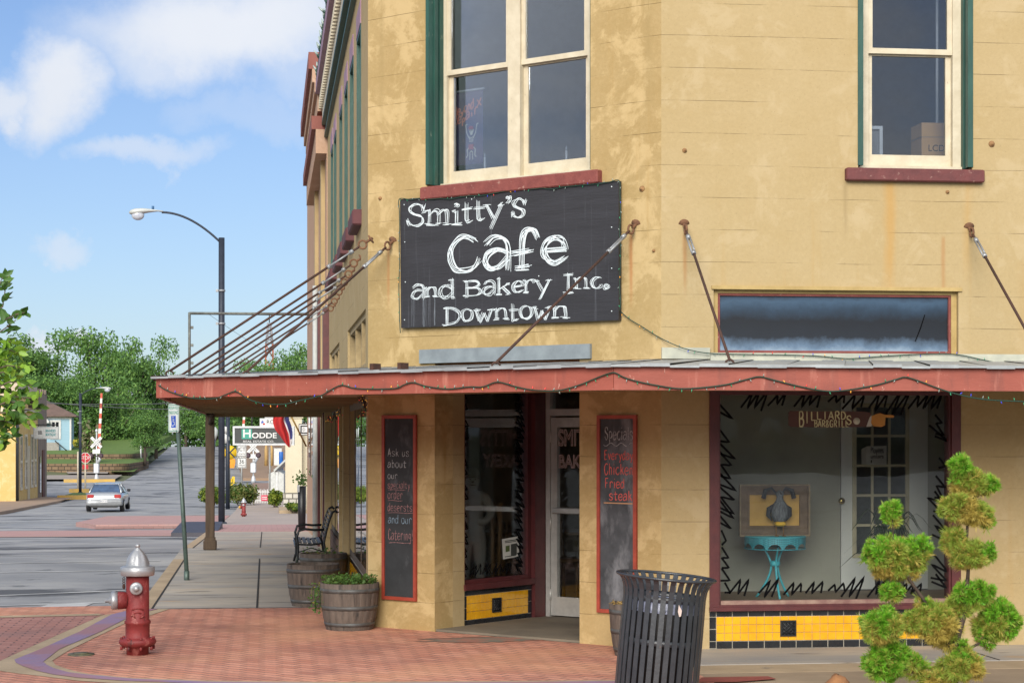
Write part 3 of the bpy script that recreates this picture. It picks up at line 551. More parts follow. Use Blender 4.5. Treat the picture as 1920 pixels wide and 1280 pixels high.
def catmull(P, n=6):
    if len(P) < 3: return [(P[0][0] + (P[1][0] - P[0][0]) * i / 4, P[0][1] + (P[1][1] - P[0][1]) * i / 4) for i in range(5)]
    out = []
    for i in range(len(P) - 1):
        p0, p1, p2, p3 = P[max(i - 1, 0)], P[i], P[i + 1], P[min(i + 2, len(P) - 1)]
        for k in range(n):
            t = k / n; out.append(tuple(.5 * (2 * p1[c] + (p2[c] - p0[c]) * t + (2 * p0[c] - 5 * p1[c] + 4 * p2[c] - p3[c]) * t * t + (3 * p1[c] - p0[c] - 3 * p2[c] + p3[c]) * t ** 3) for c in (0, 1)))
    out.append(tuple(P[-1])); return out
def ribbon(mb, pts, w, y, taper=True):
    vs = []; n = len(pts)
    for i, p in enumerate(pts):
        a, b = pts[max(i - 1, 0)], pts[min(i + 1, n - 1)]; dx, dz = b[0] - a[0], b[1] - a[1]; l = math.hypot(dx, dz) or 1
        ww = w / 2 * (1 if not taper else (.55 + .45 * math.sin(math.pi * (i + .5) / n)))
        vs += [(p[0] - dz / l * ww, y, p[1] + dx / l * ww), (p[0] + dz / l * ww, y, p[1] - dx / l * ww)]
    mb.add(vs, [(2 * i, 2 * i + 1, 2 * i + 3, 2 * i + 2) for i in range(n - 1)])
def glyph(mb, ch, mapf, w, y, rng, serif=False, passes=1, jit=0.):
    k = 0
    for st in strokes(ch, serif):
        for q in range(passes):
            sh = [(p[0] + rng.gauss(0, jit), p[1] + rng.gauss(0, jit * .8)) for p in st]
            ribbon(mb, [mapf(p[0] / 10, p[1] / 10) for p in catmull(sh)], w * rng.uniform(.8, 1.15), y - .0006 * (k % 7)); k += 1
def write(mb, text, a, z, h, adv, w, y, rng, passes=1, jit=.25, slant=0.):
    x = a
    for ch in text:
        if ch == ' ': x += adv * .6; continue
        lo, hi = 0., 1.
        if ch in 'acemnorsuvwxz': hi = .66
        elif ch in 'gpy': lo, hi = -.32, .66
        elif ch == 't': hi = .88
        wd = adv * (.35 if ch in "li!'" else 1.15 if ch in 'mw' else .82)
        glyph(mb, ch, lambda u, v: (x + u * wd + slant * (lo + v * (hi - lo)) * h, z + (lo + v * (hi - lo)) * h), w, y, rng, False, passes, jit); x += wd + adv * .18
    return x
def scrib(mb, a, z, n, pitch, amp, vert, w, y, rng):
    pts = []; p = 0
    for i in range(n * 2 + 1):
        s = (1 if i % 2 else -1) * amp / 2 * rng.uniform(.6, 1.15)
        if vert: pts.append((a + s + rng.gauss(0, amp * .06), z - p - s * .7))
        else: pts.append((a + p + s * .55, z + s))
        p += pitch * rng.uniform(.35, .75)
    q = []
    for i in range(len(pts) - 1):
        for k in range(5): t = k / 5; q.append((pts[i][0] + (pts[i + 1][0] - pts[i][0]) * t, pts[i][1] + (pts[i + 1][1] - pts[i][1]) * t))
    ribbon(mb, q + [pts[-1]], w, y, False)

def text_mesh(s, size, name, m, parent, fr, a, y, z, extrude=.002, outline=0., align='CENTER', sx=1., org=None, wide=0):
    cu = bpy.data.curves.new('text', 'FONT'); cu.body = s; cu.size = size; cu.align_x = align; cu.align_y = 'CENTER'; cu.extrude = extrude; cu.space_character = 1.0; cu.offset = wide
    if outline: cu.fill_mode = 'NONE'; cu.bevel_depth = outline; cu.bevel_resolution = 0; cu.extrude = 0
    t = bpy.data.objects.new('text', cu); COL.objects.link(t); bpy.context.view_layer.update()
    me = bpy.data.meshes.new_from_object(t.evaluated_get(bpy.context.evaluated_depsgraph_get())); bpy.data.objects.remove(t)
    o3 = Vector(org) if org is not None else Vector((0, 0, 0))
    for v in me.vertices: v.co = fr.P(a + v.co.x * sx, y - v.co.z, z + v.co.y) - o3
    me.name = name; me.materials.clear(); me.materials.append(m); o = bpy.data.objects.new(name, me); COL.objects.link(o); o.parent = parent; return o

# ---- tiled base under a shop window
def tiles(fr, a0, a1, ztop, y, parent, vent=None, org=BO):
    g = MB(fr); g.box(a0, a1, y, y + .05, 0, ztop); gb = g.build('tiled_base', GROUT, parent, org)
    zb, zt = .07, ztop - .052; e = .065
    k = MB(fr); n = max(2, round((a1 - a0 - 2 * e) / .148)); st = (a1 - a0 - 2 * e) / n; gp = .004
    for i in range(n):
        x = a0 + e + i * st
        k.box(x + gp, x + st - gp, y - .008, y + .001, .006, zb - gp); k.box(x + gp, x + st - gp, y - .008, y + .001, zt + gp, ztop - .006)
    for x in (a0, a1 - e):
        for z0, z1 in ((.006, zb), (zb, (zb + zt) / 2), ((zb + zt) / 2, zt), (zt, ztop - .006)): k.box(x + gp, x + e - gp, y - .008, y + .001, z0 + gp, z1 - gp)
    k.build('border_tiles', TBLK, gb)
    for c in gb.children: pass
    w = MB(fr); hh = (zt - zb) / 3; nn = n * 2; sw = (a1 - a0 - 2 * e) / nn; rng = random.Random(5); q = .0022
    vx = vent
    for i in range(nn):
        for j in range(3):
            x = a0 + e + i * sw
            if vx is not None and abs(x + sw / 2 - vx) < sw * 1.0 + .001 and False: continue
            d = rng.uniform(-.0006, .0006); w.box(x + q, x + sw - q, y - .008 + d, y + .001, zb + j * hh + q, zb + (j + 1) * hh - q)
    w.build('field_tiles', TYEL, gb)
    for o in gb.children:
        for v in o.data.vertices: v.co -= Vector(org)
    if vx is not None:
        zc = (zb + zt) / 2; r = .072; v = MB(fr); v.frame(vx - r, vx + r, zc - r, zc + r, .012, y - .022, y - .006); v.box(vx - r + .012, vx + r - .012, y - .012, y - .0085, zc - r + .012, zc + r - .012)
        for s in (-1, 1):
            for o in (-.07, -.035, 0, .035, .07):
                p = [(vx - .058 + max(0, o) * 1, zc), ]
                c0 = max(-.055, -.055 + o); c1 = min(.055, .055 + o)
                v.tube([(vx + c0, y - .017, zc + s * (c0 - o)), (vx + c1, y - .017, zc + s * (c1 - o))], .0065, 6)
        v.build('vent_grille', mat('black_iron_vent', (.02, .021, .023), None, .45, .3), gb, org)
    return gb

# ---- big shop window
def shop_window():
    a0, a1, z0, z1 = BW; wz = hz(FF, 1500, 1142); y0, y1 = -.012, .16
    f = MB(FF); w = .085
    f.box(a0, a0 + w, y0, y1, wz, z1); f.box(a1 - w, a1, y0, y1, wz, z1); f.box(a0 + w, a1 - w, y0, y1, z1 - .06, z1); f.box(a0 + w, a1 - w, y0, y1, wz, wz + .05); f.box(a0 - .005, a1 + .005, y0 - .03, y0, wz - .004, wz + .03)
    for s in (0, 1):
        x = a0 + w if s == 0 else a1 - w - .02; f.box(x, x + .02, y0 + .03, y1 - .02, wz + .05, z1 - .06)
    win = f.build('window', MAROON, B, BO)
    p = MB(FF); g0, g1 = a0 + w + .02, a1 - w - .02; p.box(g0, g1, .075, .081, wz + .05, z1 - .06); p.build('pane', GL1, win, BO)
    s = MB(FF); s.box(a0 + w + .02, a1 - w - .02, y0 + .004, .07, wz + .0505, wz + .085); s.build('inner_sill', mat('worn_sill', (.33, .22, .17), (.20, .10, .085), .7, nscale=9, bump=.3), win, BO)
    r = random.Random(7); b = MB(FF); yy = .070
    Lx = hx(FF, 1363); Rx = hx(FF, 1768)
    for (py, n, am) in [(770, 2, 30), (815, 3, 24), (860, 3, 20), (905, 4, 26), (955, 3, 30), (1005, 2, 10), (1040, 3, 12), (1078, 2, 12), (1105, 1, 10)]:
        n = max(1, n - 1); scrib(b, Lx + r.uniform(-.02, .03), hz(FF, 1363, py - 8), n, .10, am / 150, True, .019, yy, r)
    for (py, n, am) in [(790, 3, 14), (820, 2, 28), (870, 2, 10), (905, 3, 14), (935, 3, 22), (985, 3, 22), (1058, 3, 24), (1090, 2, 20)]:
        n = max(1, n - 1); scrib(b, Rx + r.uniform(-.02, .02), hz(FF, 1768, py - 8), n, .085, am / 150, True, .020, yy, r)
    for (qx, n, am, py) in [(1400, 6, 26, 750), (1450, 4, 20, 748), (1500, 5, 22, 748), (1560, 4, 12, 746), (1592, 3, 22, 750), (1640, 3, 24, 752), (1675, 3, 36, 756), (1715, 3, 26, 752), (1745, 3, 22, 750), (1376, 3, 22, 1103), (1432, 4, 24, 1102), (1480, 3, 18, 1102), (1520, 4, 22, 1102), (1560, 3, 14, 1102), (1590, 4, 28, 1103), (1640, 4, 26, 1103), (1690, 3, 16, 1104), (1718, 1, 14, 1103)]:
        n = max(1, round(n * .55)); scrib(b, hx(FF, qx), hz(FF, qx, py), n, .07, am / 150, False, .019, yy, r)
    b.build('window_scribble', BLK, win, BO)
    # painted arm sign on the glass
    arm = MB(FF); q = lambda x, y: FF.hit(x, y, .07)
    def shape(pts, m_, y): arm.mi = m_; arm.poly([(q(*p)[0], y, q(*p)[1]) for p in pts])
    shape([(1478, 773), (1482, 770), (1560, 771), (1620, 771), (1632, 774), (1634, 784), (1628, 800), (1560, 801), (1482, 800), (1478, 796)][::-1], 0, .068)
    shape([(1633, 779), (1636, 780), (1634, 799), (1624, 800), (1630, 783)][::-1], 2, .0665)
    shape([(1634, 780), (1642, 776), (1650, 774), (1658, 777), (1674, 778), (1677, 780), (1674, 783), (1660, 782.5), (1659, 797), (1652, 800), (1638, 799), (1633, 793)][::-1], 3, .066)
    arm.build('painted_arm', [mat('arm_brown', (.10, .040, .03), None, .6), BLK, mat('cuff_white', (.55, .53, .48), None, .6), mat('hand_orange', (.60, .27, .05), None, .6)], win, BO)
    b = MB(FF)
    def lett(txt, x0, x1, ytop, ybot, w):
        n = len(txt); 
        for i, ch in enumerate(txt):
            xa = x0 + (x1 - x0) * i / n; xb = x0 + (x1 - x0) * (i + .85) / n; yt, yb = ytop(i / n), ybot(i / n)
            al, zb = q(xa, yb); ar, zt = q(xb, yt); glyph(b, ch, lambda u, v: (al + u * (ar - al), zb + v * (zt - zb)), w, .0655, r, False, 2, .25)
    lett('BILLIARDS', 1497, 1598, lambda k: 771 + (8 if k > .8 else 0), lambda k: 799 - 13 * min(1, k * 4) + (9 if k > .8 else 0), .011)
    lett('BAR&GRILL', 1526, 1592, lambda k: 787.5, lambda k: 800, .009)
    b.build('lettering', mat('cream_lettering', (.66, .62, .36), None, .6), win, BO)
    b = MB(FF); c = q(1606, 789); b.cyl((c[0], .0672, c[1]), (c[0], .0660, c[1]), .032, 18); b.build('painted_button', mat('button_cream', (.62, .6, .5), None, .6), win, BO)
    tiles(FF, a0, a1, wz - .006, .012, B, hx(FF, 1478))
shop_window()

def transom():
    a0, a1, z0, z1 = TR; f = MB(FF)
    f.frame(a0, a1, z0, z1, .05, .05, .14); f.box(a0 - .02, a1 + .03, -.02, .05, z1 - .02, z1 + .012)
    w = f.build('transom_window', mat('ochre_frame_paint', (.46, .33, .13), (.36, .25, .09), .7, nscale=6, bump=.3), B, BO)
    f = MB(FF); f.frame(a0 + .05, a1 - .05, z0 + .06, z1 - .05, .022, .06, .12); f.build('sash', SILL, w, BO)
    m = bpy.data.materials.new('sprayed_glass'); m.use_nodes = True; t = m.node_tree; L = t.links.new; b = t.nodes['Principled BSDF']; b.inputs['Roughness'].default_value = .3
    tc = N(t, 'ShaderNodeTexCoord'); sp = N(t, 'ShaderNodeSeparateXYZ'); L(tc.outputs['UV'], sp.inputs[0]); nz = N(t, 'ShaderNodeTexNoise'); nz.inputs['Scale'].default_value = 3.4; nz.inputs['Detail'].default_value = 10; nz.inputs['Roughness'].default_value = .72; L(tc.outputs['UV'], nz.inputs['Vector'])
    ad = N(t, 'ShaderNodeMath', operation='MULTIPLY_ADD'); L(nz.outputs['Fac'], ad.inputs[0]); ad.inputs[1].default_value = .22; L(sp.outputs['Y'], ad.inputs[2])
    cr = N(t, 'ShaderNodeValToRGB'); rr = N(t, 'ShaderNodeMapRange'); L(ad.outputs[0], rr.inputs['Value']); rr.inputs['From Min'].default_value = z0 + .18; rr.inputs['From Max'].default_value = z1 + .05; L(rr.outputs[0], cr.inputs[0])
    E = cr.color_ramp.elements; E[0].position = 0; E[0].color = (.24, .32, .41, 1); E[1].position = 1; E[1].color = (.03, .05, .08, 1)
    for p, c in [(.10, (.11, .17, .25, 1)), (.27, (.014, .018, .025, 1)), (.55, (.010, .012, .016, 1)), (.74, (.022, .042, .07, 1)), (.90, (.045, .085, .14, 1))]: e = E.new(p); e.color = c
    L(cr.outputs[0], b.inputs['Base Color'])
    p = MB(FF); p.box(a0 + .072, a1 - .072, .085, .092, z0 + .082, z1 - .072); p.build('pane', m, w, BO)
    s = MB(FF); ribbon(s, [FF.hit(1734, 590, .084), FF.hit(1726, 615, .084), FF.hit(1716, 640, .084)], .012, .0835); s.build('scratch', BLK, w, BO)
transom()

# ---- sash windows of the upper floor
def sash_pair(fr, win, g0, g1, zb, zr, zt, y, jig=0.0, arch=False):
    lo = MB(fr); lo.box(g0 - .05, g0, y + .035, y + .07, zb - .13, zr); lo.box(g1, g1 + .05, y + .035, y + .07, zb - .13, zr); lo.box(g0, g1, y + .035, y + .07, zb - .13, zb); lo.box(g0, g1, y + .035, y + .07, zr - .02, zr + .02)
    o = lo.build('sash', WHT, win, BO)
    up = MB(fr); up.box(g0 - .05, g0 - .005, y, y + .034, zr - .0, zt + .06); up.box(g1 + .005, g1 + .05, y, y + .034, zr - .0, zt + .06); up.box(g0 - .05, g1 + .05, y - .006, y + .034, zr - .005, zr + .045); up.box(g0 - .005, g1 + .005, y, y + .034, zt, zt + .06)
    up.build('sash', WHT, win, BO)
    p = MB(fr); p.box(g0, g1, y + .05, y + .055, zb, zr - .02); p.build('pane', GL2, win, BO)
    p = MB(fr); p.box(g0 - .005, g1 + .005, y + .015, y + .02, zr + .045, zt); p.build('pane', GL2, win, BO)

def chamfer_window():
    a0, a1, z0, z1 = CW; y = .22
    gl0, gl1 = hx(FC, 846, y), hx(FC, 948, y); c = hx(FC, 967, y); gr0, gr1 = 2 * c - gl1, 2 * c - gl0
    f = MB(FC)
    f.box(a0, gl0 - .05, y - .01, y + .09, z0 + .05, z1); f.box(gr1 + .05, a1, y - .01, y + .09, z0 + .05, z1); f.box(gl1 + .05, gr0 - .05, y - .03, y + .09, z0 + .05, z1)
    f.box(gl0 - .05, gr1 + .05, y - .005, y + .09, z1 - .08, z1); f.box(a0, a1, y - .06, y + .09, z0, z0 + .05); f.box(a0 + .02, gl0 - .09, y - .03, y - .01, z0 + .05, z1)
    win = f.build('window', WHT, B, BO)
    zb, zr = 4.515, 5.465
    for g0, g1 in ((gl0, gl1), (gr0, gr1)): sash_pair(FC, win, g0, g1, zb, zr, z1 - .14, y)
    for s, a in ((1, a0), (-1, a1)):
        t = MB(FC)
        for i, (d0, d1, pr) in enumerate([(-.012, .06, .035), (.062, .11, .05), (.112, .15, .03), (.152, .208, .042)]):
            t.box(min(a - s * .004, a + s * pr), max(a - s * .004, a + s * pr), d0 if s > 0 else max(d0, .06) if d1 > .07 else .056, d1, z0 + .03, z1)
        t.build('window_trim', GRN, win, BO)
    s = MB(FC); s.box(hx(FC, 786, -.08), hx(FC, 1116, -.08) + .02, -.08, .16, z0 - .125, z0, .012); s.build('sill', SILL, win, BO)
chamfer_window()

def front_window():
    a0, a1, z0, z1 = UW; y = .18; g0, g1 = hx(FF, 1637, y), hx(FF, 1775, y); f = MB(FF)
    f.box(a0, g0 - .05, y - .02, y + .09, z0 + .05, z1); f.box(g1 + .05, a1, y - .02, y + .09, z0 + .05, z1); f.box(g0 - .05, g1 + .05, y - .02, y + .09, z1 - .08, z1); f.box(a0, a1, y - .05, y + .09, z0, z0 + .05)
    win = f.build('window', WHT, B, BO); sash_pair(FF, win, g0, g1, hz(FF, 1700, 290, y), hz(FF, 1700, 101, y), z1 - .14, y)
    for s, a in ((1, a0), (-1, a1)):
        t = MB(FF)
        for d0, d1, pr in [(-.012, .05, .045), (.052, .10, .032), (.102, .158, .05)]: t.box(min(a - s * .004, a + s * pr), max(a - s * .004, a + s * pr), d0, d1, z0 + .03, z1)
        t.build('window_trim', GRN, win, BO)
    s = MB(FF); s.box(hx(FF, 1588, -.07), hx(FF, 1847, -.07), -.07, .14, z0 - .115, z0, .01); s.build('sill', MAROON if False else mat('dark_red_sill', (.15, .04, .038), (.11, .03, .03), .7, nscale=9, bump=.4, extra=[((.3, .17, .14), 18, .63, .7, (1, 1, 1))]), win, BO)
front_window()

def left_windows():
    for (a0, a1, z0, z1) in LW:
        f = MB(FL); f.frame(a0 + .002, a1 - .002, z0, z1, .11, .063, .2); f.box(a0 + .11, a1 - .11, .065, .18, (z0 + z1) / 2 - .03, (z0 + z1) / 2 + .03)
        w = f.build('window', WHT, B, BO)
        g = MB(FL); g.frame(a0, a1, z0, z1, .05, -.006, .062); g.build('window_trim', GRN, w, BO)
        h = MB(FL); h.box(a0 + .0, a1 - .0, -.012, .02, z1, z1 + .25); h.build('hood', MAUVE, w, BO)
        p = MB(FL); p.box(a0 + .11, a1 - .11, .08, .086, z0 + .06, z1); p.build('pane', GL2, w, BO)
        s = MB(FL); s.box(a0 - .09, a1 + .09, -.10, .1, z0 - .17, z0 - .002, .015); s.build('sill', mat('purple_red_sill', (.12, .04, .045), (.09, .03, .035), .75, nscale=8, bump=.4), w, BO)
    for (a0, a1, z0, z1) in LT:
        f = MB(FL); f.frame(a0, a1, z0, z1, .06, .03, .14); n = 3
        for i in range(1, n): x = a0 + (a1 - a0) * i / n; f.box(x - .035, x + .035, .03, .14, z0 + .06, z1 - .06)
        w = f.build('transom_window', mat('weathered_frame', (.44, .33, .17), (.30, .22, .11), .8, nscale=6, bump=.4), B, BO)
        p = MB(FL); p.box(a0 + .06, a1 - .06, .10, .106, z0 + .06, z1 - .06); p.build('pane', GL3, w, BO)
    # ground-floor display windows on the side street
    for i, (a0, a1, z0, z1) in enumerate(LB):
        f = MB(FL); f.frame(a0, a1, .42, z1, .09, .02, .12); n = 3
        for k in range(1, n): x = a0 + (a1 - a0) * k / n; f.box(x - .03, x + .03, .016, .12, .51, z1 - .09)
        w = f.build('window', mat('brown_window_frame', (.12, .085, .055), (.085, .06, .04), .7, nscale=7, bump=.3), B, BO)
        p = MB(FL); p.box(a0 + .09, a1 - .09, .021, .027, .51, z1 - .09); p.build('pane', GL2, w, BO)
        if i == 0: tiles(FL, a0, a1, .415, .02, B, hx(FL, 660))
        else:
            q = MB(FL); q.box(a0, a1, .0, .16, 0, .42); q.build('bulkhead', pavers('weathered_brick', (.20, .12, .09), (.15, .09, .07), (.2, .17, .14), .2, .07), w, BO)
    # piers and doors between them, standing proud of the wall
    for Y0, Y1, d in [(24.42, 24.62, .06), (26.0, 26.18, .05), (31.3, 31.6, .08)]: q = MB(FL); q.box(yl(Y1), yl(Y0), -d, .02, 0, 2.3); q.build('pilaster', OCH, B, BO)
    q = MB(FL); q.box(yl(32.1), yl(31.75), -.10, .02, 0, 4.0); q.build('pilaster', MAROON, B, BO)
    # cornice
    c = MB(FL); c.box(0, LEN, -.06, .02, 6.86, 6.90); c.box(0, LEN, -.10, .02, 7.06, 7.11); c.build('cornice', GRN, B, BO)
    c = MB(FL); c.box(0, LEN, -.09, .02, 7.12, 7.30)
    for i in range(int(LEN / .22)): c.box(.05 + i * .22, .16 + i * .22, -.15, .02, 7.32, 7.46)
    c.box(0, LEN, -.12, .02, 7.46, 7.58); c.build('cornice', WHT, B, BO)
    c = MB(FL); c.box(-.02, LEN + .02, -.20, .02, 7.58, 7.76); c.build('cornice', MAUVE, B, BO)
left_windows()

# ---- the recessed entrance
def entrance():
    zt = 2.62
    lint = MB(FC); lint.box(.60, 2.9, .28, 2.4, zt, zt + .05); lint.build('ceiling', SOFF, B, BO)
    FS = Fr(FC.P(.875, 0, 0), FC.ey, -FC.ex)      # left side: x runs inwards, y away from the opening
    FS2 = Fr(FC.P(2.62, 0, 0), FC.ey, FC.ex)
    for i, fs in enumerate((FS, FS2)):
        w = MB(fs); w.box(.28, .46, .0, .3, 0, zt); w.build('wall', OCH, B, BO)
        f = MB(fs); b0, b1 = .46, 1.6; wz = .42
        f.box(b0, b0 + .05, .03, .12, wz, zt); f.box(b1 - .06, b1, .03, .12, wz, zt); f.box(b0 + .05, b1 - .06, .03, .12, wz, wz + .05); f.box(b0 + .05, b1 - .06, .03, .12, zt - .12, zt); f.box(b0 - .01, b1 + .01, -.02, .03, wz - .05, wz + .01)
        win = f.build('window', MAROON, B, BO)
        p = MB(fs); p.box(b0 + .05, b1 - .06, .06, .066, wz + .05, zt - .12); p.build('pane', GL1, win, BO)
        tiles(fs, b0, b1, wz - .055, .03, B, (b0 + b1) / 2 - .03)
        if i == 0:
            r = random.Random(3); s = MB(fs)
            for z in np.arange(2.35, .55, -.13):
                (scrib(s, b0 + .075, z, 2, .085, .09, True, .017, .055, r) if r.random() < .75 else None); scrib(s, b1 - .16, z - .04, 2, .08, .13, True, .019, .055, r)
            for x in np.arange(b0 + .2, b1 - .3, .17): scrib(s, x, 2.43, 3, .05, .15, False, .017, .055, r); scrib(s, x, .56, 2, .06, .12, False, .017, .055, r)
            s.build('window_scribble', BLK, win, BO)
            pp = MB(fs); px0, pz0 = fs.hit(943, 1048, .058); px1, pz1 = fs.hit(973, 1008, .058)
            pp.quad((px0, .056, pz0), (px1, .056, pz0 + .02), (px1 - .01, .056, pz1 + .02), (px0 - .02, .056, pz1)); nb = pp.build('window_notice', mat('paper_white', (.66, .66, .62), None, .8), None, fs.P(px0, .056, pz0)); tag(nb, 'white paper notice with photos taped inside the recessed entrance window', 'notice'); NO = nb.location.copy()
            pp = MB(fs); w_ = px1 - px0; h_ = pz1 - pz0
            for (u0, u1, v0, v1, k) in [(.15, .4, .35, .65, 0), (.48, .85, .15, .72, 1)]: pp.mi = k; pp.quad((px0 + u0 * w_, .0545, pz0 + v0 * h_), (px0 + u1 * w_, .0545, pz0 + v0 * h_ + .006), (px0 + u1 * w_, .0545, pz0 + v1 * h_ + .006), (px0 + u0 * w_, .0545, pz0 + v1 * h_))
            for v in (.1, .8, .87): pp.mi = 1; pp.quad((px0 + .1 * w_, .0545, pz0 + v * h_), (px0 + .8 * w_, .0545, pz0 + v * h_ + .008), (px0 + .8 * w_, .0545, pz0 + v * h_ + .016), (px0 + .1 * w_, .0545, pz0 + v * h_ + .008))
            pp.build('print', [mat('photo_green', (.09, .13, .04), None, .7), mat('photo_dark', (.05, .055, .05), None, .7)], nb, NO)
        q = MB(fs); q.box(1.6, 1.78, -.02, .16, 0, zt); q.build('door_post', MAROON, B, BO)
    # aluminium door with transom light
    y = 1.78; a0, a1 = .90, 2.595; f = MB(FC); zd = 2.10
    f.box(a0, a0 + .05, y, y + .1, .02, zt); f.box(a1 - .05, a1, y, y + .1, .02, zt); f.box(a0 + .05, a1 - .05, y, y + .1, zd + .02, zd + .09); f.box(a0 + .05, a1 - .05, y, y + .1, zt - .06, zt); f.box(1.90, 1.95, y, y + .1, .02, zd + .02)
    d = f.build('door_frame', ALU, B, BO)
    p = MB(FC); p.box(a0 + .05, a1 - .05, y + .05, y + .056, zd + .09, zt - .06); p.box(1.95, a1 - .05, y + .05, y + .056, .05, zd + .02); p.build('pane', GL1, d, BO)
    l0, l1 = a0 + .055, 1.895; g = MB(FC); g.box(l0, l0 + .075, y + .02, y + .075, .035, zd); g.box(l1 - .075, l1, y + .02, y + .075, .035, zd); g.box(l0 + .075, l1 - .075, y + .02, y + .075, .035, .23); g.box(l0 + .075, l1 - .075, y + .02, y + .075, zd - .10, zd)
    door = g.build('door', ALU, B, BO)
    p = MB(FC); p.box(l0 + .075, l1 - .075, y + .045, y + .051, .23, zd - .10); p.build('pane', GL1, door, BO)
    zz = hz(FC, 1060, 957, y); p = MB(FC); p.box(l0 + .04, l1 - .05, y - .035, y + .005, zz - .03, zz + .03, .008); p.box(l0 + .05, l0 + .09, y, y + .02, zz - .03, zz + .03); p.build('push_bar', mat('bright_bar', (.62, .62, .60), None, .35, .6), door, BO)
    p = MB(FC)
    for z in (.25, 1.0, 1.9): p.cyl((l0 - .005, y + .012, z - .06), (l0 - .005, y + .012, z + .06), .012, 8)
    p.build('hinge', ALU, door, BO)
    PK = mat('pale_pink_outline', (.75, .58, .56), None, .6)
    x0 = hx(FC, 1047, y + .04); zc = hz(FC, 1060, 822, y + .04); text_mesh('SMITTYS', .24, 'lettering', PK, door, FC, x0, y + .038, zc, outline=.006, align='LEFT', sx=.66, org=BO)
    zc = hz(FC, 1060, 866, y + .04); text_mesh('BAKERY', .19, 'lettering', PK, door, FC, x0, y + .038, zc, outline=.006, align='LEFT', sx=.80, org=BO)
entrance()
for (fr, px, py, r_) in [(FC, 1203, 354, .028), (FC, 712, 372, .02), (FF, 1860, 270, .03), (FF, 1777, 360, .018), (FF, 1284, 282, .022), (FC, 1225, 470, .015)]:
    a_, z_ = fr.hit(px, py, -.01); m = MB(fr); m.lathe([(r_, 0), (r_ * .9, .012), (r_ * .35, .014), (r_ * .3, .03), (.001, .031)], 12, (a_, .002, z_), ax=(0, -1, 0)); m.build('anchor_plate', mat('rusty_anchor', (.34, .19, .08), (.22, .11, .045), .85, nscale=40, bump=.4), B, BO)

# ---- white glazed door inside the display room
def inner_door():
    w = MB(); h0, h1 = PZ + .01, 2.41; y0, y1 = DY - .02, DY + .03; x0, x1 = xd0 + .006, xd1 - .006
    gx0, gx1 = at(1624, 815, 19.2).x, at(1726, 815, 19.2).x; zt = 2.21; zb = at(1600, 1010, 19.2).z - .18
    w.box(x0, gx0, y0, y1, h0, h1); w.box(gx1, x1, y0, y1, h0, h1); w.box(gx0, gx1, y0, y1, h0, zb); w.box(gx0, gx1, y0, y1, zt, h1)
    d = w.build('inner_door', mat('white_door', (.84, .87, .85), (.80, .83, .82), .6, nscale=3), B, BO)
    g = MB(); e = .028; g.frame(gx0 - e, gx1 + e, zb - e, zt + e, e + .012, y0 - .016, y0 - .001)
    for i in (1, 2): x = gx0 + (gx1 - gx0) * i / 3; g.box(x - .013, x + .013, y0 - .012, y0 + .004, zb, zt)
    nr = 5
    for i in range(1, nr): z = zb + (zt - zb) * i / nr; g.box(gx0, gx1, y0 - .0125, y0 + .0045, z - .013, z + .013)
    g.build('glazing_bars', mat('cream_bars', (.66, .61, .42), None, .6), d, BO)
    p = MB(); p.box(gx0, gx1, y0 + .012, y0 + .018, zb, zt); p.build('pane', GL2, d, BO)
    c = at(1600, 941, 19.1); p = MB(); p.lathe([(.012, 0), (.012, .03), (.03, .045), (.034, .065), (.02, .08), (.002, .082)], 16, (c.x, y0, c.z), ax=(0, -1, 0)); p.build('knob', mat('brass', (.55, .42, .14), None, .25, .9), d, BO)
    p0, p1 = at(1646, 872, 19.0), at(1698, 836, 19.0); n = MB()
    n.add([(p0.x, y0 - .05, p0.z), (p0.x + .05, y0 - .03, p0.z), (p1.x, y0 - .022, p0.z - .006), (p1.x, y0 - .022, p1.z), (p0.x + .06, y0 - .03, p1.z - .004), (p0.x - .003, y0 - .055, p1.z - .035)], [(0, 1, 4, 5), (1, 2, 3, 4)])
    nt_ = n.build('paper_notice', mat('paper_white', (.66, .66, .62), None, .8), None, p0); tag(nt_, 'curled white paper notice for employees taped to the white glazed inner door', 'notice')
    n = MB(); r = random.Random(4); hh = p1.z - p0.z; a = p0.x + .10
    write(n, 'Ployees', a, p0.z + hh * .62, hh * .30, .021, .006, y0 - .036, r); write(n, 'upstairs', a, p0.z + hh * .34, hh * .2, .018, .005, y0 - .036, r); write(n, '#', a, p0.z + hh * .08, hh * .17, .016, .005, y0 - .036, r)
    n.build('lettering', BLK, nt_, p0)
inner_door()
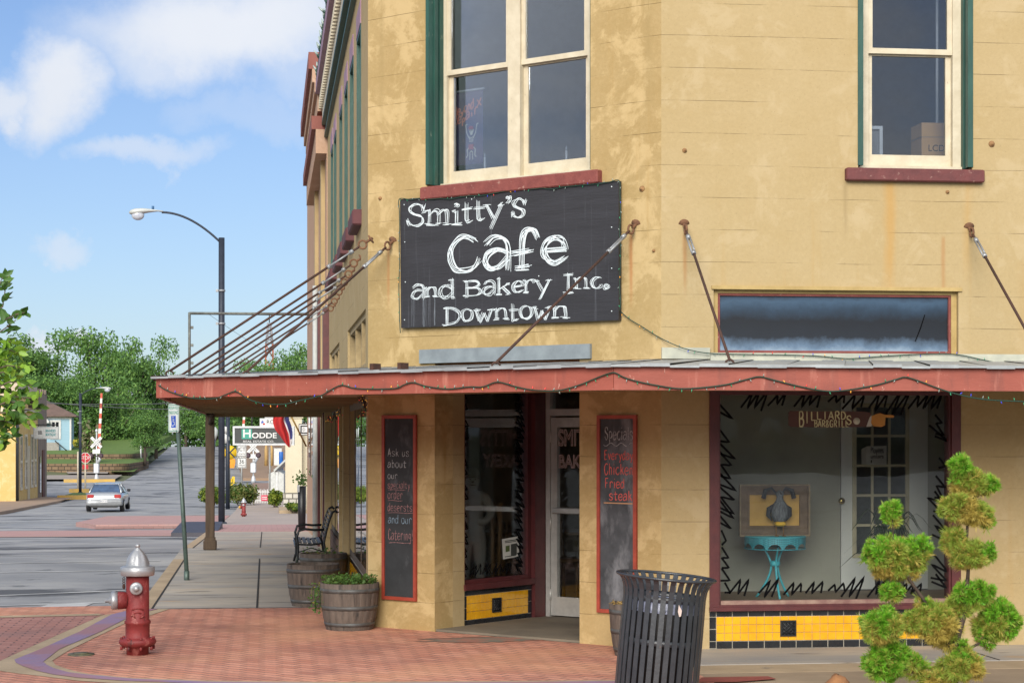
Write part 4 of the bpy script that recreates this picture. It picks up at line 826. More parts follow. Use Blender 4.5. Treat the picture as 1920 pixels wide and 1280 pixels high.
# ================================================================== CANOPY
CX0, CYE = -1.03, 33.2; FB = 2.15                        # outer x, far end, projection
TIP = (CX0, 17.636 - CX0); RC = (17.636 - (YF - FB), YF - FB); XE = 12.0
FZ0, FZ1 = 2.27, 2.455
FO = Fr(FC.P(0, -2.1, 0), FC.ex, FC.ey)                 # outer chamfer plane
def canopy():
    t = thing('canopy', 'flat red-edged canopy with sheet metal roof hung over the pavement round the café corner', 'canopy', (CX0, TIP[1], 0)); o = t.location
    th = .04
    for (p, q) in [((CX0, CYE), TIP), (TIP, RC), (RC, (XE, RC[1]))]:
        d = (Vector(q) - Vector(p)).normalized(); n = Vector((-d.y, d.x)); l = (Vector(q) - Vector(p)).length
        m = MB(Fr((*p, 0), (*d, 0), (*n, 0))); e0 = .0; m.box(e0 + .003, l - .003, 0, th, FZ0, FZ1); m.box(.01, l - .01, -.012, 0, FZ0 + .0, FZ0 + .035) if False else None
        m.build('fascia', FASC, t, o)
    s = MB(); pts = [(CX0 + .04, TIP[1] + .02), (RC[0] + .02, RC[1] + .04), (XE, RC[1] + .04), (XE, YF), (XR, YF), (CL.x, CL.y), (CL.x, CYE), (CX0 + .04, CYE)]
    s.slab(pts, FZ0 + .045, FZ0 + .075); s.build('soffit', SOFF, t, o)
    for y in np.arange(20.5, CYE - .3, 1.25): s = MB(); s.box(CX0 + .05, CL.x, y, y + .05, FZ0 - .0, FZ0 + .0449); s.build('joist', SOFF, t, o)
    s = MB(); s.box(CX0 + .05, CL.x, CYE - .06, CYE, FZ0 - .05, FZ0 + .0449); s.build('beam', SOFF, t, o)
    r = MB(); e = .05; zo, zi = FZ1 + .012, FZ1 + .135
    out = [(CX0 - e, CYE + .03), (CX0 - e, TIP[1] - .03), (RC[0] - .03, RC[1] - e), (XE, RC[1] - e)]; inn = [(CL.x, CYE + .03), (CL.x, CL.y), (XR, YF), (XE, YF)]
    for i in range(3):
        n = 34 if i == 0 else 22 if i == 1 else 40
        for k in range(n):
            def L(a, b, q): return (a[0] + (b[0] - a[0]) * q, a[1] + (b[1] - a[1]) * q)
            q0, q1 = k / n, (k + 1) / n; o0, o1, i0, i1 = L(out[i], out[i + 1], q0), L(out[i], out[i + 1], q1), L(inn[i], inn[i + 1], q0), L(inn[i], inn[i + 1], q1)
            dz = .008 * (k % 2); g = .004 * math.sin(k * 2.3)
            r.add([(*o0, zo + dz + g), (*o1, zo + dz + g), (*i1, zi + dz), (*i0, zi + dz), (*o0, zo - .018 + g), (*o1, zo - .018 + g)], [(0, 1, 2, 3), (4, 5, 1, 0)])
    r.build('roof_sheet', ROOFM, t, o)
    f = MB(FC); f.box(hx(FC, 790), hx(FC, 1110), -.035, -.003, 2.62, 2.755); f.build('flashing', mat('blue_grey_flashing', (.27, .31, .33), (.2, .23, .25), .6, .2, nscale=5), t, o)
    f = MB(FF); f.box(.0, hx(FF, 1330), -.03, -.003, 2.60, 2.70); f.box(hx(FF, 1330), 6, -.05, -.03, 2.58, 2.655); f.build('flashing', mat('pale_flashing', (.50, .50, .40), (.36, .37, .31), .7, nscale=4), t, o)
    # rust-brown clips on the roof edge
    for px in (705, 757):
        a = FO.hit(px, HY, 0)[0]; c = MB(FO); c.box(a - .02, a + .02, -.06, .04, FZ1 + .02, FZ1 + .075); c.build('roof_clip', RUST, t, o)
    p = MB(); px, py = CX0 + .10, CYE - .25; z0 = gz(py)
    p.box(px - .075, px + .075, py - .075, py + .075, z0 + .2, FZ0 + .01, .012); p.box(px - .11, px + .11, py - .11, py + .11, z0, z0 + .16, .015); p.box(px - .09, px + .09, py - .09, py + .09, z0 + .16, z0 + .21)
    p.build('post', WOODP, t, o)
    b = MB(); b.tube([(CX0 + .1, py - .08, FZ0 - .16), (CX0 + .15, py - .5, FZ0 + .0)], .03, 6); b.build('brace', WOODP, t, o)
    def rod(p0, p1):
        p0, p1 = Vector(p0), Vector(p1); d = (p1 - p0).normalized(); l = (p1 - p0).length
        m = MB(); m.tube([p0 + d * .42, p1], .0125, 7); m.tube([p0 + d * .05, p0 + d * .14], .012, 6); hk = [p1 + Vector((math.cos(q) * .035, 0, math.sin(q) * .035 - .03)) for q in np.linspace(0, 5, 9)]; m.tube(hk, .010, 6); m.box(p1.x - .05, p1.x + .05, p1.y - .05, p1.y + .05, p1.z - .075, p1.z - .055)
        ro = m.build('stay_rod', RUST, t, o)
        m = MB(); a = d.cross(Vector((0, 0, 1))).normalized() * .014
        m.tube([p0 + d * .13, p0 + d * .17], .022, 8); m.tube([p0 + d * .39, p0 + d * .43], .022, 8)
        for s in (-1, 1): m.tube([p0 + d * .15 + a * s, p0 + d * .41 + a * s], .010, 6)
        m.build('turnbuckle', ZINC, ro, o)
        m = MB(); u = d.cross(Vector((0, 0, 1))).normalized(); w = u.cross(d)
        m.tube([p0 + d * .02 + (d * math.cos(q) + w * math.sin(q)) * .04 for q in np.linspace(0, 6.28, 13)], .011, 6); m.tube([p0 - d * .10, p0 - d * .01], .015, 6); m.lathe([(.045, 0), (.05, .012), (.01, .02)], 12, tuple(p0 - d * .085), ax=tuple(d * Vector((1, 1, 0)) if False else d))
        m.build('eye_bolt', mat('old_rust', (.20, .095, .045), (.12, .055, .03), .85, nscale=25, bump=.3), ro, o)
    for i, (px, py) in enumerate([(683, 465), (666, 501), (656, 522), (648, 537), (638, 553), (629, 571), (622, 584)]):
        a, z = FL.hit(px, py, -.06); z = z + (3.84 - z) * .5; p = FL.P(a, -.06, z); rod(p, (CX0 + .10, p.y + .05, FZ1 + .085))
    for (q, e) in [((729, 459), (462, 697)), ((1185, 428), (930, 680))]:
        a, z = FC.hit(*q, -.06); a2, z2 = FC.hit(*e, -1.93); rod(FC.P(a, -.06, z), FC.P(a2, -1.93, z2))
    a, z = FF.hit(1285, 428, -.06); a2, z2 = FF.hit(1368, 675, -1.7); rod(FF.P(a, -.06, z), FF.P(a2, -1.7, z2))
    a3, z3 = FF.hit(1821, 434, -.06); rod(FF.P(a3, -.06, z3), FF.P(a3 + (a2 - a) * .95, -1.7, z2))
canopy()

# ================================================================== STRING LIGHTS
WIRE = mat('green_wire', (.012, .05, .032), None, .5)
BULBM = [emit('bulb_green', (.03, .30, .14), .15), emit('bulb_blue', (.04, .06, .6), .25), emit('bulb_amber', (.8, .35, .05), .35), emit('bulb_red', (.7, .06, .05), .25), mat('bulb_clear', (.35, .42, .38), None, .2)]
def bulb_proto(k, s=1.):
    m = MB(); m.lathe([(.0055 * s, 0), (.0065 * s, .014 * s)], 6); m.mi = 1; m.lathe([(.005 * s, .014 * s), (.006 * s, .022 * s), (.002 * s, .042 * s)], 6); o = m.build('bulb', [WIRE, BULBM[k]], uv=False); me = o.data; bpy.data.objects.remove(o); return me
BM = [bulb_proto(k, .72) for k in range(5)]; BMS = [bulb_proto(k, .6) for k in range(5)]
def string_lights(name, pts, label, n, seed, r=.0055, meshes=BM, up=.5, cat='string lights', probs=(.36, .10, .10, .07, .37), sag=True, bname='bulb'):
    rng = random.Random(seed); P = [Vector(p) for p in pts]; org = P[0].copy()
    t = thing(name, label, cat, org); D = []
    for i in range(len(P) - 1):
        p0, p1, p2, p3 = P[max(i - 1, 0)], P[i], P[i + 1], P[min(i + 2, len(P) - 1)]
        for k in range(6): q = k / 6; D.append(.5 * (2 * p1 + (p2 - p0) * q + (2 * p0 - 5 * p1 + 4 * p2 - p3) * q * q + (3 * p1 - p0 - 3 * p2 + p3) * q ** 3))
    D.append(P[-1]); m = MB(); m.tube(D, r, 5); m.build('wire', WIRE, t, org, uv=False)
    ln = [0]
    for a, b in zip(D[:-1], D[1:]): ln.append(ln[-1] + (b - a).length)
    for k in range(n):
        s = (k + .5 + rng.uniform(-.25, .25)) / n * ln[-1]; i = max(j for j in range(len(ln)) if ln[j] <= s); i = min(i, len(D) - 2); p = D[i].lerp(D[i + 1], (s - ln[i]) / max(1e-6, ln[i + 1] - ln[i]))
        o = bpy.data.objects.new(bname, meshes[rng.choices(range(5), probs)[0]]); COL.objects.link(o); o.parent = t; o.location = p - org
        d = Vector((rng.gauss(0, .5), rng.gauss(0, .25), 1 if rng.random() < up else -1)); o.rotation_euler = d.to_track_quat('Z', 'Y').to_euler()
    return t
FOP = Fr(FC.P(0, -2.115, 0), FC.ex, FC.ey); FFP = Fr((XR, YF - FB - .015, 0))
def onf(x, y):
    f = FOP if x < 1149 else FFP; a, z = f.hit(x, y); return f.P(a, 0, z)
string_lights('string_lights', [onf(*p) for p in [(297, 722), (312, 731), (330, 738), (360, 746), (400, 747), (425, 739), (443, 734), (468, 749), (500, 757), (535, 757), (565, 750), (600, 742), (618, 732), (640, 722), (662, 727), (690, 729), (740, 728), (758, 721), (775, 717), (800, 724), (840, 729), (880, 725), (905, 725), (933, 716), (965, 724), (1000, 731), (1045, 732), (1085, 722), (1110, 712), (1130, 704), (1146, 699), (1154, 699), (1172, 708), (1200, 716), (1230, 722), (1270, 728), (1310, 727), (1360, 721), (1400, 711), (1424, 706), (1450, 712), (1490, 722), (1540, 732), (1580, 732), (1640, 722), (1680, 711), (1697, 707), (1720, 713), (1760, 728), (1800, 740), (1850, 749), (1930, 753)]],
              'coloured string lights draped in scallops along the red canopy edge', 96, 1)
# ================================================================== CAFÉ SIGN
def cafe_sign():
    y = -.055; c = [FC.hit(750, 374, y), FC.hit(1160, 339, y), FC.hit(1160, 600, y), FC.hit(752, 615, y)]
    org = FC.P(c[3][0], y, c[3][1]); t = thing('cafe_sign', 'large charcoal board hand painted with Smitty lettering for a café and bakery', 'sign', org)
    t['label'] = 'large charcoal board hand lettered in white for a café and bakery, below the chamfer window'
    m = MB(FC); n = 8
    f = [(p[0], y, p[1]) for p in c]; b = [(p[0], -.012, p[1]) for p in c]
    m.add(f + b, [(0, 3, 2, 1), (4, 5, 6, 7), (0, 1, 5, 4), (1, 2, 6, 5), (2, 3, 7, 6), (3, 0, 4, 7)]); m.build('sign_board', SIGNB, t, org)
    def zp(zx, zy): return FC.hit(740 + zx / 4.266, 330 + zy / 4.266, y - .003)
    rng = random.Random(12)
    def word(letters, w, passes, J, seed):
        rng = random.Random(seed); m = MB(FC); kk = [0]
        for ch, x0, x1, yt, yb, sl in letters:        # sl: rise of the letter's own baseline to the right, in zoom pixels
            Ju, Jv = J / (x1 - x0) * 10, J / (yb - yt) * 10
            for st in strokes(ch, True):
                short = len(st) == 2 and abs(st[0][1] - st[1][1]) < 1.2
                for q in range(max(2, passes - (1 if short else 0))):
                    f_ = (q / max(1, passes - 1) - .5) * 2 + rng.gauss(0, .15)
                    dx, dy = (f_ * Ju * .9, rng.gauss(0, .35) * Jv) if not short else (rng.gauss(0, .6), f_ * Jv * .7)
                    e0, e1 = rng.uniform(-.5, .3), rng.uniform(-.3, .5)
                    pp = [(p[0] + dx * (1 - .25 * abs(i / len(st) - .5)) + rng.gauss(0, .16), p[1] + dy + rng.gauss(0, .2)) for i, p in enumerate(st)]
                    a, b_ = Vector(pp[0]), Vector(pp[1]); pp[0] = tuple(a + (a - b_).normalized() * e1)
                    pts = []
                    for (u, v) in catmull(pp): pts.append(zp(x0 + u / 10 * (x1 - x0), yb - v / 10 * (yb - yt) - sl * u / 10))
                    ribbon(m, pts, w * rng.uniform(.8, 1.2), y - .003 - .0005 * (kk[0] % 8)); kk[0] += 1
        m.build('lettering', PAINTW, t, org)
    word([('S', 100, 245, 232, 405, 8), ('m', 240, 450, 270, 388, 8), ('j', 458, 535, 272, 385, 6), ('t', 540, 630, 215, 372, 6), ('t', 632, 722, 208, 362, 6), ('y', 722, 872, 222, 420, 8), ("'", 890, 942, 165, 225, 0), ('s', 942, 1050, 188, 335, 4), ("'", 480, 520, 222, 250, 0)], .0066, 4, 14, 1)
    word([('C', 425, 670, 490, 765, 0), ('a', 715, 930, 495, 750, 0), ('f', 945, 1140, 435, 750, 0), ('e', 1185, 1375, 498, 692, 0)], .0085, 8, 25, 2)
    word([('a', 140, 240, 872, 985, 4), ('n', 238, 350, 885, 962, 4), ('d', 358, 488, 828, 975, 5), ('B', 550, 695, 843, 958, 6), ('a', 708, 808, 845, 950, 4), ('k', 812, 925, 818, 945, 4), ('e', 945, 1028, 842, 930, 3), ('r', 1030, 1120, 828, 930, 4), ('y', 1122, 1252, 830, 990, 5), ('I', 1345, 1432, 788, 935, 3), ('n', 1432, 1558, 810, 898, 6), ('c', 1572, 1655, 808, 898, 3), ('o', 1677, 1712, 866, 900, 0)], .006, 4, 11.5, 3)
    word([('D', 390, 525, 1055, 1190, 6), ('o', 538, 625, 1065, 1160, 2), ('w', 632, 790, 1065, 1165, 6), ('n', 792, 912, 1055, 1142, 5), ('t', 908, 998, 1028, 1162, 5), ('o', 1003, 1098, 1040, 1142, 2), ('w', 1102, 1252, 1045, 1148, 5), ('n', 1255, 1398, 1040, 1132, 6)], .006, 4, 11.5, 4)
    # white paint that has run down the board
    m = MB(FC); r = random.Random(8)
    for zx, zt, zb, w in [(135, 985, 1200, .004), (148, 990, 1205, .006), (160, 985, 1200, .003), (222, 985, 1190, .004), (233, 900, 1205, .011), (243, 985, 1200, .005), (255, 990, 1200, .003), (272, 985, 1190, .003), (318, 930, 1195, .011), (323, 985, 1190, .005)]:
        pts = [zp(zx + r.gauss(0, 1), zt + (zb - zt) * k / 6) for k in range(7)]; ribbon(m, pts, w, y - .002, False)
    m.build('paint_run', mat('thin_paint_run', (.16, .175, .20), (.09, .10, .115), .7, nscale=14, stretch=(2, 2, .5)), t, org)
    m = MB(FC)
    for zx, zy in [(75, 230), (80, 528), (84, 848), (78, 1150), (1735, 86), (1735, 410), (1735, 738), (1735, 1080), (615, 186), (1152, 800)]:
        a, z = zp(zx, zy); m.cyl((a, y - .004, z), (a, y + .001, z), .006, 8)
    m.build('screw', PAINTW, t, org)
cafe_sign()
def onsign(zx, zy, b=-.07):
    a, z = FC.hit(740 + zx / 4.266, 330 + zy / 4.266, b); return FC.P(a, b, z)
string_lights('string_lights', [onsign(*p) for p in [(45, 1255), (40, 1150), (36, 1000), (34, 850), (40, 700), (36, 550), (40, 400), (38, 290), (38, 185), (130, 190), (210, 178), (290, 186), (370, 180), (440, 186), (520, 170), (600, 160), (680, 160), (760, 145), (850, 128), (940, 115), (1030, 102), (1100, 105), (1180, 98), (1260, 106), (1350, 88), (1440, 80), (1540, 70), (1640, 62), (1720, 48), (1795, 38), (1802, 150), (1806, 300), (1800, 450), (1806, 600), (1803, 750), (1800, 900), (1806, 1010), (1800, 1075)]],
              'thin string of lights tacked round the edge of the charcoal café sign', 60, 2, .0045, BMS)
def onw(x, y, b=-.025):
    f = FC if x < 1242 else FF; a, z = f.hit(x, y, b); return f.P(a, b, z)
string_lights('string_lights', [onw(*p) for p in [(1163, 583), (1180, 598), (1205, 613), (1232, 630)]] + [onw(*p, -.07) for p in [(1262, 645), (1290, 655), (1330, 662), (1400, 664), (1470, 665), (1530, 667), (1590, 672), (1650, 668), (1720, 664), (1790, 664), (1850, 676), (1890, 684)]],
              'thin dark string of lights sagging from the café sign to under the frosted transom', 42, 3, .0045, BMS)
def fairy(pts, label, seed):
    rng = random.Random(seed); org = Vector(pts[0]); t = thing('fairy_lights', label, 'string lights', org); m = MB(); D = []
    for a, b in zip(pts[:-1], pts[1:]):
        for k in range(14): q = k / 14; D.append(Vector(a).lerp(Vector(b), q) + Vector((rng.gauss(0, .012), rng.gauss(0, .05), rng.gauss(0, .028))))
    m.tube(D, .004, 4); m.build('wire', RUST, t, org, uv=False)
    for k in range(44):
        o = bpy.data.objects.new('bulb', BMS[rng.choices(range(5), (.12, .02, .5, .32, .04))[0]]); COL.objects.link(o); o.parent = t; p = rng.choice(D); o.location = p - org + Vector((rng.gauss(0, .01), rng.gauss(0, .02), rng.gauss(0, .02))); o.rotation_euler = (rng.uniform(0, 6), rng.uniform(0, 6), 0)
def onl(x, y, b=-.05): a, z = FL.hit(x, y, b); return FL.P(a, b, z)
fairy([onl(649, 744, -.06), onl(660, 748, -.06), onl(676, 744, -.06), onl(684, 752, -.06), onl(688, 762, -.06)], 'dense bunch of amber fairy lights at the head of the near side window', 5)
fairy([onl(613, 784, -.12), onl(622, 788, -.12), onl(630, 780, -.12), onl(642, 768, -.12)], 'small bunch of amber fairy lights over the farther side window', 6)
# big bulbs along the parapet of the side street
t0 = string_lights('parapet_lights', [FL.P(a, -.19, 7.79) for a in np.linspace(.1, LEN - .1, 30)], 'row of large pointed bulbs standing along the parapet of the ochre building', 80, 9, .012, [bulb_proto(4, 3.2)] * 5, 1.0)

# ================================================================== CHALKBOARDS
CHW, CHR, CHB, CHP = mat('white_chalk', (.50, .50, .50), (.15, .155, .16), .9, nscale=45), mat('red_chalk', (.62, .12, .10), (.45, .08, .07), .9, nscale=60), mat('blue_chalk', (.26, .36, .45), (.10, .14, .18), .9, nscale=45), mat('pink_chalk', (.40, .20, .20), (.14, .075, .075), .9, nscale=45)
def fit(m, txt, xa, xb, yb, h, w, y, rng, passes=2, jit=.22):
    a, z = FC.hit(xa, yb, y); a2, _ = FC.hit(xb, yb, y); tm = MB(); e = write(tm, txt, 0, 0, 1, 1, .1, 0, random.Random(1)) - .18
    write(m, txt, a, z, h * 19 / 3650, (a2 - a) / e, w, y, rng, passes, jit)
def chalkboard(x0, x1, bm, label, z0, z1):
    a0, a1 = hx(FC, x0), hx(FC, x1); org = FC.P(a0, 0, z0); t = thing('chalkboard', label, 'chalkboard', org, group='tall chalkboards by the entrance')
    m = MB(FC); m.frame(a0, a1, z0, z1, .034, -.030, -.004); m.build('frame', REDFR, t, org); m = MB(FC); m.box(a0 + .034, a1 - .034, -.017, -.006, z0 + .034, z1 - .034); m.build('board', bm, t, org); return t, org
t, o = chalkboard(719, 783, BLACKP, 'red framed chalkboard about speciality orders and catering, on the pillar beside the barrels', .285, 2.115)
rng = random.Random(22); yb = -.0185
for cm, lst in [(CHW, [('Ask us', 727, 767, 855, 15), ('about', 727, 762, 876, 15), ('our', 727, 745, 897, 13)]), (CHP, [('specialty', 727, 769, 915, 14), ('order', 727, 755, 934, 16), ('desersts', 727, 773, 957, 15), ('Catering!', 728, 774, 1011, 20)]), (CHB, [('and our', 728, 772, 980, 16)])]:
    m = MB(FC)
    for (s, xa, xb, y_, h) in lst: fit(m, s, xa, xb, y_, h, .0055, yb, rng)
    if cm is CHP:
        for xa, xb, y_ in [(728, 760, 918), (727, 755, 938), (727, 775, 961), (729, 769, 1017)]: ribbon(m, [FC.hit(xa + (xb - xa) * k / 6, y_ - 2 * math.sin(k) * .4, yb) for k in range(7)], .0055, yb)
    m.build('chalk_writing', cm, t, o)
t, o = chalkboard(1122, 1196, CHALK2, 'red framed chalkboard of specials with chicken fried steak, on the pillar right of the door', .30, 2.10)
for cm, lst in [(CHW, [('Specials', 1134, 1187, 824, 22)]), (CHR, [('Everyday', 1133, 1187, 861, 16), ('Chicken', 1133, 1187, 889, 19), ('Fried', 1134, 1171, 914, 17), ('steak', 1142, 1185, 937, 17)])]:
    m = MB(FC)
    for (s, xa, xb, y_, h) in lst: fit(m, s, xa, xb, y_, h, .008, yb, rng, 3, .2)
    if cm is CHW: ribbon(m, [FC.hit(1131 + k * 1.9, 833 + 3 * math.sin(k * .62), yb) for k in range(31)], .007, yb)
    m.build('chalk_writing', cm, t, o)
m = MB(FC); ribbon(m, [FC.hit(1132 + k * 9, 942 + k * .3, yb) for k in range(7)], .010, yb, False); m.build('chalk_line', mat('orange_chalk', (.52, .27, .14), None, .9), t, o)

# ================================================================== HYDRANTS
HRED = mat('hydrant_red', (.26, .032, .03), (.18, .022, .022), .6, nscale=7, bump=.5, bscale=30, extra=[((.40, .13, .11), 12, .58, .70, (1, 1, .6)), ((.06, .022, .02), 9, .60, .70, (2, 2, .35)), ((.42, .32, .28), 40, .70, .73, (1, 1, 1))])
SILV = mat('silver_paint', (.50, .51, .52), (.40, .41, .42), .42, .55, nscale=12, bump=.12, bscale=40)
def hydrant(loc, rz, label, sc=1., capm=SILV):
    u = .000856; t = thing('fire_hydrant', label, 'fire hydrant', loc, rz, 'fire hydrants')
    P = lambda l: [(r * u, (1155 - y) * u) for y, r in l]
    b = MB(); b.lathe(P([(1165, 112), (1080, 112), (1072, 150), (1050, 178), (1030, 190), (1005, 186), (990, 172), (985, 128), (975, 122), (845, 122), (838, 132), (812, 133), (804, 122), (790, 118), (352, 116)]), 32)
    b.lathe(P([(0, 0)]) and [(.072, 0), (.078, .06), (.078, .085)], 20, (-.085, 0, .475), ax=(-1, 0, 0))
    b.lathe([(.052, 0), (.052, .03)], 18, (-.012, -.085, .586), ax=(0, -1, 0)); b.lathe([(.052, 0), (.052, .03)], 18, (0, .085, .586), ax=(0, 1, 0))
    # raised casting mark
    for x0, z0, x1, z1 in [(-.05, .40, .05, .40), (-.06, .345, -.02, .325), (.02, .325, .06, .345), (-.03, .365, .03, .365)]: b.tube([(x0, -.098, z0), ((x0 + x1) / 2, -.103, z0 + .012), (x1, -.098, z1)], .006, 5)
    body = b.build('barrel', HRED, t)
    for k in range(8):
        q = k * math.pi / 4 + .2; c = (math.cos(q) * .142, math.sin(q) * .142)
        for z0, z1 in ((.045, .075), (.135, .155)): m = MB(); m.cyl((*c, z0), (*c, z1), .013, 6); m.build('bolt', HRED, body)
    d = MB(); d.lathe(P([(350, 160), (340, 170), (300, 174), (262, 172), (254, 160), (254, 118), (225, 116), (190, 106), (150, 90), (120, 70), (95, 44), (84, 34), (76, 34), (72, 20), (58, 18), (56, 26), (40, 26), (28, 16)]), 48, wave=lambda q, i: 1 + (.035 * math.cos(8 * q) if 6 <= i <= 10 else 0))
    d.build('bonnet', SILV, t)
    c = MB(); c.lathe([(.05, 0), (.079, .004), (.081, .045), (.074, .058), (.03, .062), (.03, .075), (.017, .077), (.015, .11), (.002, .112)], 24, (-.168, 0, .475), ax=(-1, 0, 0)); c.build('outlet_cap', capm, t)
    c = MB(); c.lathe([(.05, 0), (.055, .006), (.055, .03), (.044, .036), (.022, .038), (.022, .052), (.002, .054)], 22, (-.012, -.113, .586), ax=(0, -1, 0)); c.build('outlet_cap', SILV, t)
    c = MB(); 
    for k in range(4): c.tube([(-.118 + math.cos(q) * .010, 0 + math.sin(q) * .004, .665 - k * .02 + math.sin(q) * .012) for q in np.linspace(0, 6.28, 8)], .0035, 4)
    c.ball((-.118, 0, .595), .014, .006, .024, 8, 6); c.build('chain', RUST, t)
    t.scale = (sc, sc, sc); return t
g = atz(258, 1226, 0); hydrant(g, -YAW + .19, 'weathered red fire hydrant with silver bonnet in front of the brick ramp')
g = atg(457, 75); hydrant(g, -YAW + .14, 'small distant red fire hydrant with a yellow outlet cap beside the far walk', .76, mat('hydrant_yellow', (.65, .38, .05), None, .5))

# ================================================================== LITTER BIN
def bin_():
    c = at(1228, 815, 14.0); t = thing('litter_bin', 'leaning black slatted steel litter bin with flared rim at the kerb', 'litter bin', (c.x, c.y, 0), -YAW - .07)
    BM_ = mat('bin_black_paint', (.022, .026, .032), (.035, .04, .047), .38, nscale=10, bump=.15, spec=.6, extra=[((.12, .13, .14), 60, .70, .73, (1, 1, 1)), ((.14, .06, .03), 9, .68, .74, (1, 1, 1))])
    prof = [(.298, .02), (.300, .2), (.300, .5), (.298, .68), (.297, .76), (.303, .82), (.322, .87), (.350, .905)]
    for k in range(34):
        q = 2 * math.pi * (k + .3) / 34; e = Vector((math.cos(q), math.sin(q), 0)); s = Vector((-math.sin(q), math.cos(q), 0)); m = MB(); vs = []
        for r, z in prof:
            p = e * r + Vector((0, 0, z)); w = .0185; i = e * -.007
            vs += [tuple(p - s * w), tuple(p + s * w), tuple(p + s * w + i), tuple(p - s * w + i)]
        n = len(prof); m.add(vs, [(4 * j + a, 4 * j + (a + 1) % 4, 4 * j + 4 + (a + 1) % 4, 4 * j + 4 + a) for j in range(n - 1) for a in range(4)] + [(0, 1, 2, 3), (4 * n - 4, 4 * n - 1, 4 * n - 2, 4 * n - 3)])
        m.build('slat', BM_, t, uv=False)
    m = MB(); m.tube([(math.cos(q) * .352, math.sin(q) * .352, .907) for q in np.linspace(0, 2 * math.pi, 49)], .0115, 8, False); m.build('rim', BM_, t)
    m = MB()
    for z in (.08, .45, .76): m.lathe([(.285, z - .02), (.291, z - .02), (.291, z + .02), (.285, z + .02)], 40, cap=False)
    m.build('band', BM_, t)
    m = MB(); m.lathe([(.02, .03), (.24, .03), (.27, .62), (.275, .68)], 32, cap=False); m.build('liner', mat('liner_black', (.006, .006, .007), None, .6), t)
    m = MB(); m.lathe([(.276, .66), (.278, .735), (.272, .74), (.268, .68), (.2, .60), (.02, .56)], 32, cap=False, wave=lambda q, i: 1 + .012 * math.sin(9 * q + i)); m.build('bin_bag', mat('blue_grey_bag', (.22, .24, .34), (.12, .13, .19), .35, nscale=20, bump=.6, bscale=30), t)
    m = MB(); m.poly([(.10, -.300, .74), (.125, -.302, .70), (.122, -.304, .66), (.11, -.304, .655), (.098, -.302, .69)]); m.build('torn_sticker', mat('torn_paper', (.55, .45, .40), None, .8), t)
    lean = Quaternion(Vector((math.sin(0), 1, 0)), R(5.2)); t.rotation_mode = 'QUATERNION'; t.rotation_quaternion = Quaternion((0, 0, 1), -YAW - .07) @ lean
bin_()

# ================================================================== BARRELS
BARW = mat('grey_barrel_oak', (.135, .105, .085), (.075, .058, .048), .85, nscale=5, bump=.6, bscale=18, stretch=(4, 4, .4), extra=[((.035, .03, .027), 5, .56, .68, (3, 3, .5)), ((.22, .17, .14), 8, .64, .74, (4, 4, .4))])
HOOP = mat('dull_hoop_iron', (.12, .125, .125), (.075, .07, .065), .6, .4, nscale=8)
SOIL = mat('dark_soil', (.05, .035, .022), None, .95, bump=.8, bscale=25)
LEAFG = mat('herb_leaf', (.055, .13, .02), (.09, .16, .03), .6, nscale=3, trans=.3); LEAFY = mat('yellowing_leaf', (.26, .22, .05), (.18, .17, .04), .6, nscale=3, trans=.3); STRAW = mat('dry_straw', (.38, .25, .08), (.25, .16, .05), .8, nscale=9)
def barrel(loc, label, sc=1., plant=0, seed=0, hs=1.):
    r = random.Random(seed); t = thing('barrel_planter', label, 'planter', loc, r.uniform(0, 3), 'half barrel planters')
    m = MB(); prof = [(.232, 0), (.262, .12), (.280, .25), (.289, .37), (.292, .46), (.268, .46), (.262, .40)]
    def wv(q, i): k = (q * 22 / (2 * math.pi)) % 1; return 1 - (.014 if (k < .09 or k > .91) else 0) + .004 * math.sin(q * 22)
    m.lathe([(a * sc, b * sc * hs) for a, b in prof], 110, wave=wv, cap=False); m.build('staves', BARW, t)
    for z, w in ((.04, .035), (.20, .04), (.37, .04)):
        rr = np.interp(z, [0, .12, .25, .37, .46], [.232, .262, .280, .289, .292]) + .004; r2 = np.interp(z + w, [0, .12, .25, .37, .46], [.232, .262, .280, .289, .292]) + .004
        h = MB(); h.lathe([((rr - .006) * sc, z * sc * hs), (rr * sc, z * sc * hs), (r2 * sc, (z + w) * sc * hs), ((r2 - .006) * sc, (z + w) * sc * hs)], 48, cap=False); h.build('hoop', HOOP, t)
    m = MB(); m.lathe([(.001, .415 * sc * hs), (.264 * sc, .405 * sc * hs)], 24, cap=False); m.build('soil', SOIL, t)
    if plant:
        for mt, n, hh in ((LEAFG, plant, .12), (LEAFY, plant // 4, .05)):
            f = MB()
            for _ in range(n):
                q, rr = r.uniform(0, 6.28), math.sqrt(r.random()) * .27 * sc; side = r.random() < .16
                p = Vector((math.cos(q) * rr, math.sin(q) * rr, .41 * sc * hs)); h = r.uniform(.3, 1) * hh
                if side and rr > .1: p = Vector((math.cos(2.3 + r.gauss(0, .35) - t.rotation_euler.z + .6) * .31 * sc, math.sin(2.3 + r.gauss(0, .35) - t.rotation_euler.z + .6) * .31 * sc, r.uniform(.15, .45) * sc)); h = .01
                p = p + Vector((0, 0, h)); d = Vector((r.gauss(0, 1), r.gauss(0, 1), r.gauss(.3, .7))).normalized(); s = d.orthogonal().normalized(); l = r.uniform(.018, .045); w = l * .32
                f.add([tuple(p), tuple(p + d * l * .5 + s * w), tuple(p + d * l), tuple(p + d * l * .5 - s * w)], [(0, 1, 2, 3)])
                if r.random() < .25: f.tube([(p.x, p.y, .40 * sc * hs), tuple(p)], .002, 3)
            f.build('foliage', mt, t, uv=False)
    return t
barrel(atz(651, 1181, 0) + Vector((.03, .14, 0)), 'weathered half barrel planter with leafy herbs against the left pillar, nearest of the barrels', 1., 900, 1)
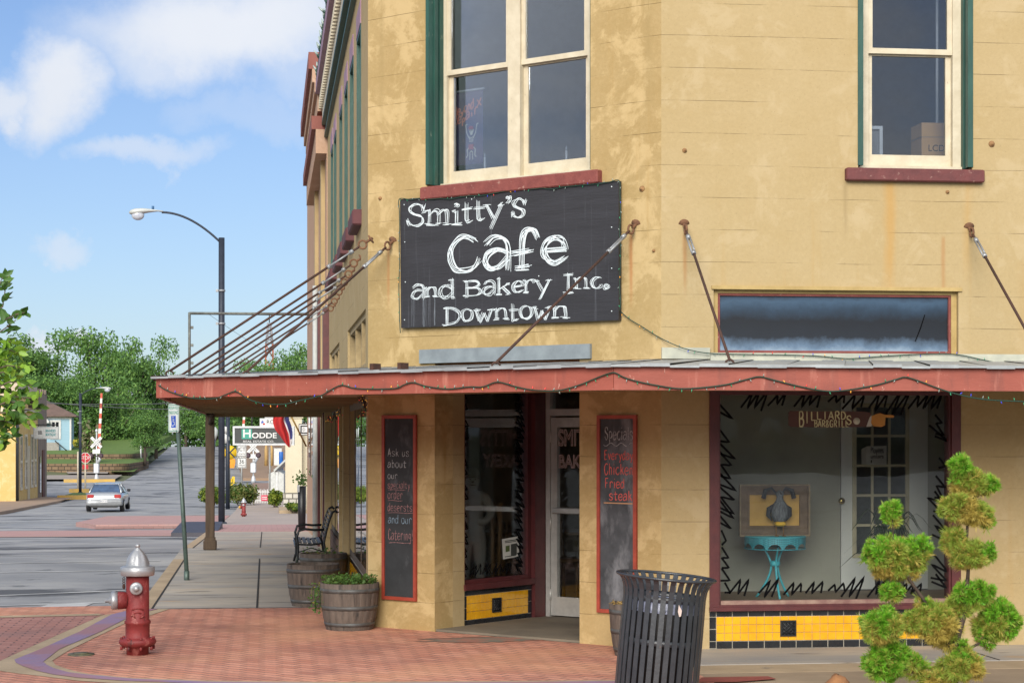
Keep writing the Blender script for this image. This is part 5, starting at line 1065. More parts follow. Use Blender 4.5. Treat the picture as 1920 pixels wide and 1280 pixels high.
barrel(atz(588, 1137, 0) + Vector((.0, .2, 0)), 'darker half barrel planter with bare soil between the herb barrel and the bench', 1.02, 0, 2)
barrel(atz(604, 1108, 0) + Vector((.02, .2, 0)), 'half barrel planter with sparse weeds under the side window, farthest of the barrels', 1.0, 60, 3)
b4 = barrel(at(1196, 815, 17.0) - Vector((0, 0, EYE)), 'small tapered half barrel filled with dry straw behind the black litter bin', .86, 0, 4, 1.15)
f = MB(); r = random.Random(6)
for _ in range(120):
    q, rr = r.uniform(0, 6.28), r.uniform(0, .24); p = Vector((math.cos(q) * rr, math.sin(q) * rr, .43 + r.uniform(0, .03))); d = Vector((r.gauss(0, 1), r.gauss(0, 1), r.gauss(0, .3))).normalized() * .05; f.tube([tuple(p - d), tuple(p + d)], .004, 3)
f.build('straw', STRAW, b4, uv=False)

# ================================================================== BENCH
def bench():
    y0, y1 = 28.3, 29.85; t = thing('park_bench', 'black metal bench with curled arms against the side wall', 'bench', (.40, y0, 0), 0); IR = mat('black_bench_iron', (.012, .014, .016), (.02, .022, .024), .4, .3, nscale=9)
    for y in (.02, y1 - y0 - .02):
        m = MB(); m.tube([(.02, y, 0), (.05, y, .12), (.06, y, .30), (.04, y, .44), (.07, y, .535), (.16, y, .56), (.30, y, .545), (.44, y, .55)], .018, 8); m.build('arm_frame', IR, t)
        m = MB(); m.tube([(.52, y, 0), (.47, y, .14), (.43, y, .36), (.47, y, .55), (.52, y, .72), (.555, y, .80), (.60, y, .825), (.63, y, .79)], .018, 8); m.tube([(.06, y, .34), (.25, y, .33), (.44, y, .36)], .016, 6); m.tube([(.05, y, .12), (.28, y, .2), (.47, y, .14)], .010, 6); m.build('back_frame', IR, t)
    for i, (x, z, a) in enumerate([(.02, .30, 1.2), (.035, .345, .6), (.09, .365, .1), (.16, .36, 0), (.23, .353, 0), (.30, .35, 0), (.37, .355, -.1)]):
        m = MB(Fr((x, 0, z), (math.cos(a), 0, -math.sin(a)), (0, 1, 0), (math.sin(a), 0, math.cos(a)))); m.box(-.026, .026, .0, y1 - y0, -.006, .006); m.build('seat_slat', IR, t)
    for i in range(7):
        z = .43 + i * .058; x = np.interp(z, [.36, .55, .72, .80], [.43, .47, .52, .555]); m = MB(); m.box(x - .006, x + .006, 0, y1 - y0, z - .02, z + .02); m.build('back_slat', IR, t)
bench()

# ================================================================== PARKING SIGN
def parking_sign():
    g = atz(350, 1087, 0); t = thing('parking_sign', 'white reserved parking sign with blue wheelchair symbol on a leaning green steel post', 'sign', g)
    PG = mat('green_grey_steel', (.10, .145, .125), (.07, .10, .09), .5, .4, nscale=8); top = at(331, 757, 26.3) - g; m = MB()
    n = Vector(top); m.tube([(0, 0, -.05), (0, 0, .12)], .038, 10); m.tube([(0, 0, .1), tuple(n * 1.0)], .03, 10); m.build('post', PG, t)
    a = R(-118); fr = Fr(n + Vector((0, 0, -.225)) + Vector((math.sin(a), -math.cos(a), 0)) * .04, (math.cos(a), math.sin(a), 0), (-math.sin(a), math.cos(a), 0))
    a = R(-YAW * 57.3 - 52); fr = Fr(n + Vector((-.035, -.035, -.19)), (math.cos(a), math.sin(a), 0), (-math.sin(a), math.cos(a), 0))
    w, h = .15, .19; p = MB(fr); p.prism([(-w + .02, -h), (w - .02, -h), (w, -h + .02), (w, h - .02), (w - .02, h), (-w + .02, h), (-w, h - .02), (-w, -h + .02)], -.004, 0); pl = p.build('sign_plate', mat('sign_white', (.66, .68, .66), None, .5), t)
    GR = mat('sign_green', (.02, .26, .15), None, .5); BL = mat('sign_blue', (.02, .08, .45), None, .5)
    p = MB(fr); p.frame(-w + .012, w - .012, -h + .012, h - .012, .008, -.0055, -.0042); p.build('border', GR, pl)
    text_mesh('RESERVED', .058, 'lettering', GR, pl, fr, 0, -.005, h - .055, .0005); text_mesh('PARKING', .066, 'lettering', GR, pl, fr, 0, -.005, h - .12, .0005)
    p = MB(fr); p.quad((-.065, -.005, -.13), (.065, -.005, -.13), (.065, -.005, .03), (-.065, -.005, .03)); p.build('blue_panel', BL, pl)
    p = MB(fr); q = -.0062
    p.cyl((-.012, q - .0004, .012), (-.012, q, .012), .012, 12); ribbon(p, [(-.012, -.002), (-.008, -.05), (.024, -.052), (.036, -.092), (.05, -.088)], .011, q, False); ribbon(p, [(-.01, -.022), (.026, -.024)], .009, q, False); ribbon(p, [(-.018 + math.cos(k) * .036, -.072 + math.sin(k) * .036) for k in np.linspace(2.0, 6.0, 14)], .009, q - .0005, False); p.build('wheelchair_symbol', mat('sign_white', (0, 0, 0)), pl)
    text_mesh('<--', .05, 'lettering', GR, pl, fr, 0, -.005, -h + .035, .0005)
parking_sign()
# ================================================================== TOPIARY
def topiary():
    T = 13.3; pp = lambda x, y, dt=0.: at(x, y, T + dt); g = pp(1788, 1280); g = Vector((g.x, g.y, -.02))
    t = thing('topiary_tree', 'juniper topiary of bright green and yellowing pompoms in front of the shop window', 'tree', g)
    BARK = mat('juniper_bark', (.075, .05, .035), (.045, .03, .022), .9, nscale=14, bump=.6, bscale=40, stretch=(2, 2, .5))
    m = MB()
    def br(pts, r0, r1):
        P = [pp(*p) for p in pts]; n = len(P); m.tube(P, [r0 + (r1 - r0) * i / (n - 1) for i in range(n)], 8)
    b0 = g; m.tube([g, g + Vector((.0, 0, .2)), pp(1789, 1260), pp(1786, 1228)], [.04, .034, .03, .027], 8)
    br([(1786, 1230), (1792, 1205), (1800, 1178), (1809, 1148), (1812, 1120), (1814, 1085)], .026, .014); br([(1814, 1090), (1816, 1060), (1812, 1020), (1814, 985), (1821, 950), (1824, 915), (1820, 885)], .014, .006)
    br([(1786, 1232), (1778, 1205), (1774, 1180), (1762, 1155), (1744, 1140), (1728, 1118), (1708, 1090), (1694, 1072)], .018, .010)
    br([(1680, 1055), (1674, 1030), (1675, 1000), (1673, 970)], .006, .003); br([(1668, 1140), (1666, 1118), (1672, 1095)], .004, .003)
    br([(1790, 1225), (1812, 1218), (1838, 1204), (1862, 1180)], .013, .007); br([(1786, 1265), (1765, 1272), (1735, 1268), (1700, 1255), (1668, 1240)], .018, .009); br([(1700, 1256), (1690, 1225), (1668, 1180)], .010, .006)
    br([(1848, 1052), (1835, 1048), (1816, 1040)], .005, .004); br([(1790, 960), (1805, 950), (1820, 945)], .005, .004)
    m.build('trunk', BARK, t, g)
    JG = mat('juniper_bright', (.25, .54, .035), (.13, .36, .02), .6, nscale=26, trans=.35, lo=.4, hi=.6); JO = mat('juniper_olive', (.36, .46, .065), (.25, .34, .045), .65, nscale=22, trans=.3); JY = mat('juniper_straw', (.58, .46, .11), (.45, .36, .07), .7, nscale=22, trans=.3)
    rng = random.Random(77)
    def pom(x, y, rx, ry, n, mixg, dt=0.):
        c = pp(x, y, dt); sc = T / F; E = Vector((rx * sc, (rx + ry) * .5 * sc, ry * sc)) * .78; m = MB(); K = int(8 + rx * ry / 150); big = (rx + ry) * .5 * sc
        for k in range(K):
            z = 1 - 2 * (k + .5) / K; q = k * 2.39996 + rng.uniform(-.3, .3); h = math.sqrt(1 - z * z); d = Vector((math.cos(q) * h, math.sin(q) * h, z)); rr = rng.uniform(.50, .86); sc_ = c + Vector((d.x * E.x, d.y * E.y, d.z * E.z)) * rr
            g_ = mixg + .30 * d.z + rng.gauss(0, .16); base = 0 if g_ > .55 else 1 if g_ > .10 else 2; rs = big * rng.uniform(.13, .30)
            m.mi = 2; m.tube([tuple(c), tuple(c.lerp(sc_, .6) + Vector((0, 0, -.01))), tuple(sc_)], [.0035, .003, .0018], 4)
            for _ in range(int(n * 1.15 / K)):
                e = (d * .55 + Vector((rng.gauss(0, .7), rng.gauss(0, .7), rng.gauss(0, .7)))).normalized(); u = rng.random() ** .55; p = sc_ + e * rs * u
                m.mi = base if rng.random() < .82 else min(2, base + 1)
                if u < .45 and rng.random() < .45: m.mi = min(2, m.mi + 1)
                out = (e * 1.2 + Vector((rng.gauss(0, .35), rng.gauss(0, .35), rng.gauss(.12 if base == 0 else -.15, .35)))).normalized(); l = (rng.uniform(.020, .042) if m.mi == 0 else rng.uniform(.028, .058)) * (1.5 if rng.random() < .10 else 1)
                side = Quaternion(out, rng.uniform(0, 6.28)) @ out.orthogonal().normalized(); cr = out.cross(side)
                for a in (-.75, -.35, 0, .35, .75):
                    f_ = (out + side * a + cr * rng.gauss(0, .12)).normalized(); w = (side * .0017 + cr * .0012) * (1.35 if m.mi == 0 else 1); q0 = p + out * l * .25 * abs(a)
                    m.add([tuple(q0), tuple(q0 + f_ * l * .5 + w), tuple(q0 + f_ * l * (1 - .3 * abs(a))), tuple(q0 + f_ * l * .5 - w)], [(0, 1, 2, 3)])
        m.build('foliage', [JG, JO, JY], t, g, uv=False)
    for (x, y, rx, ry, n, gq) in [(1672, 959, 19, 27, 700, .95), (1681, 1047, 66, 50, 3600, .36), (1646, 1040, 34, 34, 1200, .8), (1722, 1030, 28, 30, 800, .6), (1672, 1108, 26, 20, 500, .85), (1655, 1170, 53, 38, 2600, .70), (1712, 1165, 26, 24, 500, .35), (1664, 1238, 52, 50, 3400, .92), (1712, 1245, 24, 30, 500, .55), (1800, 872, 22, 20, 700, .98), (1818, 905, 48, 32, 2300, .40), (1856, 908, 18, 18, 400, .9), (1795, 951, 38, 30, 1300, .22), (1832, 962, 34, 26, 1000, .25), (1850, 975, 14, 16, 250, .7), (1788, 1012, 26, 30, 800, .3), (1820, 1040, 44, 28, 1500, .30), (1853, 1037, 14, 24, 350, .85), (1828, 1113, 45, 28, 1700, .85), (1800, 1135, 40, 20, 700, .2), (1872, 1158, 46, 50, 3000, .72), (1850, 1180, 34, 40, 900, .5), (1754, 1165, 44, 46, 1900, .15), (1772, 1185, 34, 40, 900, .25), (1735, 1140, 24, 24, 400, .3), (1803, 1248, 50, 34, 2000, .34), (1752, 1270, 40, 22, 800, .05), (1800, 1215, 22, 18, 350, .7)]:
        pom(x, y, rx, ry, n, gq, dt=rng.uniform(-.06, .06))
topiary()
c = at(1571, 1277, 14.6); m = MB(); r = random.Random(2); m.ball((0, 0, .05), .095, .08, .095, 12, 8)
m.v = [v + Vector((r.gauss(0, .007), r.gauss(0, .007), r.gauss(0, .006))) for v in m.v]; m.v = [v + Vector((c.x, c.y, -.02)) for v in m.v]
tag(m.build('rock', mat('orange_rock', (.36, .17, .07), (.24, .11, .05), .9, nscale=12, bump=.6, bscale=30), org=(c.x, c.y, -.02)), 'rough orange brown rock lying by the kerb left of the topiary', 'rock')

# ================================================================== THINGS BEHIND THE GLASS
def table():
    g = at(1453, 1116, 18.7); g.z = PZ; t = thing('side_table', 'turquoise round metal side table with scalloped lattice apron in the shop window', 'table', g); TQ = mat('turquoise_paint', (.075, .52, .62), (.055, .44, .55), .4, nscale=9)
    H, r = .59, .298; m = MB(); m.lathe([(.001, H - .012), (r - .008, H - .012), (r, H - .008), (r, H), (r - .008, H + .004), (.001, H + .004)], 48, cap=False); m.build('tabletop', TQ, t)
    a = MB(); n = 12; per = 14
    vs = []; N_ = n * per
    for i in range(N_):
        q = 2 * math.pi * i / N_; s = ((i % per) / per - .5) * 2; z = H - .118 + .052 * math.sqrt(max(0, 1 - (abs(s) / .80) ** 2)) if abs(s) < .80 else H - .118
        vs += [(math.cos(q) * r * .985, math.sin(q) * r * .985, H - .012), (math.cos(q) * r * .985, math.sin(q) * r * .985, z)]
    a.add(vs, [(2 * i, 2 * i + 1, (2 * i + 3) % (2 * N_), (2 * i + 2) % (2 * N_)) for i in range(N_)])
    a.tube([(math.cos(q) * r * .985, math.sin(q) * r * .985, H - .118) for q in np.linspace(0, 2 * math.pi, 49)], .006, 6, False)
    m_ = bpy.data.materials.new('turquoise_lattice'); m_.use_nodes = True; tt = m_.node_tree; b = tt.nodes['Principled BSDF']; b.inputs['Roughness'].default_value = .4
    ck = N(tt, 'ShaderNodeTexChecker'); tc = N(tt, 'ShaderNodeTexCoord'); mp = N(tt, 'ShaderNodeMapping'); mp.inputs['Rotation'].default_value = (0, R(45), 0); tt.links.new(tc.outputs['Object'], mp.inputs[0]); tt.links.new(mp.outputs[0], ck.inputs['Vector']); ck.inputs['Scale'].default_value = 70; ck.inputs['Color1'].default_value = (.07, .44, .54, 1); ck.inputs['Color2'].default_value = (.03, .24, .31, 1); tt.links.new(ck.outputs['Color'], b.inputs['Base Color'])
    a.build('apron', m_, t, uv=False)
    for k in range(3):
        q = 2 * math.pi * k / 3 + math.pi / 6; e = (math.cos(q), math.sin(q)); P = []
        for z in np.linspace(0, 1, 12): rr = .035 + .15 * (1 - min(1, z / .62)) ** 1.6 + .085 * max(0, (z - .62) / .38) ** 1.5; P.append((e[0] * rr, e[1] * rr, z * (H - .1)))
        m = MB(); m.tube(P, .0115, 8); m.build('leg', TQ, t)
    m = MB(); m.lathe([(.03, .30), (.05, .31), (.05, .345), (.03, .355)], 16); m.build('collar', TQ, t); return g
tg = table()
def picture():
    g = Vector((tg.x, tg.y + .05, tg.z + .596)); t = thing('framed_picture', 'ochre picture in a wide dark wooden frame propped on the turquoise table', 'picture', g); w, h, b = .342, .49, .095; fr = Fr((0, 0, 0), (1, 0, 0), (0, 1, .12), (0, -.0, 1)); m = MB(fr)
    fw = mat('carved_dark_frame', (.22, .145, .09), (.15, .1, .06), .6, nscale=14, bump=.5, bscale=30)
    for (o, i, y0, y1) in [(0, .02, -.05, .01), (.02, .075, -.035, .01), (.075, b, -.045, .01)]:
        m.box(-w + o, -w + i, y0, y1, o, h - o); m.box(w - i, w - o, y0, y1, o, h - o); m.box(-w + i, w - i, y0, y1, o, i); m.box(-w + i, w - i, y0, y1, h - i, h - o)
    m.build('frame', fw, t); m = MB(fr); e = .006
    m.frame(-w - e, w + e, -0.002, h + e, .014, -.058, -.051); m.build('frame_edge', mat('worn_gilt', (.36, .28, .17), (.22, .16, .1), .6, nscale=20), t)
    m = MB(fr); m.box(-w + b, w - b, -.02, .0, b, h - b); m.build('canvas', mat('ochre_canvas', (.78, .48, .13), (.66, .39, .10), .8, nscale=6), t)
picture()
def bird():
    g = Vector((tg.x + .01, tg.y - .14, tg.z + .594)); t = thing('bird_figurine', 'grey feathered bird figurine with yellow tail and thin legs before the framed picture', 'figurine', g)
    GF = mat('grey_feathers', (.24, .27, .30), (.08, .09, .11), .8, nscale=22, bump=.7, bscale=30, stretch=(3, 3, .6)); DK = mat('dark_feathers', (.03, .035, .045), None, .7)
    m = MB(); m.lathe([(.01, .125), (.055, .145), (.078, .19), (.082, .25), (.062, .31), (.035, .345), (.03, .375), (.038, .40), (.03, .425), (.008, .44)], 20, (0, 0, 0), wave=lambda q, i: 1 + .05 * math.sin(9 * q + i)); m.build('body', GF, t)
    for s in (-1, 1):
        m = MB(); m.tube([(s * .05, .01, .30), (s * .10, .02, .26), (s * .105, .03, .20), (s * .07, .03, .15)], [.014, .026, .022, .006], 8); m.build('wing', DK, t)
        m = MB(); m.tube([(s * .02, .03, .40), (s * .07, .04, .46), (s * .13, .04, .44), (s * .15, .04, .36)], [.008, .012, .02, .024], 8); m.build('plume', DK, t)
        m = MB(); m.tube([(s * .035, 0, .13), (s * .036, 0, .01)], .005, 6)
        for a in (-.5, 0, .5): m.tube([(s * .036, 0, .008), (s * .036 + math.sin(a) * .035, -math.cos(a) * .035, .005)], .005, 5)
        m.build('leg', mat('orange_leg', (.30, .14, .03), None, .6), t)
    m = MB(); m.box(-.05, .05, -.05, .03, .10, .142, .012); m.build('tail', mat('yellow_tail', (.9, .55, .03), None, .6), t); m = MB(); m.tube([(0, -.03, .415), (0, -.075, .40)], [.010, .002], 6); m.build('beak', DK, t)
bird()
def window_plant():
    c = at(1668, 1000, 18.2); g = Vector((c.x, c.y, PZ)); t = thing('potted_plant', 'dark spider plant with long drooping blades in front of the white inner door', 'plant', g); m = MB()
    m.lathe([(.10, 0), (.13, .12), (.15, .34), (.16, .36), (.14, .36), (.13, .30)], 24); m.build('pot', mat('dark_pot', (.03, .028, .025), None, .6), t)
    r = random.Random(9); m = MB()
    for k in range(90):
        q = r.uniform(0, 6.28); L = r.uniform(.3, .75); h = r.uniform(.15, .52); e = Vector((math.cos(q), math.sin(q), 0)); reach = L * r.uniform(.3, .72); P = []
        for i in range(8):
            s = i / 7; P.append(e * (reach * s) * (1, .5)[0] + Vector((0, 0, .34 + h * math.sin(min(1, s * 1.25) * math.pi * .62) * 1.1 - L * .55 * max(0, s - .45) ** 1.3)))
        side = Vector((-e.y, e.x, 0)); vs = []
        for i, p in enumerate(P): w = .011 * math.sin(math.pi * (i + .6) / 8); p = Vector((p.x, p.y * .5, p.z)); vs += [tuple(p - side * w), tuple(p + side * w)]
        m.add(vs, [(2 * i, 2 * i + 1, 2 * i + 3, 2 * i + 2) for i in range(7)])
    m.build('foliage', mat('spider_leaf', (.025, .05, .022), (.05, .08, .04), .5, nscale=8, trans=.2), t, uv=False)
window_plant()

def skin_mesh(name, verts, edges, radii, m, parent, levels=2, org=(0, 0, 0)):
    me = bpy.data.meshes.new(name); me.from_pydata(verts, edges, []); o = bpy.data.objects.new(name, me); COL.objects.link(o)
    md = o.modifiers.new('skin', 'SKIN'); md.use_smooth_shade = True
    for i, r in enumerate(radii): me.skin_vertices[0].data[i].radius = r if isinstance(r, tuple) else (r, r)
    me.skin_vertices[0].data[0].use_root = True
    o.modifiers.new('sub', 'SUBSURF').levels = levels; o.modifiers['sub'].render_levels = levels
    bpy.context.view_layer.update(); nm = bpy.data.meshes.new_from_object(o.evaluated_get(bpy.context.evaluated_depsgraph_get())); bpy.data.objects.remove(o)
    nm.name = name; nm.materials.clear(); nm.materials.append(m); nm.polygons.foreach_set('use_smooth', [True] * len(nm.polygons)); o = bpy.data.objects.new(name, nm); COL.objects.link(o)
    if parent is not None: o.parent = parent
    return o
def statue():
    c = at(886, 1090, 20.25); g = Vector((c.x, c.y, .36)); t = thing('chef_statue', 'child sized white clad statue with folded arms behind the recessed entrance window', 'statue', g, -YAW + .1); h = 1.24
    V = [(0, 0, .52), (0, 0, .66), (0, -.01, .80), (0, 0, .92), (0, 0, .98), (0, -.01, 1.06), (0, -.005, 1.14), (.075, 0, .48), (.08, -.015, .28), (.08, 0, .05), (.09, -.08, .02), (-.075, 0, .48), (-.08, -.015, .28), (-.08, 0, .05), (-.09, -.08, .02),
         (.15, 0, .91), (.20, -.02, .74), (.12, -.15, .66), (.04, -.17, .665), (-.15, 0, .91), (-.20, -.02, .74), (-.12, -.15, .68), (-.04, -.18, .68)]
    E = [(0, 1), (1, 2), (2, 3), (3, 4), (4, 5), (5, 6), (0, 7), (7, 8), (8, 9), (9, 10), (0, 11), (11, 12), (12, 13), (13, 14), (3, 15), (15, 16), (16, 17), (17, 18), (3, 19), (19, 20), (20, 21), (21, 22)]
    Rr = [(.12, .10), (.125, .12), (.125, .105), (.10, .08), .045, .085, .08, .085, .068, .05, .035, .085, .068, .05, .035, .058, .046, .038, .035, .058, .046, .038, .035]
    skin_mesh('body', V, E, Rr, mat('statue_white', (.84, .82, .74), (.74, .72, .64), .7, nscale=4, bump=.3, bscale=14), t)
    m = MB(); m.ball((0, .012, 1.135), .088, .086, .082, 16, 10); m.build('hair', mat('statue_hair', (.30, .22, .14), None, .8), t)
    m = MB(); m.ball((0, -.088, 1.075), .014, .018, .012, 8, 6); m.ball((.03, -.078, 1.10), .009, .006, .007, 8, 6); m.ball((-.03, -.078, 1.10), .009, .006, .007, 8, 6); m.tube([(-.03, -.086, 1.045), (0, -.092, 1.038), (.03, -.086, 1.045)], .006, 6); m.build('face', mat('statue_face', (.30, .18, .12), None, .7), t)
statue()
def easel():
    g = at(931, 1060, 20.5); g.z = .36; t = thing('easel', 'slim wooden folding easel standing behind the recessed entrance window', 'easel', g, -.6); WD = mat('honey_wood', (.62, .36, .15), (.5, .28, .11), .5, nscale=6, stretch=(4, 4, .4))
    for (x0, y0, x1, y1, zz) in [(-.03, -.02, -.055, .02, .85), (.04, -.02, .05, .02, .85), (-.01, .22, 0, .04, .82)]:
        m = MB(); m.tube([(x0, y0, 0), (x1, y1, zz)], .017, 6); m.build('leg', WD, t)
    m = MB(); m.box(-.055, .06, -.03, -.005, .16, .2); m.build('ledge', WD, t)
easel()
def chair(x, y, rz, lab, first=None):
    WD = mat('dining_wood', (.30, .20, .11), (.22, .14, .075), .5, nscale=6)
    t = thing('dining_chair', lab, 'chair', (x, y, .02), rz, 'dining chairs inside the café')
    m = MB(); m.box(-.21, .21, -.21, .21, .43, .47, .01); m.build('seat', WD, t)
    for sx in (-1, 1):
        m = MB(); m.tube([(sx * .18, -.18, 0), (sx * .18, -.18, .43)], .02, 6); m.build('leg', WD, t); m = MB(); m.tube([(sx * .18, .18, 0), (sx * .18, .19, .45), (sx * .18, .25, 1.0)], .022, 6); m.build('leg', WD, t)
    m = MB(); m.box(-.18, .18, .215, .24, .90, .99); m.box(-.18, .18, .205, .225, .60, .65); m.build('backrest', WD, t)
    for k in (-.1, 0, .1): m = MB(); m.tube([(k, .215, .63), (k, .235, .92)], .012, 6); m.build('back_spindle', WD, t)
    return t
c1 = chair(3.35, 22.4, .3, 'wooden spindle back chair inside the café seen past the entrance door')
dup(c1, (2.75, 22.3, .02), -.2, label='wooden spindle back chair inside the café seen through the recessed window')
def table_in():
    t = thing('dining_table', 'plain wooden dining table inside the café behind the spindle chairs', 'table', (3.0, 23.1, .02)); WD = mat('dining_wood', (.3, .2, .1)); m = MB(); m.box(-.9, .9, -.4, .4, .72, .76, .01); m.build('tabletop', WD, t)
    for x in (-.8, .8):
        for y in (-.32, .32): m = MB(); m.box(x - .03, x + .03, y - .03, y + .03, 0, .72); m.build('leg', WD, t)
table_in()
# upstairs
def upstairs():
    fr = Fr(FC.P(0, .36, 0), FC.ex, FC.ey); BB = .325; a0, z0 = FC.hit(850, 312, BB); a1, z1 = FC.hit(906, 178, BB); org = FC.P(a0, BB, z0); w, h = a1 - a0, z1 - z0 + .06
    t = thing('banner', 'navy banner with salmon lettering and a red capped skeleton hanging in the upper window', 'banner', org); m = MB(FC)
    m.box(a0, a1, .320, .325, z0, z0 + h); m.build('cloth', mat('navy_cloth', (.05, .052, .12), (.10, .06, .11), .8, nscale=5, bump=.3), t, org)
    m = MB(FC); m.tube([(a0 - .01, .315, z0 + h), (a1 + .02, .315, z0 + h)], .012, 8); m.build('rail', mat('pale_rail', (.45, .47, .5), None, .6), t, org)
    r = random.Random(3); S_ = lambda u, v: (a0 + u * w, z0 + v * h); m = MB(FC)
    def wd(txt, u0, v0, u1, v1, hh):
        n = len(txt)
        for i, ch in enumerate(txt):
            k = i / n; u = u0 + (u1 - u0) * k; v = v0 + (v1 - v0) * k; up = ch in 'BRdb'; dn = ch in 'yp'
            glyph(m, ch, lambda p, q: S_(u + p * (u1 - u0) / n * .9, v + ((q * (1 if up else .62)) - (.35 if dn else 0)) * hh + p * (v1 - v0) / n), .014, .317, r, False, 2, .3)
    wd('Beyond', .04, .66, .72, .76, .13); wd('Repair', .02, .53, .85, .68, .15); wd('x', .80, .76, .98, .78, .16)
    m.build('lettering', mat('salmon_lettering', (.75, .26, .18), None, .7), t, org)
    BON = mat('bone_white', (.8, .78, .66), None, .7); m = MB(FC); cx, cz = S_(.62, .46)
    m.ball((cx, .317, cz), .030, .003, .034, 14, 8); m.ball((cx, .317, cz - .034), .018, .003, .016, 10, 6)
    for s in (-1, 1):
        ribbon(m, [(cx + s * .02, cz - .085), (cx + s * .055, cz - .03), (cx + s * .07, cz + .055)], .009, .316, False); ribbon(m, [(cx + s * .07, cz + .055), (cx + s * (.09 if s > 0 else .05), cz + .06)], .008, .316, False)
        ribbon(m, [(cx + s * .025, cz - .165), (cx + s * .05, cz - .19), (cx + s * .045, cz - .25), (cx + s * .065, cz - .265)], .011, .316, False); ribbon(m, [(cx + s * .018, cz - .29), (cx + s * .016, cz - .215), (cx, cz - .205)], .009, .3155, False)
    for k in range(4): ribbon(m, [(cx - .028, cz - .065 - k * .014), (cx, cz - .075 - k * .014), (cx + .028, cz - .065 - k * .014)], .005, .316, False)
    m.build('skeleton', BON, t, org); m = MB(FC)
    m.prism([(cx - .032, cz + .008), (cx + .032, cz + .008), (cx + .024, cz + .034), (cx, cz + .042), (cx - .024, cz + .034)], .310, .315); m.prism([(cx - .03, cz - .19), (cx + .03, cz - .19), (cx + .03, cz - .14), (cx - .03, cz - .14)], .310, .315); m.build('red_cloth', mat('banner_red', (.42, .04, .05), None, .7), t, org)
    m = MB(FC); m.ball((cx - .012, .311, cz), .008, .002, .009, 8, 5); m.ball((cx + .012, .311, cz), .008, .002, .009, 8, 5); m.ball((cx, .311, cz - .016), .004, .002, .006, 8, 5); m.build('eye_socket', BLK, t, org)
    CW_ = mat('candle_white', (.62, .64, .66), None, .5)
    for px, py, lab in [(909, 312, 'white electric candle beside the navy banner in the upper window'), (1062, 300, 'white electric candle in the right half of the upper chamfer window')]:
        a, z = FC.hit(px, py, .33); o = FC.P(a, .33, 4.45); t = thing('window_candle', lab, 'candle', o, group='electric candles in the upper window'); m = MB(); m.cyl((0, 0, 0), (0, 0, z - 4.45 + .09), .011, 10); m.build('stem', CW_, t); m = MB(); m.lathe([(.006, 0), (.010, .015), (.002, .045)], 8, (0, 0, z - 4.45 + .09)); m.build('flame_bulb', mat('candle_bulb', (.45, .47, .5), None, .2), t)
    # boxes and an air conditioner behind the front window
    c0, c1 = at(1728, 292, 18.3), at(1776, 230, 18.3); t = thing('cardboard_box', 'brown cardboard box marked LCD on the upper floor behind the front window', 'box', (c0.x, c0.y, c0.z)); w, h = c1.x - c0.x + .1, c1.z - c0.z
    m = MB(); m.box(0, w, 0, .3, -.8, h); m.build('carton', mat('cardboard', (.42, .24, .09), (.36, .2, .07), .85, nscale=5), t); text_mesh('LCD', .085, 'lettering', BLK, t, Fr(), .06, -.004, .07, .0005, align='LEFT'); m = MB(); m.box(0, w, -.002, .302, h * .55, h * .59); m.build('tape', mat('tape_brown', (.32, .2, .1), None, .3), t)
    c0, c1 = at(1634, 292, 18.0), at(1656, 236, 18.0); t = thing('window_fan', 'pale framed fan unit standing inside the front upper window', 'fan', (c0.x - .25, c0.y, c0.z)); m = MB(); m.frame(0, c1.x - c0.x + .25, -.3, c1.z - c0.z, .03, 0, .1); m.build('frame', mat('pale_plastic', (.5, .52, .54), None, .6), t); m = MB(); m.box(.03, c1.x - c0.x + .22, .03, .07, -.27, c1.z - c0.z - .03); m.build('grille', mat('grey_plastic', (.16, .17, .18), None, .6), t)
    c = at(1757, 200, 18.8); t = thing('ceiling_rod', 'thin pale vertical pole inside the front upper window', 'pole', (c.x, c.y, 3.7)); m = MB(); m.cyl((0, 0, 0), (0, 0, 3.5), .014, 8); m.build('shaft', CW_, t)
    c0 = at(918, 305, 20.4); t = thing('cushion', 'grey draped chair back inside the upper chamfer window', 'chair', (c0.x, c0.y, 3.72)); m = MB(); m.lathe([(.26, 0), (.28, .5), (.25, .75), (.16, .90), (.03, .95)], 20, wave=lambda q, i: 1 + .05 * math.sin(6 * q + i)); m.build('drape', mat('grey_drape', (.17, .165, .19), (.10, .10, .115), .9, nscale=4), t)
upstairs()

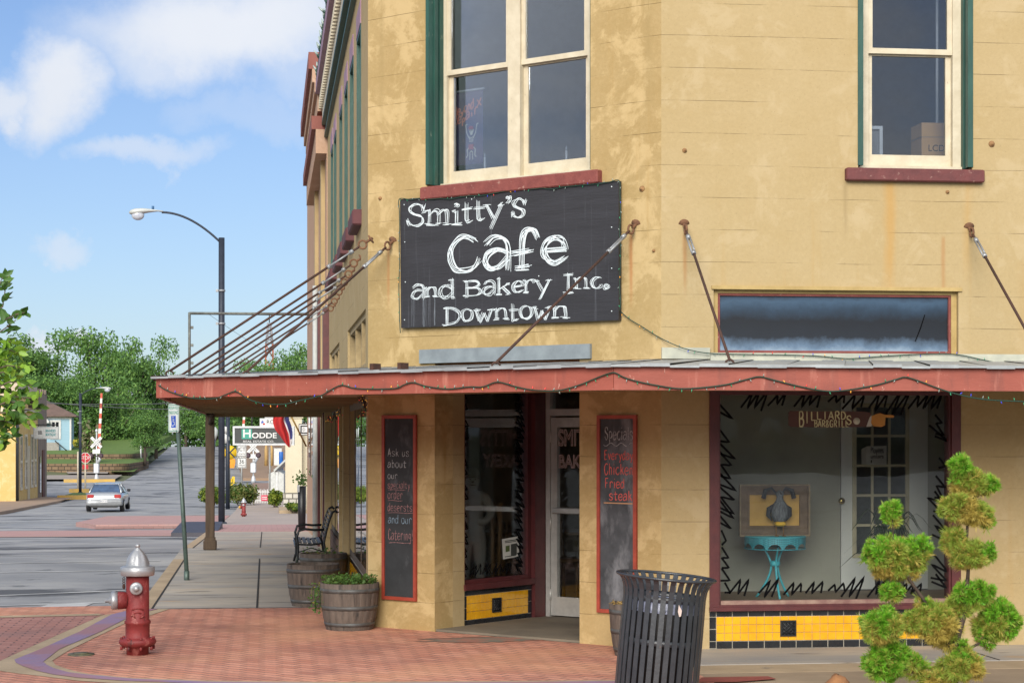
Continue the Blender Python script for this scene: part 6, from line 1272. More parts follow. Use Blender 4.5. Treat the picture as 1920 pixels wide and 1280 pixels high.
# ================================================================== NEAR TREE AT THE LEFT EDGE
def near_tree():
    g = at(-330, 815, 13.5); g.z = 0; t = thing('street_tree', 'young street tree with glossy leaves reaching in at the left edge', 'tree', g); r = random.Random(15); BK = mat('smooth_bark', (.16, .12, .09), (.11, .08, .06), .8, nscale=9, bump=.3)
    m = MB(); lf = [MB(), MB()]; tips = []
    m.tube([g, g + Vector((.03, 0, .7)), g + Vector((.0, .05, 1.5)), g + Vector((.05, 0, 2.2)), g + Vector((.02, 0, 3.2))], [.07, .06, .05, .035, .02], 9)
    def leaf(p, d, l, mi):
        s = d.cross(Vector((r.gauss(0, 1), r.gauss(0, 1), r.gauss(0, .6)))).normalized(); n = s.cross(d).normalized(); w = l * .27; mid = p + d * l * .5 - n * l * .04
        lf[mi].add([tuple(p), tuple(p + d * l * .28 + s * w * .8 + n * .004), tuple(mid), tuple(p + d * l * .28 - s * w * .8 + n * .004), tuple(p + d * l * .62 + s * w * .85 + n * .004), tuple(p + d * l * .62 - s * w * .85 + n * .004), tuple(p + d * l)], [(0, 1, 2), (0, 2, 3), (1, 4, 2), (2, 5, 3), (4, 6, 2), (2, 6, 5)], True)
    def twig(P, n, l, bright):
        P = [Vector(p) for p in P]; m.tube(P, [.009 - .006 * i / (len(P) - 1) for i in range(len(P))], 5)
        for k in range(n):
            s = (k + r.random()) / n * (len(P) - 1); i = min(int(s), len(P) - 2); p = P[i].lerp(P[i + 1], s - i); d = (P[i + 1] - P[i]).normalized(); e = (d * .7 + Vector((r.gauss(0, .6), r.gauss(0, .6), r.gauss(-.05, .55)))).normalized()
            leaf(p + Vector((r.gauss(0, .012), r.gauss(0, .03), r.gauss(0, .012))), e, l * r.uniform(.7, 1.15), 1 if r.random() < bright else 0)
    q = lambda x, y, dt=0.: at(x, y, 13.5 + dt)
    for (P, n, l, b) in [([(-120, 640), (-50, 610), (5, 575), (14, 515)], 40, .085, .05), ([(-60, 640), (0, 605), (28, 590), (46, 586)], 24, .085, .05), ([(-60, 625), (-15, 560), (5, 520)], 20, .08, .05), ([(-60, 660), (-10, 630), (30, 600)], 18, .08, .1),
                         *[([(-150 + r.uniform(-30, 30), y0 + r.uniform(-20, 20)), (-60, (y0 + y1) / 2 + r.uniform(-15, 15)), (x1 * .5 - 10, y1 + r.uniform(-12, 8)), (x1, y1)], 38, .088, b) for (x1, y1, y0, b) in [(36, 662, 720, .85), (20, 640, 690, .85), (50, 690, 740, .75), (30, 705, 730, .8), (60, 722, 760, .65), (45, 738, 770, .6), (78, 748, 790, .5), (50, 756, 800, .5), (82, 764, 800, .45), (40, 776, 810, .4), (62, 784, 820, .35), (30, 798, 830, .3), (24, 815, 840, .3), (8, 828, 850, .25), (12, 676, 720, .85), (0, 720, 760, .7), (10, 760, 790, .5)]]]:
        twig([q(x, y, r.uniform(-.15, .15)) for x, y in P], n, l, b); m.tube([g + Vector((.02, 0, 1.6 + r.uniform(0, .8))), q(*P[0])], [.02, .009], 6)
    for _ in range(120):                                         # the rest of the crown, outside the picture
        c = g + Vector((r.gauss(-.15, .5), r.gauss(0, .6), 2.75 + r.gauss(0, .6))); e = Vector((r.gauss(0, 1), r.gauss(0, 1), r.gauss(.2, .7))).normalized() * .35
        if at(0, 815, 13.5).x - .05 < c.x + abs(e.x): continue
        twig([c, c + e * .5, c + e], 22, .09, .4)
    m.build('trunk', BK, t, g, uv=False); lf[0].v and None
    k = len(lf[0].v); L0 = MB(); L0.v = lf[0].v + lf[1].v; L0.f = lf[0].f + [[i + k for i in f] for f in lf[1].f]; L0.m = [0] * len(lf[0].f) + [1] * len(lf[1].f); L0.s = [True] * len(L0.f)
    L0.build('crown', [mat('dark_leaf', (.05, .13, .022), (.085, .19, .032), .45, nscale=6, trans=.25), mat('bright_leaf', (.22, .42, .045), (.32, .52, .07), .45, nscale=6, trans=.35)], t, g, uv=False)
near_tree()
# ================================================================== NEXT BUILDING ON THE SAME SIDE
def pink_building():
    Y0, Y1, X0 = 32.53, 48.0, 1.0; t = thing('pink_building', 'pink stucco building with brown-red cornice caps adjoining the ochre corner building', 'building', (X0, Y0, -.3)); o = t.location
    m = MB(); m.box(X0, 10, Y0, Y1, -.8, 8.0); m.build('wall', PINK, t, o)
    m = MB(); m.box(X0 - .30, 10, Y0 - .0, Y1 - 8, 8.0, 8.28); m.build('cornice', mat('brick_red_cap', (.25, .08, .06), (.2, .06, .045), .7, nscale=4), t, o)
    m = MB(); m.box(X0 - .24, X0, Y0, Y1 - 8.2, 7.78, 8.0); m.box(X0 - .15, X0, Y0, Y1 - 8.2, 7.30, 7.62); m.box(X0 - .20, X0, Y0, Y1 - 8.2, 7.62, 7.78); m.build('cornice', PINK, t, o)
    m = MB(); m.box(X0 - .25, X0, Y0, Y1 - 8.0, 7.0, 7.22); m.build('cornice', mat('brick_red_cap', (0, 0, 0)), t, o); m = MB(); m.box(X0 - .18, X0, Y0, Y1 - 8.0, 6.6, 7.0); m.build('cornice', PINK, t, o)
    m = MB()
    for y in (33.4, 37.6): m.box(X0 - .07, X0, y, y + .5, -.5, 6.6)
    m.build('pilaster', mat('tan_pilaster', (.46, .34, .17), (.38, .28, .14), .85, nscale=3), t, o)
    m = MB(); m.box(X0 - .10, X0, 34.4, 34.8, -.5, 4.3); m.build('pilaster', MAROON, t, o); m = MB(); m.cyl((X0 - .12, 35.2, -.4), (X0 - .12, 35.2, 4.6), .05, 8); m.build('downspout', mat('pale_pipe', (.50, .52, .5), None, .5), t, o)
    for y in (41, 44): m = MB(); m.box(X0 - .02, X0 + .05, y, y + 1.6, 1.0, 2.6); m.build('window', GL3, t, o)
    t = thing('sign_frame', 'empty rusted rectangular sign frame projecting above the canopy from the pink building', 'sign frame', (1.0, 45, 4)); IR = mat('grey_frame_iron', (.20, .22, .20), (.12, .12, .11), .6, .4, nscale=9)
    a, b = at(355, 587, 45.2), at(600, 587, 45.2); m = MB(); c0 = at(355, 720, 45.2); o = t.location
    for d in (0, .12):
        m.tube([(a.x, a.y + d, a.z), (1.02, a.y + d, a.z)], .03, 5); m.tube([(a.x, a.y + d, a.z + .02), (a.x, a.y + d, c0.z)], .03, 5)
    m.tube([(a.x, a.y, c0.z), (1.02, a.y, c0.z)], .03, 5)
    for k in (.2, .45, .7): z = a.z + (c0.z - a.z) * k; m.box(a.x + .03, a.x + .09, a.y - .02, a.y + .14, z - .03, z + .03)
    m.build('frame', IR, t, o)
    # texas style flag on a slanting pole
    p0, p1 = at(574, 836, 47), at(541, 770, 46.2); t = thing('flag', 'limp red, white and blue flag on a slanting pole beyond the canopy', 'flag', p0); m = MB(); m.tube([Vector((0, 0, 0)), p1 - p0], .022, 6); m.build('pole', mat('yellow_pole', (.36, .24, .07), None, .5), t)
    fr = MB(); tl, tr = at(513, 772, 46.3), at(547, 774, 46.3); n = 12; rows = 12; vs = []
    edgeL = [(514, 773), (511, 790), (515, 804), (526, 818), (533, 829), (541, 838)]; edgeR = [(546, 775), (541, 784), (546, 796), (549, 812), (548, 826), (545, 838)]
    def lerp_(L_, s): s *= len(L_) - 1; i = min(int(s), len(L_) - 2); f = s - i; return (L_[i][0] + (L_[i + 1][0] - L_[i][0]) * f, L_[i][1] + (L_[i + 1][1] - L_[i][1]) * f)
    for j in range(rows + 1):
        l, r_ = lerp_(edgeL, j / rows), lerp_(edgeR, j / rows)
        for i in range(n + 1): s = i / n; p = at(l[0] + (r_[0] - l[0]) * s, l[1] + (r_[1] - l[1]) * s, 46.3 + .10 * math.sin(s * 9 + j * .3)) - p0; vs.append(tuple(p))
    for part, (i0, i1, mm) in {'red_stripe': (0, 8, mat('flag_red', (.55, .03, .03), (.45, .02, .02), .8, nscale=3, trans=.2)), 'white_stripe': (8, 9, mat('flag_white', (.7, .7, .7), None, .8)), 'blue_field': (9, 12, mat('flag_blue', (.03, .04, .16), None, .8))}.items():
        q = MB(); fs = [(j * (n + 1) + i, j * (n + 1) + i + 1, (j + 1) * (n + 1) + i + 1, (j + 1) * (n + 1) + i) for j in range(rows if part != 'blue_field' else rows - 3) for i in range(i0, i1)]
        use = sorted({k for f in fs for k in f}); ix = {k: a for a, k in enumerate(use)}; q.add([vs[k] for k in use], [tuple(ix[k] for k in f) for f in fs], True); q.build(part, mm, t, uv=False)
    q = MB(); fs = [(j * (n + 1) + i, j * (n + 1) + i + 1, (j + 1) * (n + 1) + i + 1, (j + 1) * (n + 1) + i) for j in range(rows - 3, rows) for i in range(9, 12)]; use = sorted({k for f in fs for k in f}); ix = {k: a for a, k in enumerate(use)}; q.add([vs[k] for k in use], [tuple(ix[k] for k in f) for f in fs], True); q.build('white_stripe', mat('flag_white', (0, 0, 0)), t, uv=False)
    g = atg(566, 49.5); t = thing('tall_planter', 'tall narrow black planter with a small green plant against the pink building', 'planter', g); m = MB(); m.lathe([(.09, 0), (.10, .5), (.105, 1.1), (.095, 1.1)], 14); m.build('pot', mat('black_pot', (.012, .012, .014), None, .45), t); m = MB(); m.box(-.12, -.06, -.12, -.08, .95, 1.13); m.build('clip', ZINC, t)
    r = random.Random(4); m = MB()
    for _ in range(110): p = Vector((r.gauss(0, .09), r.gauss(0, .09), 1.12 + abs(r.gauss(.1, .12)))); d = Vector((r.gauss(0, 1), r.gauss(0, 1), r.gauss(.2, .7))).normalized() * .07; s = d.orthogonal() * .35; m.add([tuple(p), tuple(p + d * .5 + s), tuple(p + d), tuple(p + d * .5 - s)], [(0, 1, 2, 3)])
    m.build('foliage', LEAFG, t, uv=False)
pink_building()

# ================================================================== LAMPS AND POLES
DPOLE = mat('dark_blue_pole', (.028, .036, .055), (.02, .026, .04), .5, .2, nscale=6)
LUMG = mat('lamp_grey', (.50, .52, .50), (.42, .44, .42), .5, nscale=5); LENS = mat('lamp_lens', (.55, .58, .62), (.4, .42, .5), .12, nscale=12)
def street_lamp(g, H, s, label, armL, rise, rz=0.):
    t = thing('street_lamp', label, 'street lamp', g, rz, 'cobra head street lamps'); m = MB(); m.tube([(0, 0, -.1), (0, 0, H * .5), (0, 0, H)], [.105, .10, .095], 14); m.box(-.16, .16, -.16, .16, -.1, .06, .02); m.build('pole', DPOLE, t)
    for z in (H * .70, H * .815): b = MB(); b.lathe([(.112, -.03), (.118, -.03), (.118, .03), (.112, .03)], 14, (0, 0, z)); b.box(-.18, -.11, -.03, .03, z - .04, z + .04); b.build('band', ZINC, t)
    m = MB(); P = [(0, 0, H - .18)]
    for q in np.linspace(.06, 1, 14): P.append((s * armL * q, 0, H - .18 + rise * (1 - (1 - min(1, q * 1.02)) ** 1.9) * 1.0))
    m.tube(P, .034, 8); m.build('arm', DPOLE, t)
    e = P[-1]; fr = Fr((e[0], 0, e[2]), (s, 0, 0), (0, s, 0)); h = MB(fr); secs = [(-.05, .05, .0, .05), (.12, .07, .02, .07), (.35, .11, -.01, .10), (.6, .17, -.06, .12), (.82, .175, -.10, .105), (.95, .13, -.08, .06), (1.0, .03, -.05, .0)]
    vs = []; n = 14
    for x, w, lo, hi in secs:
        for k in range(n): q = 2 * math.pi * k / n; vs.append((x, math.cos(q) * w, (lo + hi) / 2 + math.sin(q) * (hi - lo) / 2 if math.sin(q) > 0 else (lo + hi) / 2 + math.sin(q) * (hi - lo) / 2))
    h.add(vs, [(i * n + k, i * n + (k + 1) % n, (i + 1) * n + (k + 1) % n, (i + 1) * n + k) for i in range(len(secs) - 1) for k in range(n)] + [tuple(range(n - 1, -1, -1)), tuple(range((len(secs) - 1) * n, len(secs) * n))], True)
    hd = h.build('lamp_head', LUMG, t); b = MB(fr); b.ball((.73, 0, -.10), .2, .15, .16, 16, 8); b.build('lens', LENS, hd); b = MB(fr); b.cyl((.27, 0, .08), (.27, 0, .19), .04, 10); b.build('photocell', mat('photocell_blue', (.04, .13, .28), None, .4), hd); return t
g = atg(415.5, 61); street_lamp(g, 61 * (983 - 447) / F, -1, 'tall dark street lamp with curved arm rising beyond the canopy post', 1.85, .95)
g = atg(150.5, 138); street_lamp(g, 138 * (925 - 738) / F, 1, 'smaller distant street lamp standing by the yellow building', 1.15, .5)
g = atg(392, 110); t = thing('signal_pole', 'plain slender dark pole with a small pale lamp on top beyond the canopy post', 'pole', g); m = MB(); m.tube([(0, 0, -.1), (.28, 0, 110 * 120 / F)], [.13, .10], 10); m.build('shaft', mat('blue_grey_pole', (.07, .09, .13), None, .5), t); m = MB(); m.lathe([(.10, 0), (.2, .25), (.22, .5), (.1, .7)], 12, (.28, 0, 110 * 118 / F)); m.build('lamp', LUMG, t)

def sign_text(s, size, m, par, x, z, sx=1., y=-.012, fr=ID): return text_mesh(s, size, 'lettering', m, par, fr, x, y, z, .002, sx=sx)
SW, SB = mat('far_white', (.68, .68, .66), None, .5), mat('far_black', (.02, .02, .02), None, .5); SG = mat('galvanised_post', (.32, .33, .32), None, .5, .4)
def post_sign(name, label, cat, px, t_, top_px, plates, group=None, pm=SG, r=.045, toppost=None):
    g = atg(px, t_); u = t_ / F; t = thing(name, label, cat, g, -YAW + (px - CX) / F * -1, group); z = lambda y: EYE + (HY - y) * u - g.z
    m = MB(); m.tube([(0, .03, -.2), (0, .03, z(toppost or top_px))], r, 8); m.build('post', pm, t); return t, z, u
t, z, u = post_sign('stop_sign', 'red octagonal stop sign near the distant level crossing', 'sign', 160, 150, 850, None, pm=mat('pale_post', (.55, .48, .36), None, .7), r=.07)
def octo(r, y0, y1): m = MB(); m.prism([(r * math.cos(R(22.5 + 45 * k)), zc + r * math.sin(R(22.5 + 45 * k))) for k in range(8)], y0, y1); return m
zc = z(858); p = octo(.43, -.02, 0).build('plate', mat('stop_white', (.68, .66, .64), None, .5), t); octo(.39, -.028, -.021).build('face', mat('stop_red', (.50, .02, .03), None, .5), p); sign_text('STOP', .36, SW, p, 0, zc, .8, -.032)
m = MB(); m.box(-.22, .22, -.02, 0, z(879), z(871)); m.build('plate', mat('stop_red', (0, 0, 0)), t)
t, z, u = post_sign('bare_post', 'bare pale post left of the dark distant street lamp', 'post', 146, 150, 846, None, pm=mat('pale_post', (0, 0, 0)), r=.06)
t, z, u = post_sign('route_sign', 'grey post with stacked JCT and route 36 plates before the far hedge', 'sign', 453, 112, 834, None)
for y0, y1, txt in [(834, 856, 'JCT'), (857, 877, '36')]:
    m = MB(); m.box(-9 * u, 9 * u, -.02, 0, z(y1), z(y0)); p = m.build('plate', SW, t); m = MB(); m.frame(-8.5 * u, 8.5 * u, z(y1) + .02, z(y0) - .02, .03, -.026, -.021); m.build('border', SB, p); sign_text(txt, .36 if txt == '36' else .32, SB, p, 0, z(y0 + 8), .9, -.03); sign_text('TEXAS' if txt == '36' else 'STATE', .11, SB, p, 0, z(y1 - 5), 1.2, -.03)
t, z, u = post_sign('crossing_warning', 'round yellow railway warning sign over an orange plate beside the dark lamp pole', 'sign', 431, 120, 835, None)
zc = z(848); YM = mat('warning_yellow', (.80, .52, .01), None, .5); m = MB(); m.cyl((0, 0, zc), (0, -.03, zc), 13 * u, 28); p = m.build('plate', YM, t); m = MB(); ribbon(m, [(-9 * u, zc - 9 * u), (9 * u, zc + 9 * u)], .09, -.035, False); ribbon(m, [(-9 * u, zc + 9 * u), (9 * u, zc - 9 * u)], .09, -.036, False); m.build('cross', SB, p)
for s in (-1, 1): sign_text('R', .22, mat('faded_amber', (.55, .33, .02), None, .5), p, s * 7.5 * u, zc, 1, -.034)
OM = mat('warning_orange', (.80, .30, .01), None, .5); m = MB(); m.prism([(-8 * u, z(877)), (8 * u, z(877)), (10 * u, z(868)), (10 * u, z(860)), (-8 * u, z(860))], -.018, -.002); p = m.build('plate', OM, t); sign_text('?', .2, SB, p, 0, z(868), 1, -.022); m = MB(); m.box(0 * u, 6 * u, .1, .3, z(915), z(897)); m.box(4 * u, 9 * u, .1, .3, z(906), z(893)); m.build('yellow_box', YM, t)
# crossing signals
def crossing(px, t_, base_y, gate_px, gate_top, gate_bot, label, cx_y, light_y, sc=1.):
    g = at(px, base_y, t_); u = t_ / F; t = thing('crossing_signal', label, 'crossing signal', g, -YAW, 'level crossing signals'); z = lambda y: (base_y - y) * u
    m = MB(); m.tube([(0, 0, -.6), (0, 0, z(cx_y - 22))], .06, 8); m.lathe([(.16, 0), (.2, .2), (.12, .5), (.08, .6)], 12); m.ball((0, 0, z(cx_y - 22)), .12, .12, .16, 10, 6); m.build('mast', mat('silver_mast', (.62, .64, .66), None, .4, .3), t)
    for s in (-1, 1): fr = Fr((0, -.12 - .02 * s, z(cx_y)), (math.cos(s * R(45)), 0, math.sin(s * R(45))), (0, 1, 0), (-math.sin(s * R(45)), 0, math.cos(s * R(45)))); m = MB(fr); m.box(-.62, .62, -.012, .012, -.125, .125); p = m.build('crossbuck', SW, t); text_mesh('RAILROAD' if s > 0 else 'CROSSING', .14, 'lettering', SB, p, fr, 0, -.016, 0, .001)
    m = MB(); m.box(-.32, .32, -.14, -.12, z(cx_y + 21), z(cx_y + 13)); m.build('plate', SW, t)
    for s in (-1, 1): m = MB(); m.lathe([(.10, .0), (.22, .02), (.22, .05), (.15, .2), (.14, .2)], 16, (s * .42, -.15, z(light_y)), ax=(0, -1, 0)); m.cyl((0, -.1, z(light_y)), (s * .42, -.1, z(light_y)), .04, 6); m.build('flasher', mat('flasher_dark', (.05, .02, .03), None, .5), t)
    m = MB(); m.box(-.22, .22, -.2, .2, z(light_y + 33), z(light_y + 14), .05); m.tube([(.1, -.1, z(light_y + 14)), (.3, -.1, z(light_y + 6)), (.25, -.1, z(light_y + 2))], .13, 8); m.build('gate_motor', mat('silver_mast', (0, 0, 0)), t)
    dx = (gate_px - px) * u; zt, zb = z(gate_top), z(gate_bot); W_ = mat('gate_white', (.72, .70, .66), None, .6); R_ = mat('gate_red', (.60, .09, .05), None, .6); m = MB(); k = 12
    for i in range(k): z0, z1 = zb + (zt - zb) * i / k, zb + (zt - zb) * (i + 1) / k; m.mi = i % 2; xo = dx - .25 * (1 - i / k); w = .13 - .05 * i / k; m.add([(xo - w, .05, z0), (xo + w, .05, z0), (xo + w + .02, .05, z1), (xo - w + .02, .05, z1), (xo - w, .12, z0), (xo + w, .12, z0), (xo + w + .02, .12, z1), (xo - w + .02, .12, z1)], [(0, 1, 2, 3), (7, 6, 5, 4), (0, 3, 7, 4), (1, 5, 6, 2), (3, 2, 6, 7), (0, 4, 5, 1)])
    m.build('gate_arm', [W_, R_], t)
crossing(181, 168, 901, 190, 737, 850, 'level crossing signal with raised striped gate arm left of the road', 829, 854)
crossing(475, 158, 905, 458, 772, 860, 'level crossing signal with raised striped gate arm seen behind the dark hanging sign', 838, 853)
# small white posts and plates up the hill road
t, z, u = post_sign('road_post', 'thin pale road marker post under the small tree by the hill road', 'post', 264, 205, 832, None, pm=SW, r=.07)
t, z, u = post_sign('route_marker', 'dark post with round white route shields just right of the street lamp pole', 'sign', 427, 100, 770, None, pm=DPOLE, r=.11)
for y, r in ((822, 9), (806, 7)): m = MB(); m.cyl((-6 * u, -.03, z(y)), (-6 * u, -.06, z(y)), r * u, 18); m.build('shield', SW, t)
t, z, u = post_sign('no_parking_post', 'slim grey post in front of the far cream pillar', 'post', 506, 118, 838, None)

# ================================================================== FAR BUILDINGS AND SIGNS ON THE RIGHT
def right_far():
    T = 88; u = T / F; X0 = at(535, 815, T).x; Y0 = at(535, 815, T).y; gy = gz(Y0)
    t = thing('cream_building', 'cream stucco pillar front with rough stone base at the far end of the walk', 'building', (X0, Y0, gy)); o = t.location; X1 = at(566, 815, T).x; zt = EYE + (HY - 777) * u
    m = MB(); m.box(X0, X1, Y0, Y0 + .8, gy + .85, zt); m.box(X1, X1 + 8, Y0 + .5, Y0 + 12, gy - .5, zt - .4); m.build('wall', CREAM, t, o); m = MB()
    for k in range(9): m.box(X0 + .04 + k * .085, X0 + .085 + k * .085, Y0 - .05, Y0, zt - .02, zt + .10)
    m.box(X0 - .06, X1 + .06, Y0 - .06, Y0 + .86, zt - .16, zt - .02); m.build('cap', CREAM, t, o)
    m = MB(); m.box(X0 - .08, X1 + .08, Y0 - .08, Y0 + .9, gy - .4, gy + .85); m.build('stone_base', pavers('rough_stone', (.55, .52, .45), (.42, .40, .35), (.14, .13, .11), .34, .24, 0, .03, stains=.3, stain=(.3, .28, .24)), t, o)
    t = thing('hanging_sign', 'wide charcoal hanging sign with white serif letters and green initial panel beyond the canopy', 'sign', at(438, 833, 76)); o = t.location; u = 76 / F; fr = rotfr((0, 0, 0), -YAW); w, h = 112 * u, 33 * u
    m = MB(fr); m.box(0, w, 0, .2, 0, h); p = m.build('panel', mat('sign_charcoal', (.025, .03, .03), None, .4), t); m = MB(fr); m.frame(-.03, w + .03, -.03, h + .03, .075, -.03, .22); m.build('border', mat('sign_silver', (.5, .52, .53), None, .4, .3), p)
    m = MB(fr); m.box(15 * u, 34.5 * u, -.01, -.001, 10.5 * u, 29 * u); m.build('green_panel', mat('sign_teal', (.03, .30, .22), None, .5), p); text_mesh('H', .44, 'lettering', SW, p, fr, 25 * u, -.014, 20 * u, .003, sx=1.1, wide=.008); text_mesh('ODDE', .29, 'lettering', SW, p, fr, 57.5 * u, -.012, 16.5 * u, .003, sx=1.2, wide=.006); text_mesh('REAL ESTATE CO.', .115, 'lettering', SW, p, fr, 47 * u, -.012, 5.5 * u, .002, sx=1.35)
    m = MB(fr); m.tube([(w * .3, .1, h), (w * .3, .1, h + .5)], .03, 6); m.tube([(w * .8, .1, h), (w * .8, .1, h + .5)], .03, 6); m.tube([(w * .2, .1, h + .5), (w + 1.5, .1, h + .5)], .04, 6); m.build('bracket', SB, t)
    t = thing('small_sign', 'small white sign with red and blue star mark above the charcoal hanging sign', 'sign', at(487, 803, 90)); u = 90 / F; m = MB(fr); m.box(0, 42 * u, 0, .1, 0, 19 * u); p = m.build('panel', SW, t); m = MB(fr); c = (5 * u, 12 * u)
    m.poly([(c[0] + (4 if k % 2 == 0 else 1.7) * u * math.sin(k * math.pi / 5), -.008, c[1] + (4 if k % 2 == 0 else 1.7) * u * math.cos(k * math.pi / 5)) for k in range(10)]); m.build('star', mat('star_blue', (.03, .08, .4), None, .5), p); m = MB(fr); m.box(6 * u, 10 * u, -.008, -.002, 7 * u, 10 * u); m.build('red_mark', mat('flag_red', (0, 0, 0)), p); text_mesh('RO', .26, 'lettering', SB, p, fr, 20 * u, -.008, 12 * u, .001)
    m = MB(fr); m.prism([(9 * u, 19 * u), (31 * u, 19 * u), (29 * u, 27 * u), (11 * u, 27 * u)], .0, .08); m.build('top_panel', mat('far_grey', (.45, .45, .44), None, .6), t)
    t = thing('projecting_sign', 'small black projecting sign with a white letter box beside the pink building', 'sign', at(560, 816, 62)); u = 62 / F; m = MB(fr); m.box(0, 22 * u, 0, .12, 0, 22 * u); p = m.build('panel', SB, t); m = MB(fr); m.frame(1.5 * u, 20.5 * u, 1.5 * u, 20.5 * u, 1.6 * u, -.012, -.002); m.box(6 * u, 16 * u, -.012, -.002, 6 * u, 16 * u); p2 = m.build('white_box', SW, p); text_mesh('D', .13, 'lettering', SB, p, fr, 10 * u, -.02, 11 * u, .002)
    m = MB(fr); m.tube([(20 * u, .06, 18 * u), (60 * u, .06, 18 * u)], .02, 6); m.build('bracket', SB, t)
    # white gate, shed, blue drum, notice
    t = thing('picket_gate', 'white picket gate with a red notice at the end of the far walk', 'gate', atg(498, 108)); u = 108 / F; m = MB(fr)
    for k in range(13): m.box(-19 * u + k * 3.1 * u, -19 * u + k * 3.1 * u + 1.3 * u, 0, .04, 0, 25 * u + (k % 2) * .03)
    m.box(-20 * u, 20 * u, .04, .08, 4 * u, 6 * u); m.box(-20 * u, 20 * u, .04, .08, 20 * u, 22 * u); m.build('pickets', SW, t); m = MB(fr); m.box(-8 * u, 4 * u, -.03, -.005, 4 * u, 15 * u); n_ = m.build('notice', mat('notice_red', (.60, .05, .10), None, .6), t); m = MB(fr); m.box(-6.5 * u, 2.5 * u, -.035, -.0305, 10.5 * u, 12 * u); m.box(-6.5 * u, 2.5 * u, -.035, -.0305, 7 * u, 8.5 * u); m.build('print', SW, n_)
    m = MB(fr); m.box(20 * u, 23 * u, -.05, .1, 0, 58 * u); m.build('gate_post', SW, t)
    t = thing('white_shed', 'small white gabled shed left of the cream pillar', 'building', atg(518, 126)); u = 126 / F; m = MB(fr); m.box(-14 * u, 14 * u, .0, 3, 0, 42 * u); m.prism([(-14 * u, 42 * u), (14 * u, 42 * u), (0, 50 * u)], 0, 3); m.build('wall', mat('shed_white', (.58, .60, .58), None, .7), t); m = MB(fr); m.prism([(-2 * u, 47 * u), (18 * u, 66 * u), (18 * u, 70 * u), (-4 * u, 50 * u)], -.4, 3); m.build('roof', mat('shed_roof', (.5, .52, .5), None, .7), t)
    t = thing('blue_drum', 'bright blue drum standing above the white shed roof', 'drum', at(527, 862, 140)); u = 140 / F; m = MB(); m.lathe([(4 * u, -1.2), (4 * u, 14 * u), (3.6 * u, 15.5 * u)], 14); m.build('shell', mat('drum_blue', (.02, .14, .50), None, .4), t); m = MB(); m.lathe([(4.1 * u, 5 * u), (4.3 * u, 5.4 * u), (4.1 * u, 5.8 * u)], 14); m.build('rib', mat('drum_blue', (0, 0, 0)), t)
    # brown brick yard and sloping ground behind
    m = MB(); m.slab([(-1.5, 118), (12, 118), (12, 150), (-1.0, 150)], lambda y: gz(y) - .5, lambda y: gz(y) + (y - 118) * .012); m.build('yard', mat('brown_yard', (.30, .19, .14), (.25, .16, .12), .9, nscale=.4), kind='structure')
    m = MB(); m.slab([(-2.0, 172), (40, 172), (40, 215), (-3, 215)], lambda y: gz(y) - .3, lambda y: gz(y) + .1 + (y - 172) * .05); m.build('path', mat('rise_brown', (.30, .20, .13), (.24, .16, .1), .9, nscale=.3), kind='structure')
    t = thing('clay_jars', 'low ochre storage silo pair far behind the charcoal hanging sign', 'silo', at(505, 852, 175)); u = 175 / F
    for k, px in enumerate((-6, 4)): m = MB(); m.lathe([(3.2 * u, -1.0), (3.2 * u, 8 * u), (2 * u, 16 * u), (.4 * u, 18 * u)], 12, (px * u, 0, 0)); m.build('silo_body', mat('silo_ochre', (.50, .32, .12), None, .7), t)
    t = thing('far_hut', 'small white hut wall far behind the charcoal hanging sign', 'building', at(518, 852, 185)); u = 185 / F; m = MB(); m.box(-4 * u, 10 * u, 0, 4, -1, 14 * u); m.build('wall', SW, t); m = MB(); m.prism([(-5 * u, 14 * u), (11 * u, 14 * u), (3 * u, 19 * u)], -.2, 4.2); m.build('roof', mat('hut_roof', (.2, .14, .1), None, .8), t)
    m = MB(); c = at(556, 955, 84); m.slab([(c.x - .75, c.y - 1.5), (c.x + 1.0, c.y - 1.5), (c.x + 1.0, c.y + 2.6), (c.x - .75, c.y + 2.6)], gz(84) - .3, gz(84) + .16); m.build('planting_bed', KERBM, kind='structure')
right_far()

# ================================================================== SHRUBS, HEDGES, TREES
def leafmesh(name, blobs, n, size, seed, mats, parent=None, org=(0, 0, 0), aspect=.55, rag=.25, dens=.5, org_mat=None):
    r = random.Random(seed); m = MB(); vols = [b[3] * b[4] * b[5] for b in blobs]; nm = len(mats)
    for _ in range(n):
        b = r.choices(blobs, vols)[0] if True else blobs[0]; d = Vector((r.gauss(0, 1), r.gauss(0, 1), r.gauss(0, 1))).normalized(); rad = r.random() ** dens * (1 + r.gauss(0, rag) * .4)
        p = Vector((b[0] + d.x * b[3] * rad, b[1] + d.y * b[4] * rad, b[2] + d.z * b[5] * rad)); nn = (d + Vector((r.gauss(0, .7), r.gauss(0, .7), r.gauss(.35, .7)))).normalized(); s = nn.orthogonal().normalized(); s = Quaternion(nn, r.uniform(0, 6.28)) @ s; q = nn.cross(s); l = size * r.uniform(.6, 1.3); w = l * aspect
        m.mi = r.choices(range(nm), [3, 2, 2][:nm])[0]
        m.add([tuple(p - s * l * .5), tuple(p + q * w * .5 + nn * l * .08), tuple(p + s * l * .5), tuple(p - q * w * .5 - nn * l * .05)], [(0, 1, 2, 3)])
    return m.build(name, mats, parent, uv=False)
TL = [mat('tree_leaf_mid', (.115, .24, .05), (.075, .175, .036), .65, nscale=.14, trans=.25), mat('tree_leaf_light', (.19, .34, .068), (.125, .25, .05), .65, nscale=.14, trans=.25), mat('tree_leaf_dark', (.075, .17, .04), (.055, .13, .032), .65, nscale=.25, trans=.2)]
TBK = mat('oak_bark', (.09, .07, .05), (.06, .045, .035), .9, nscale=2)
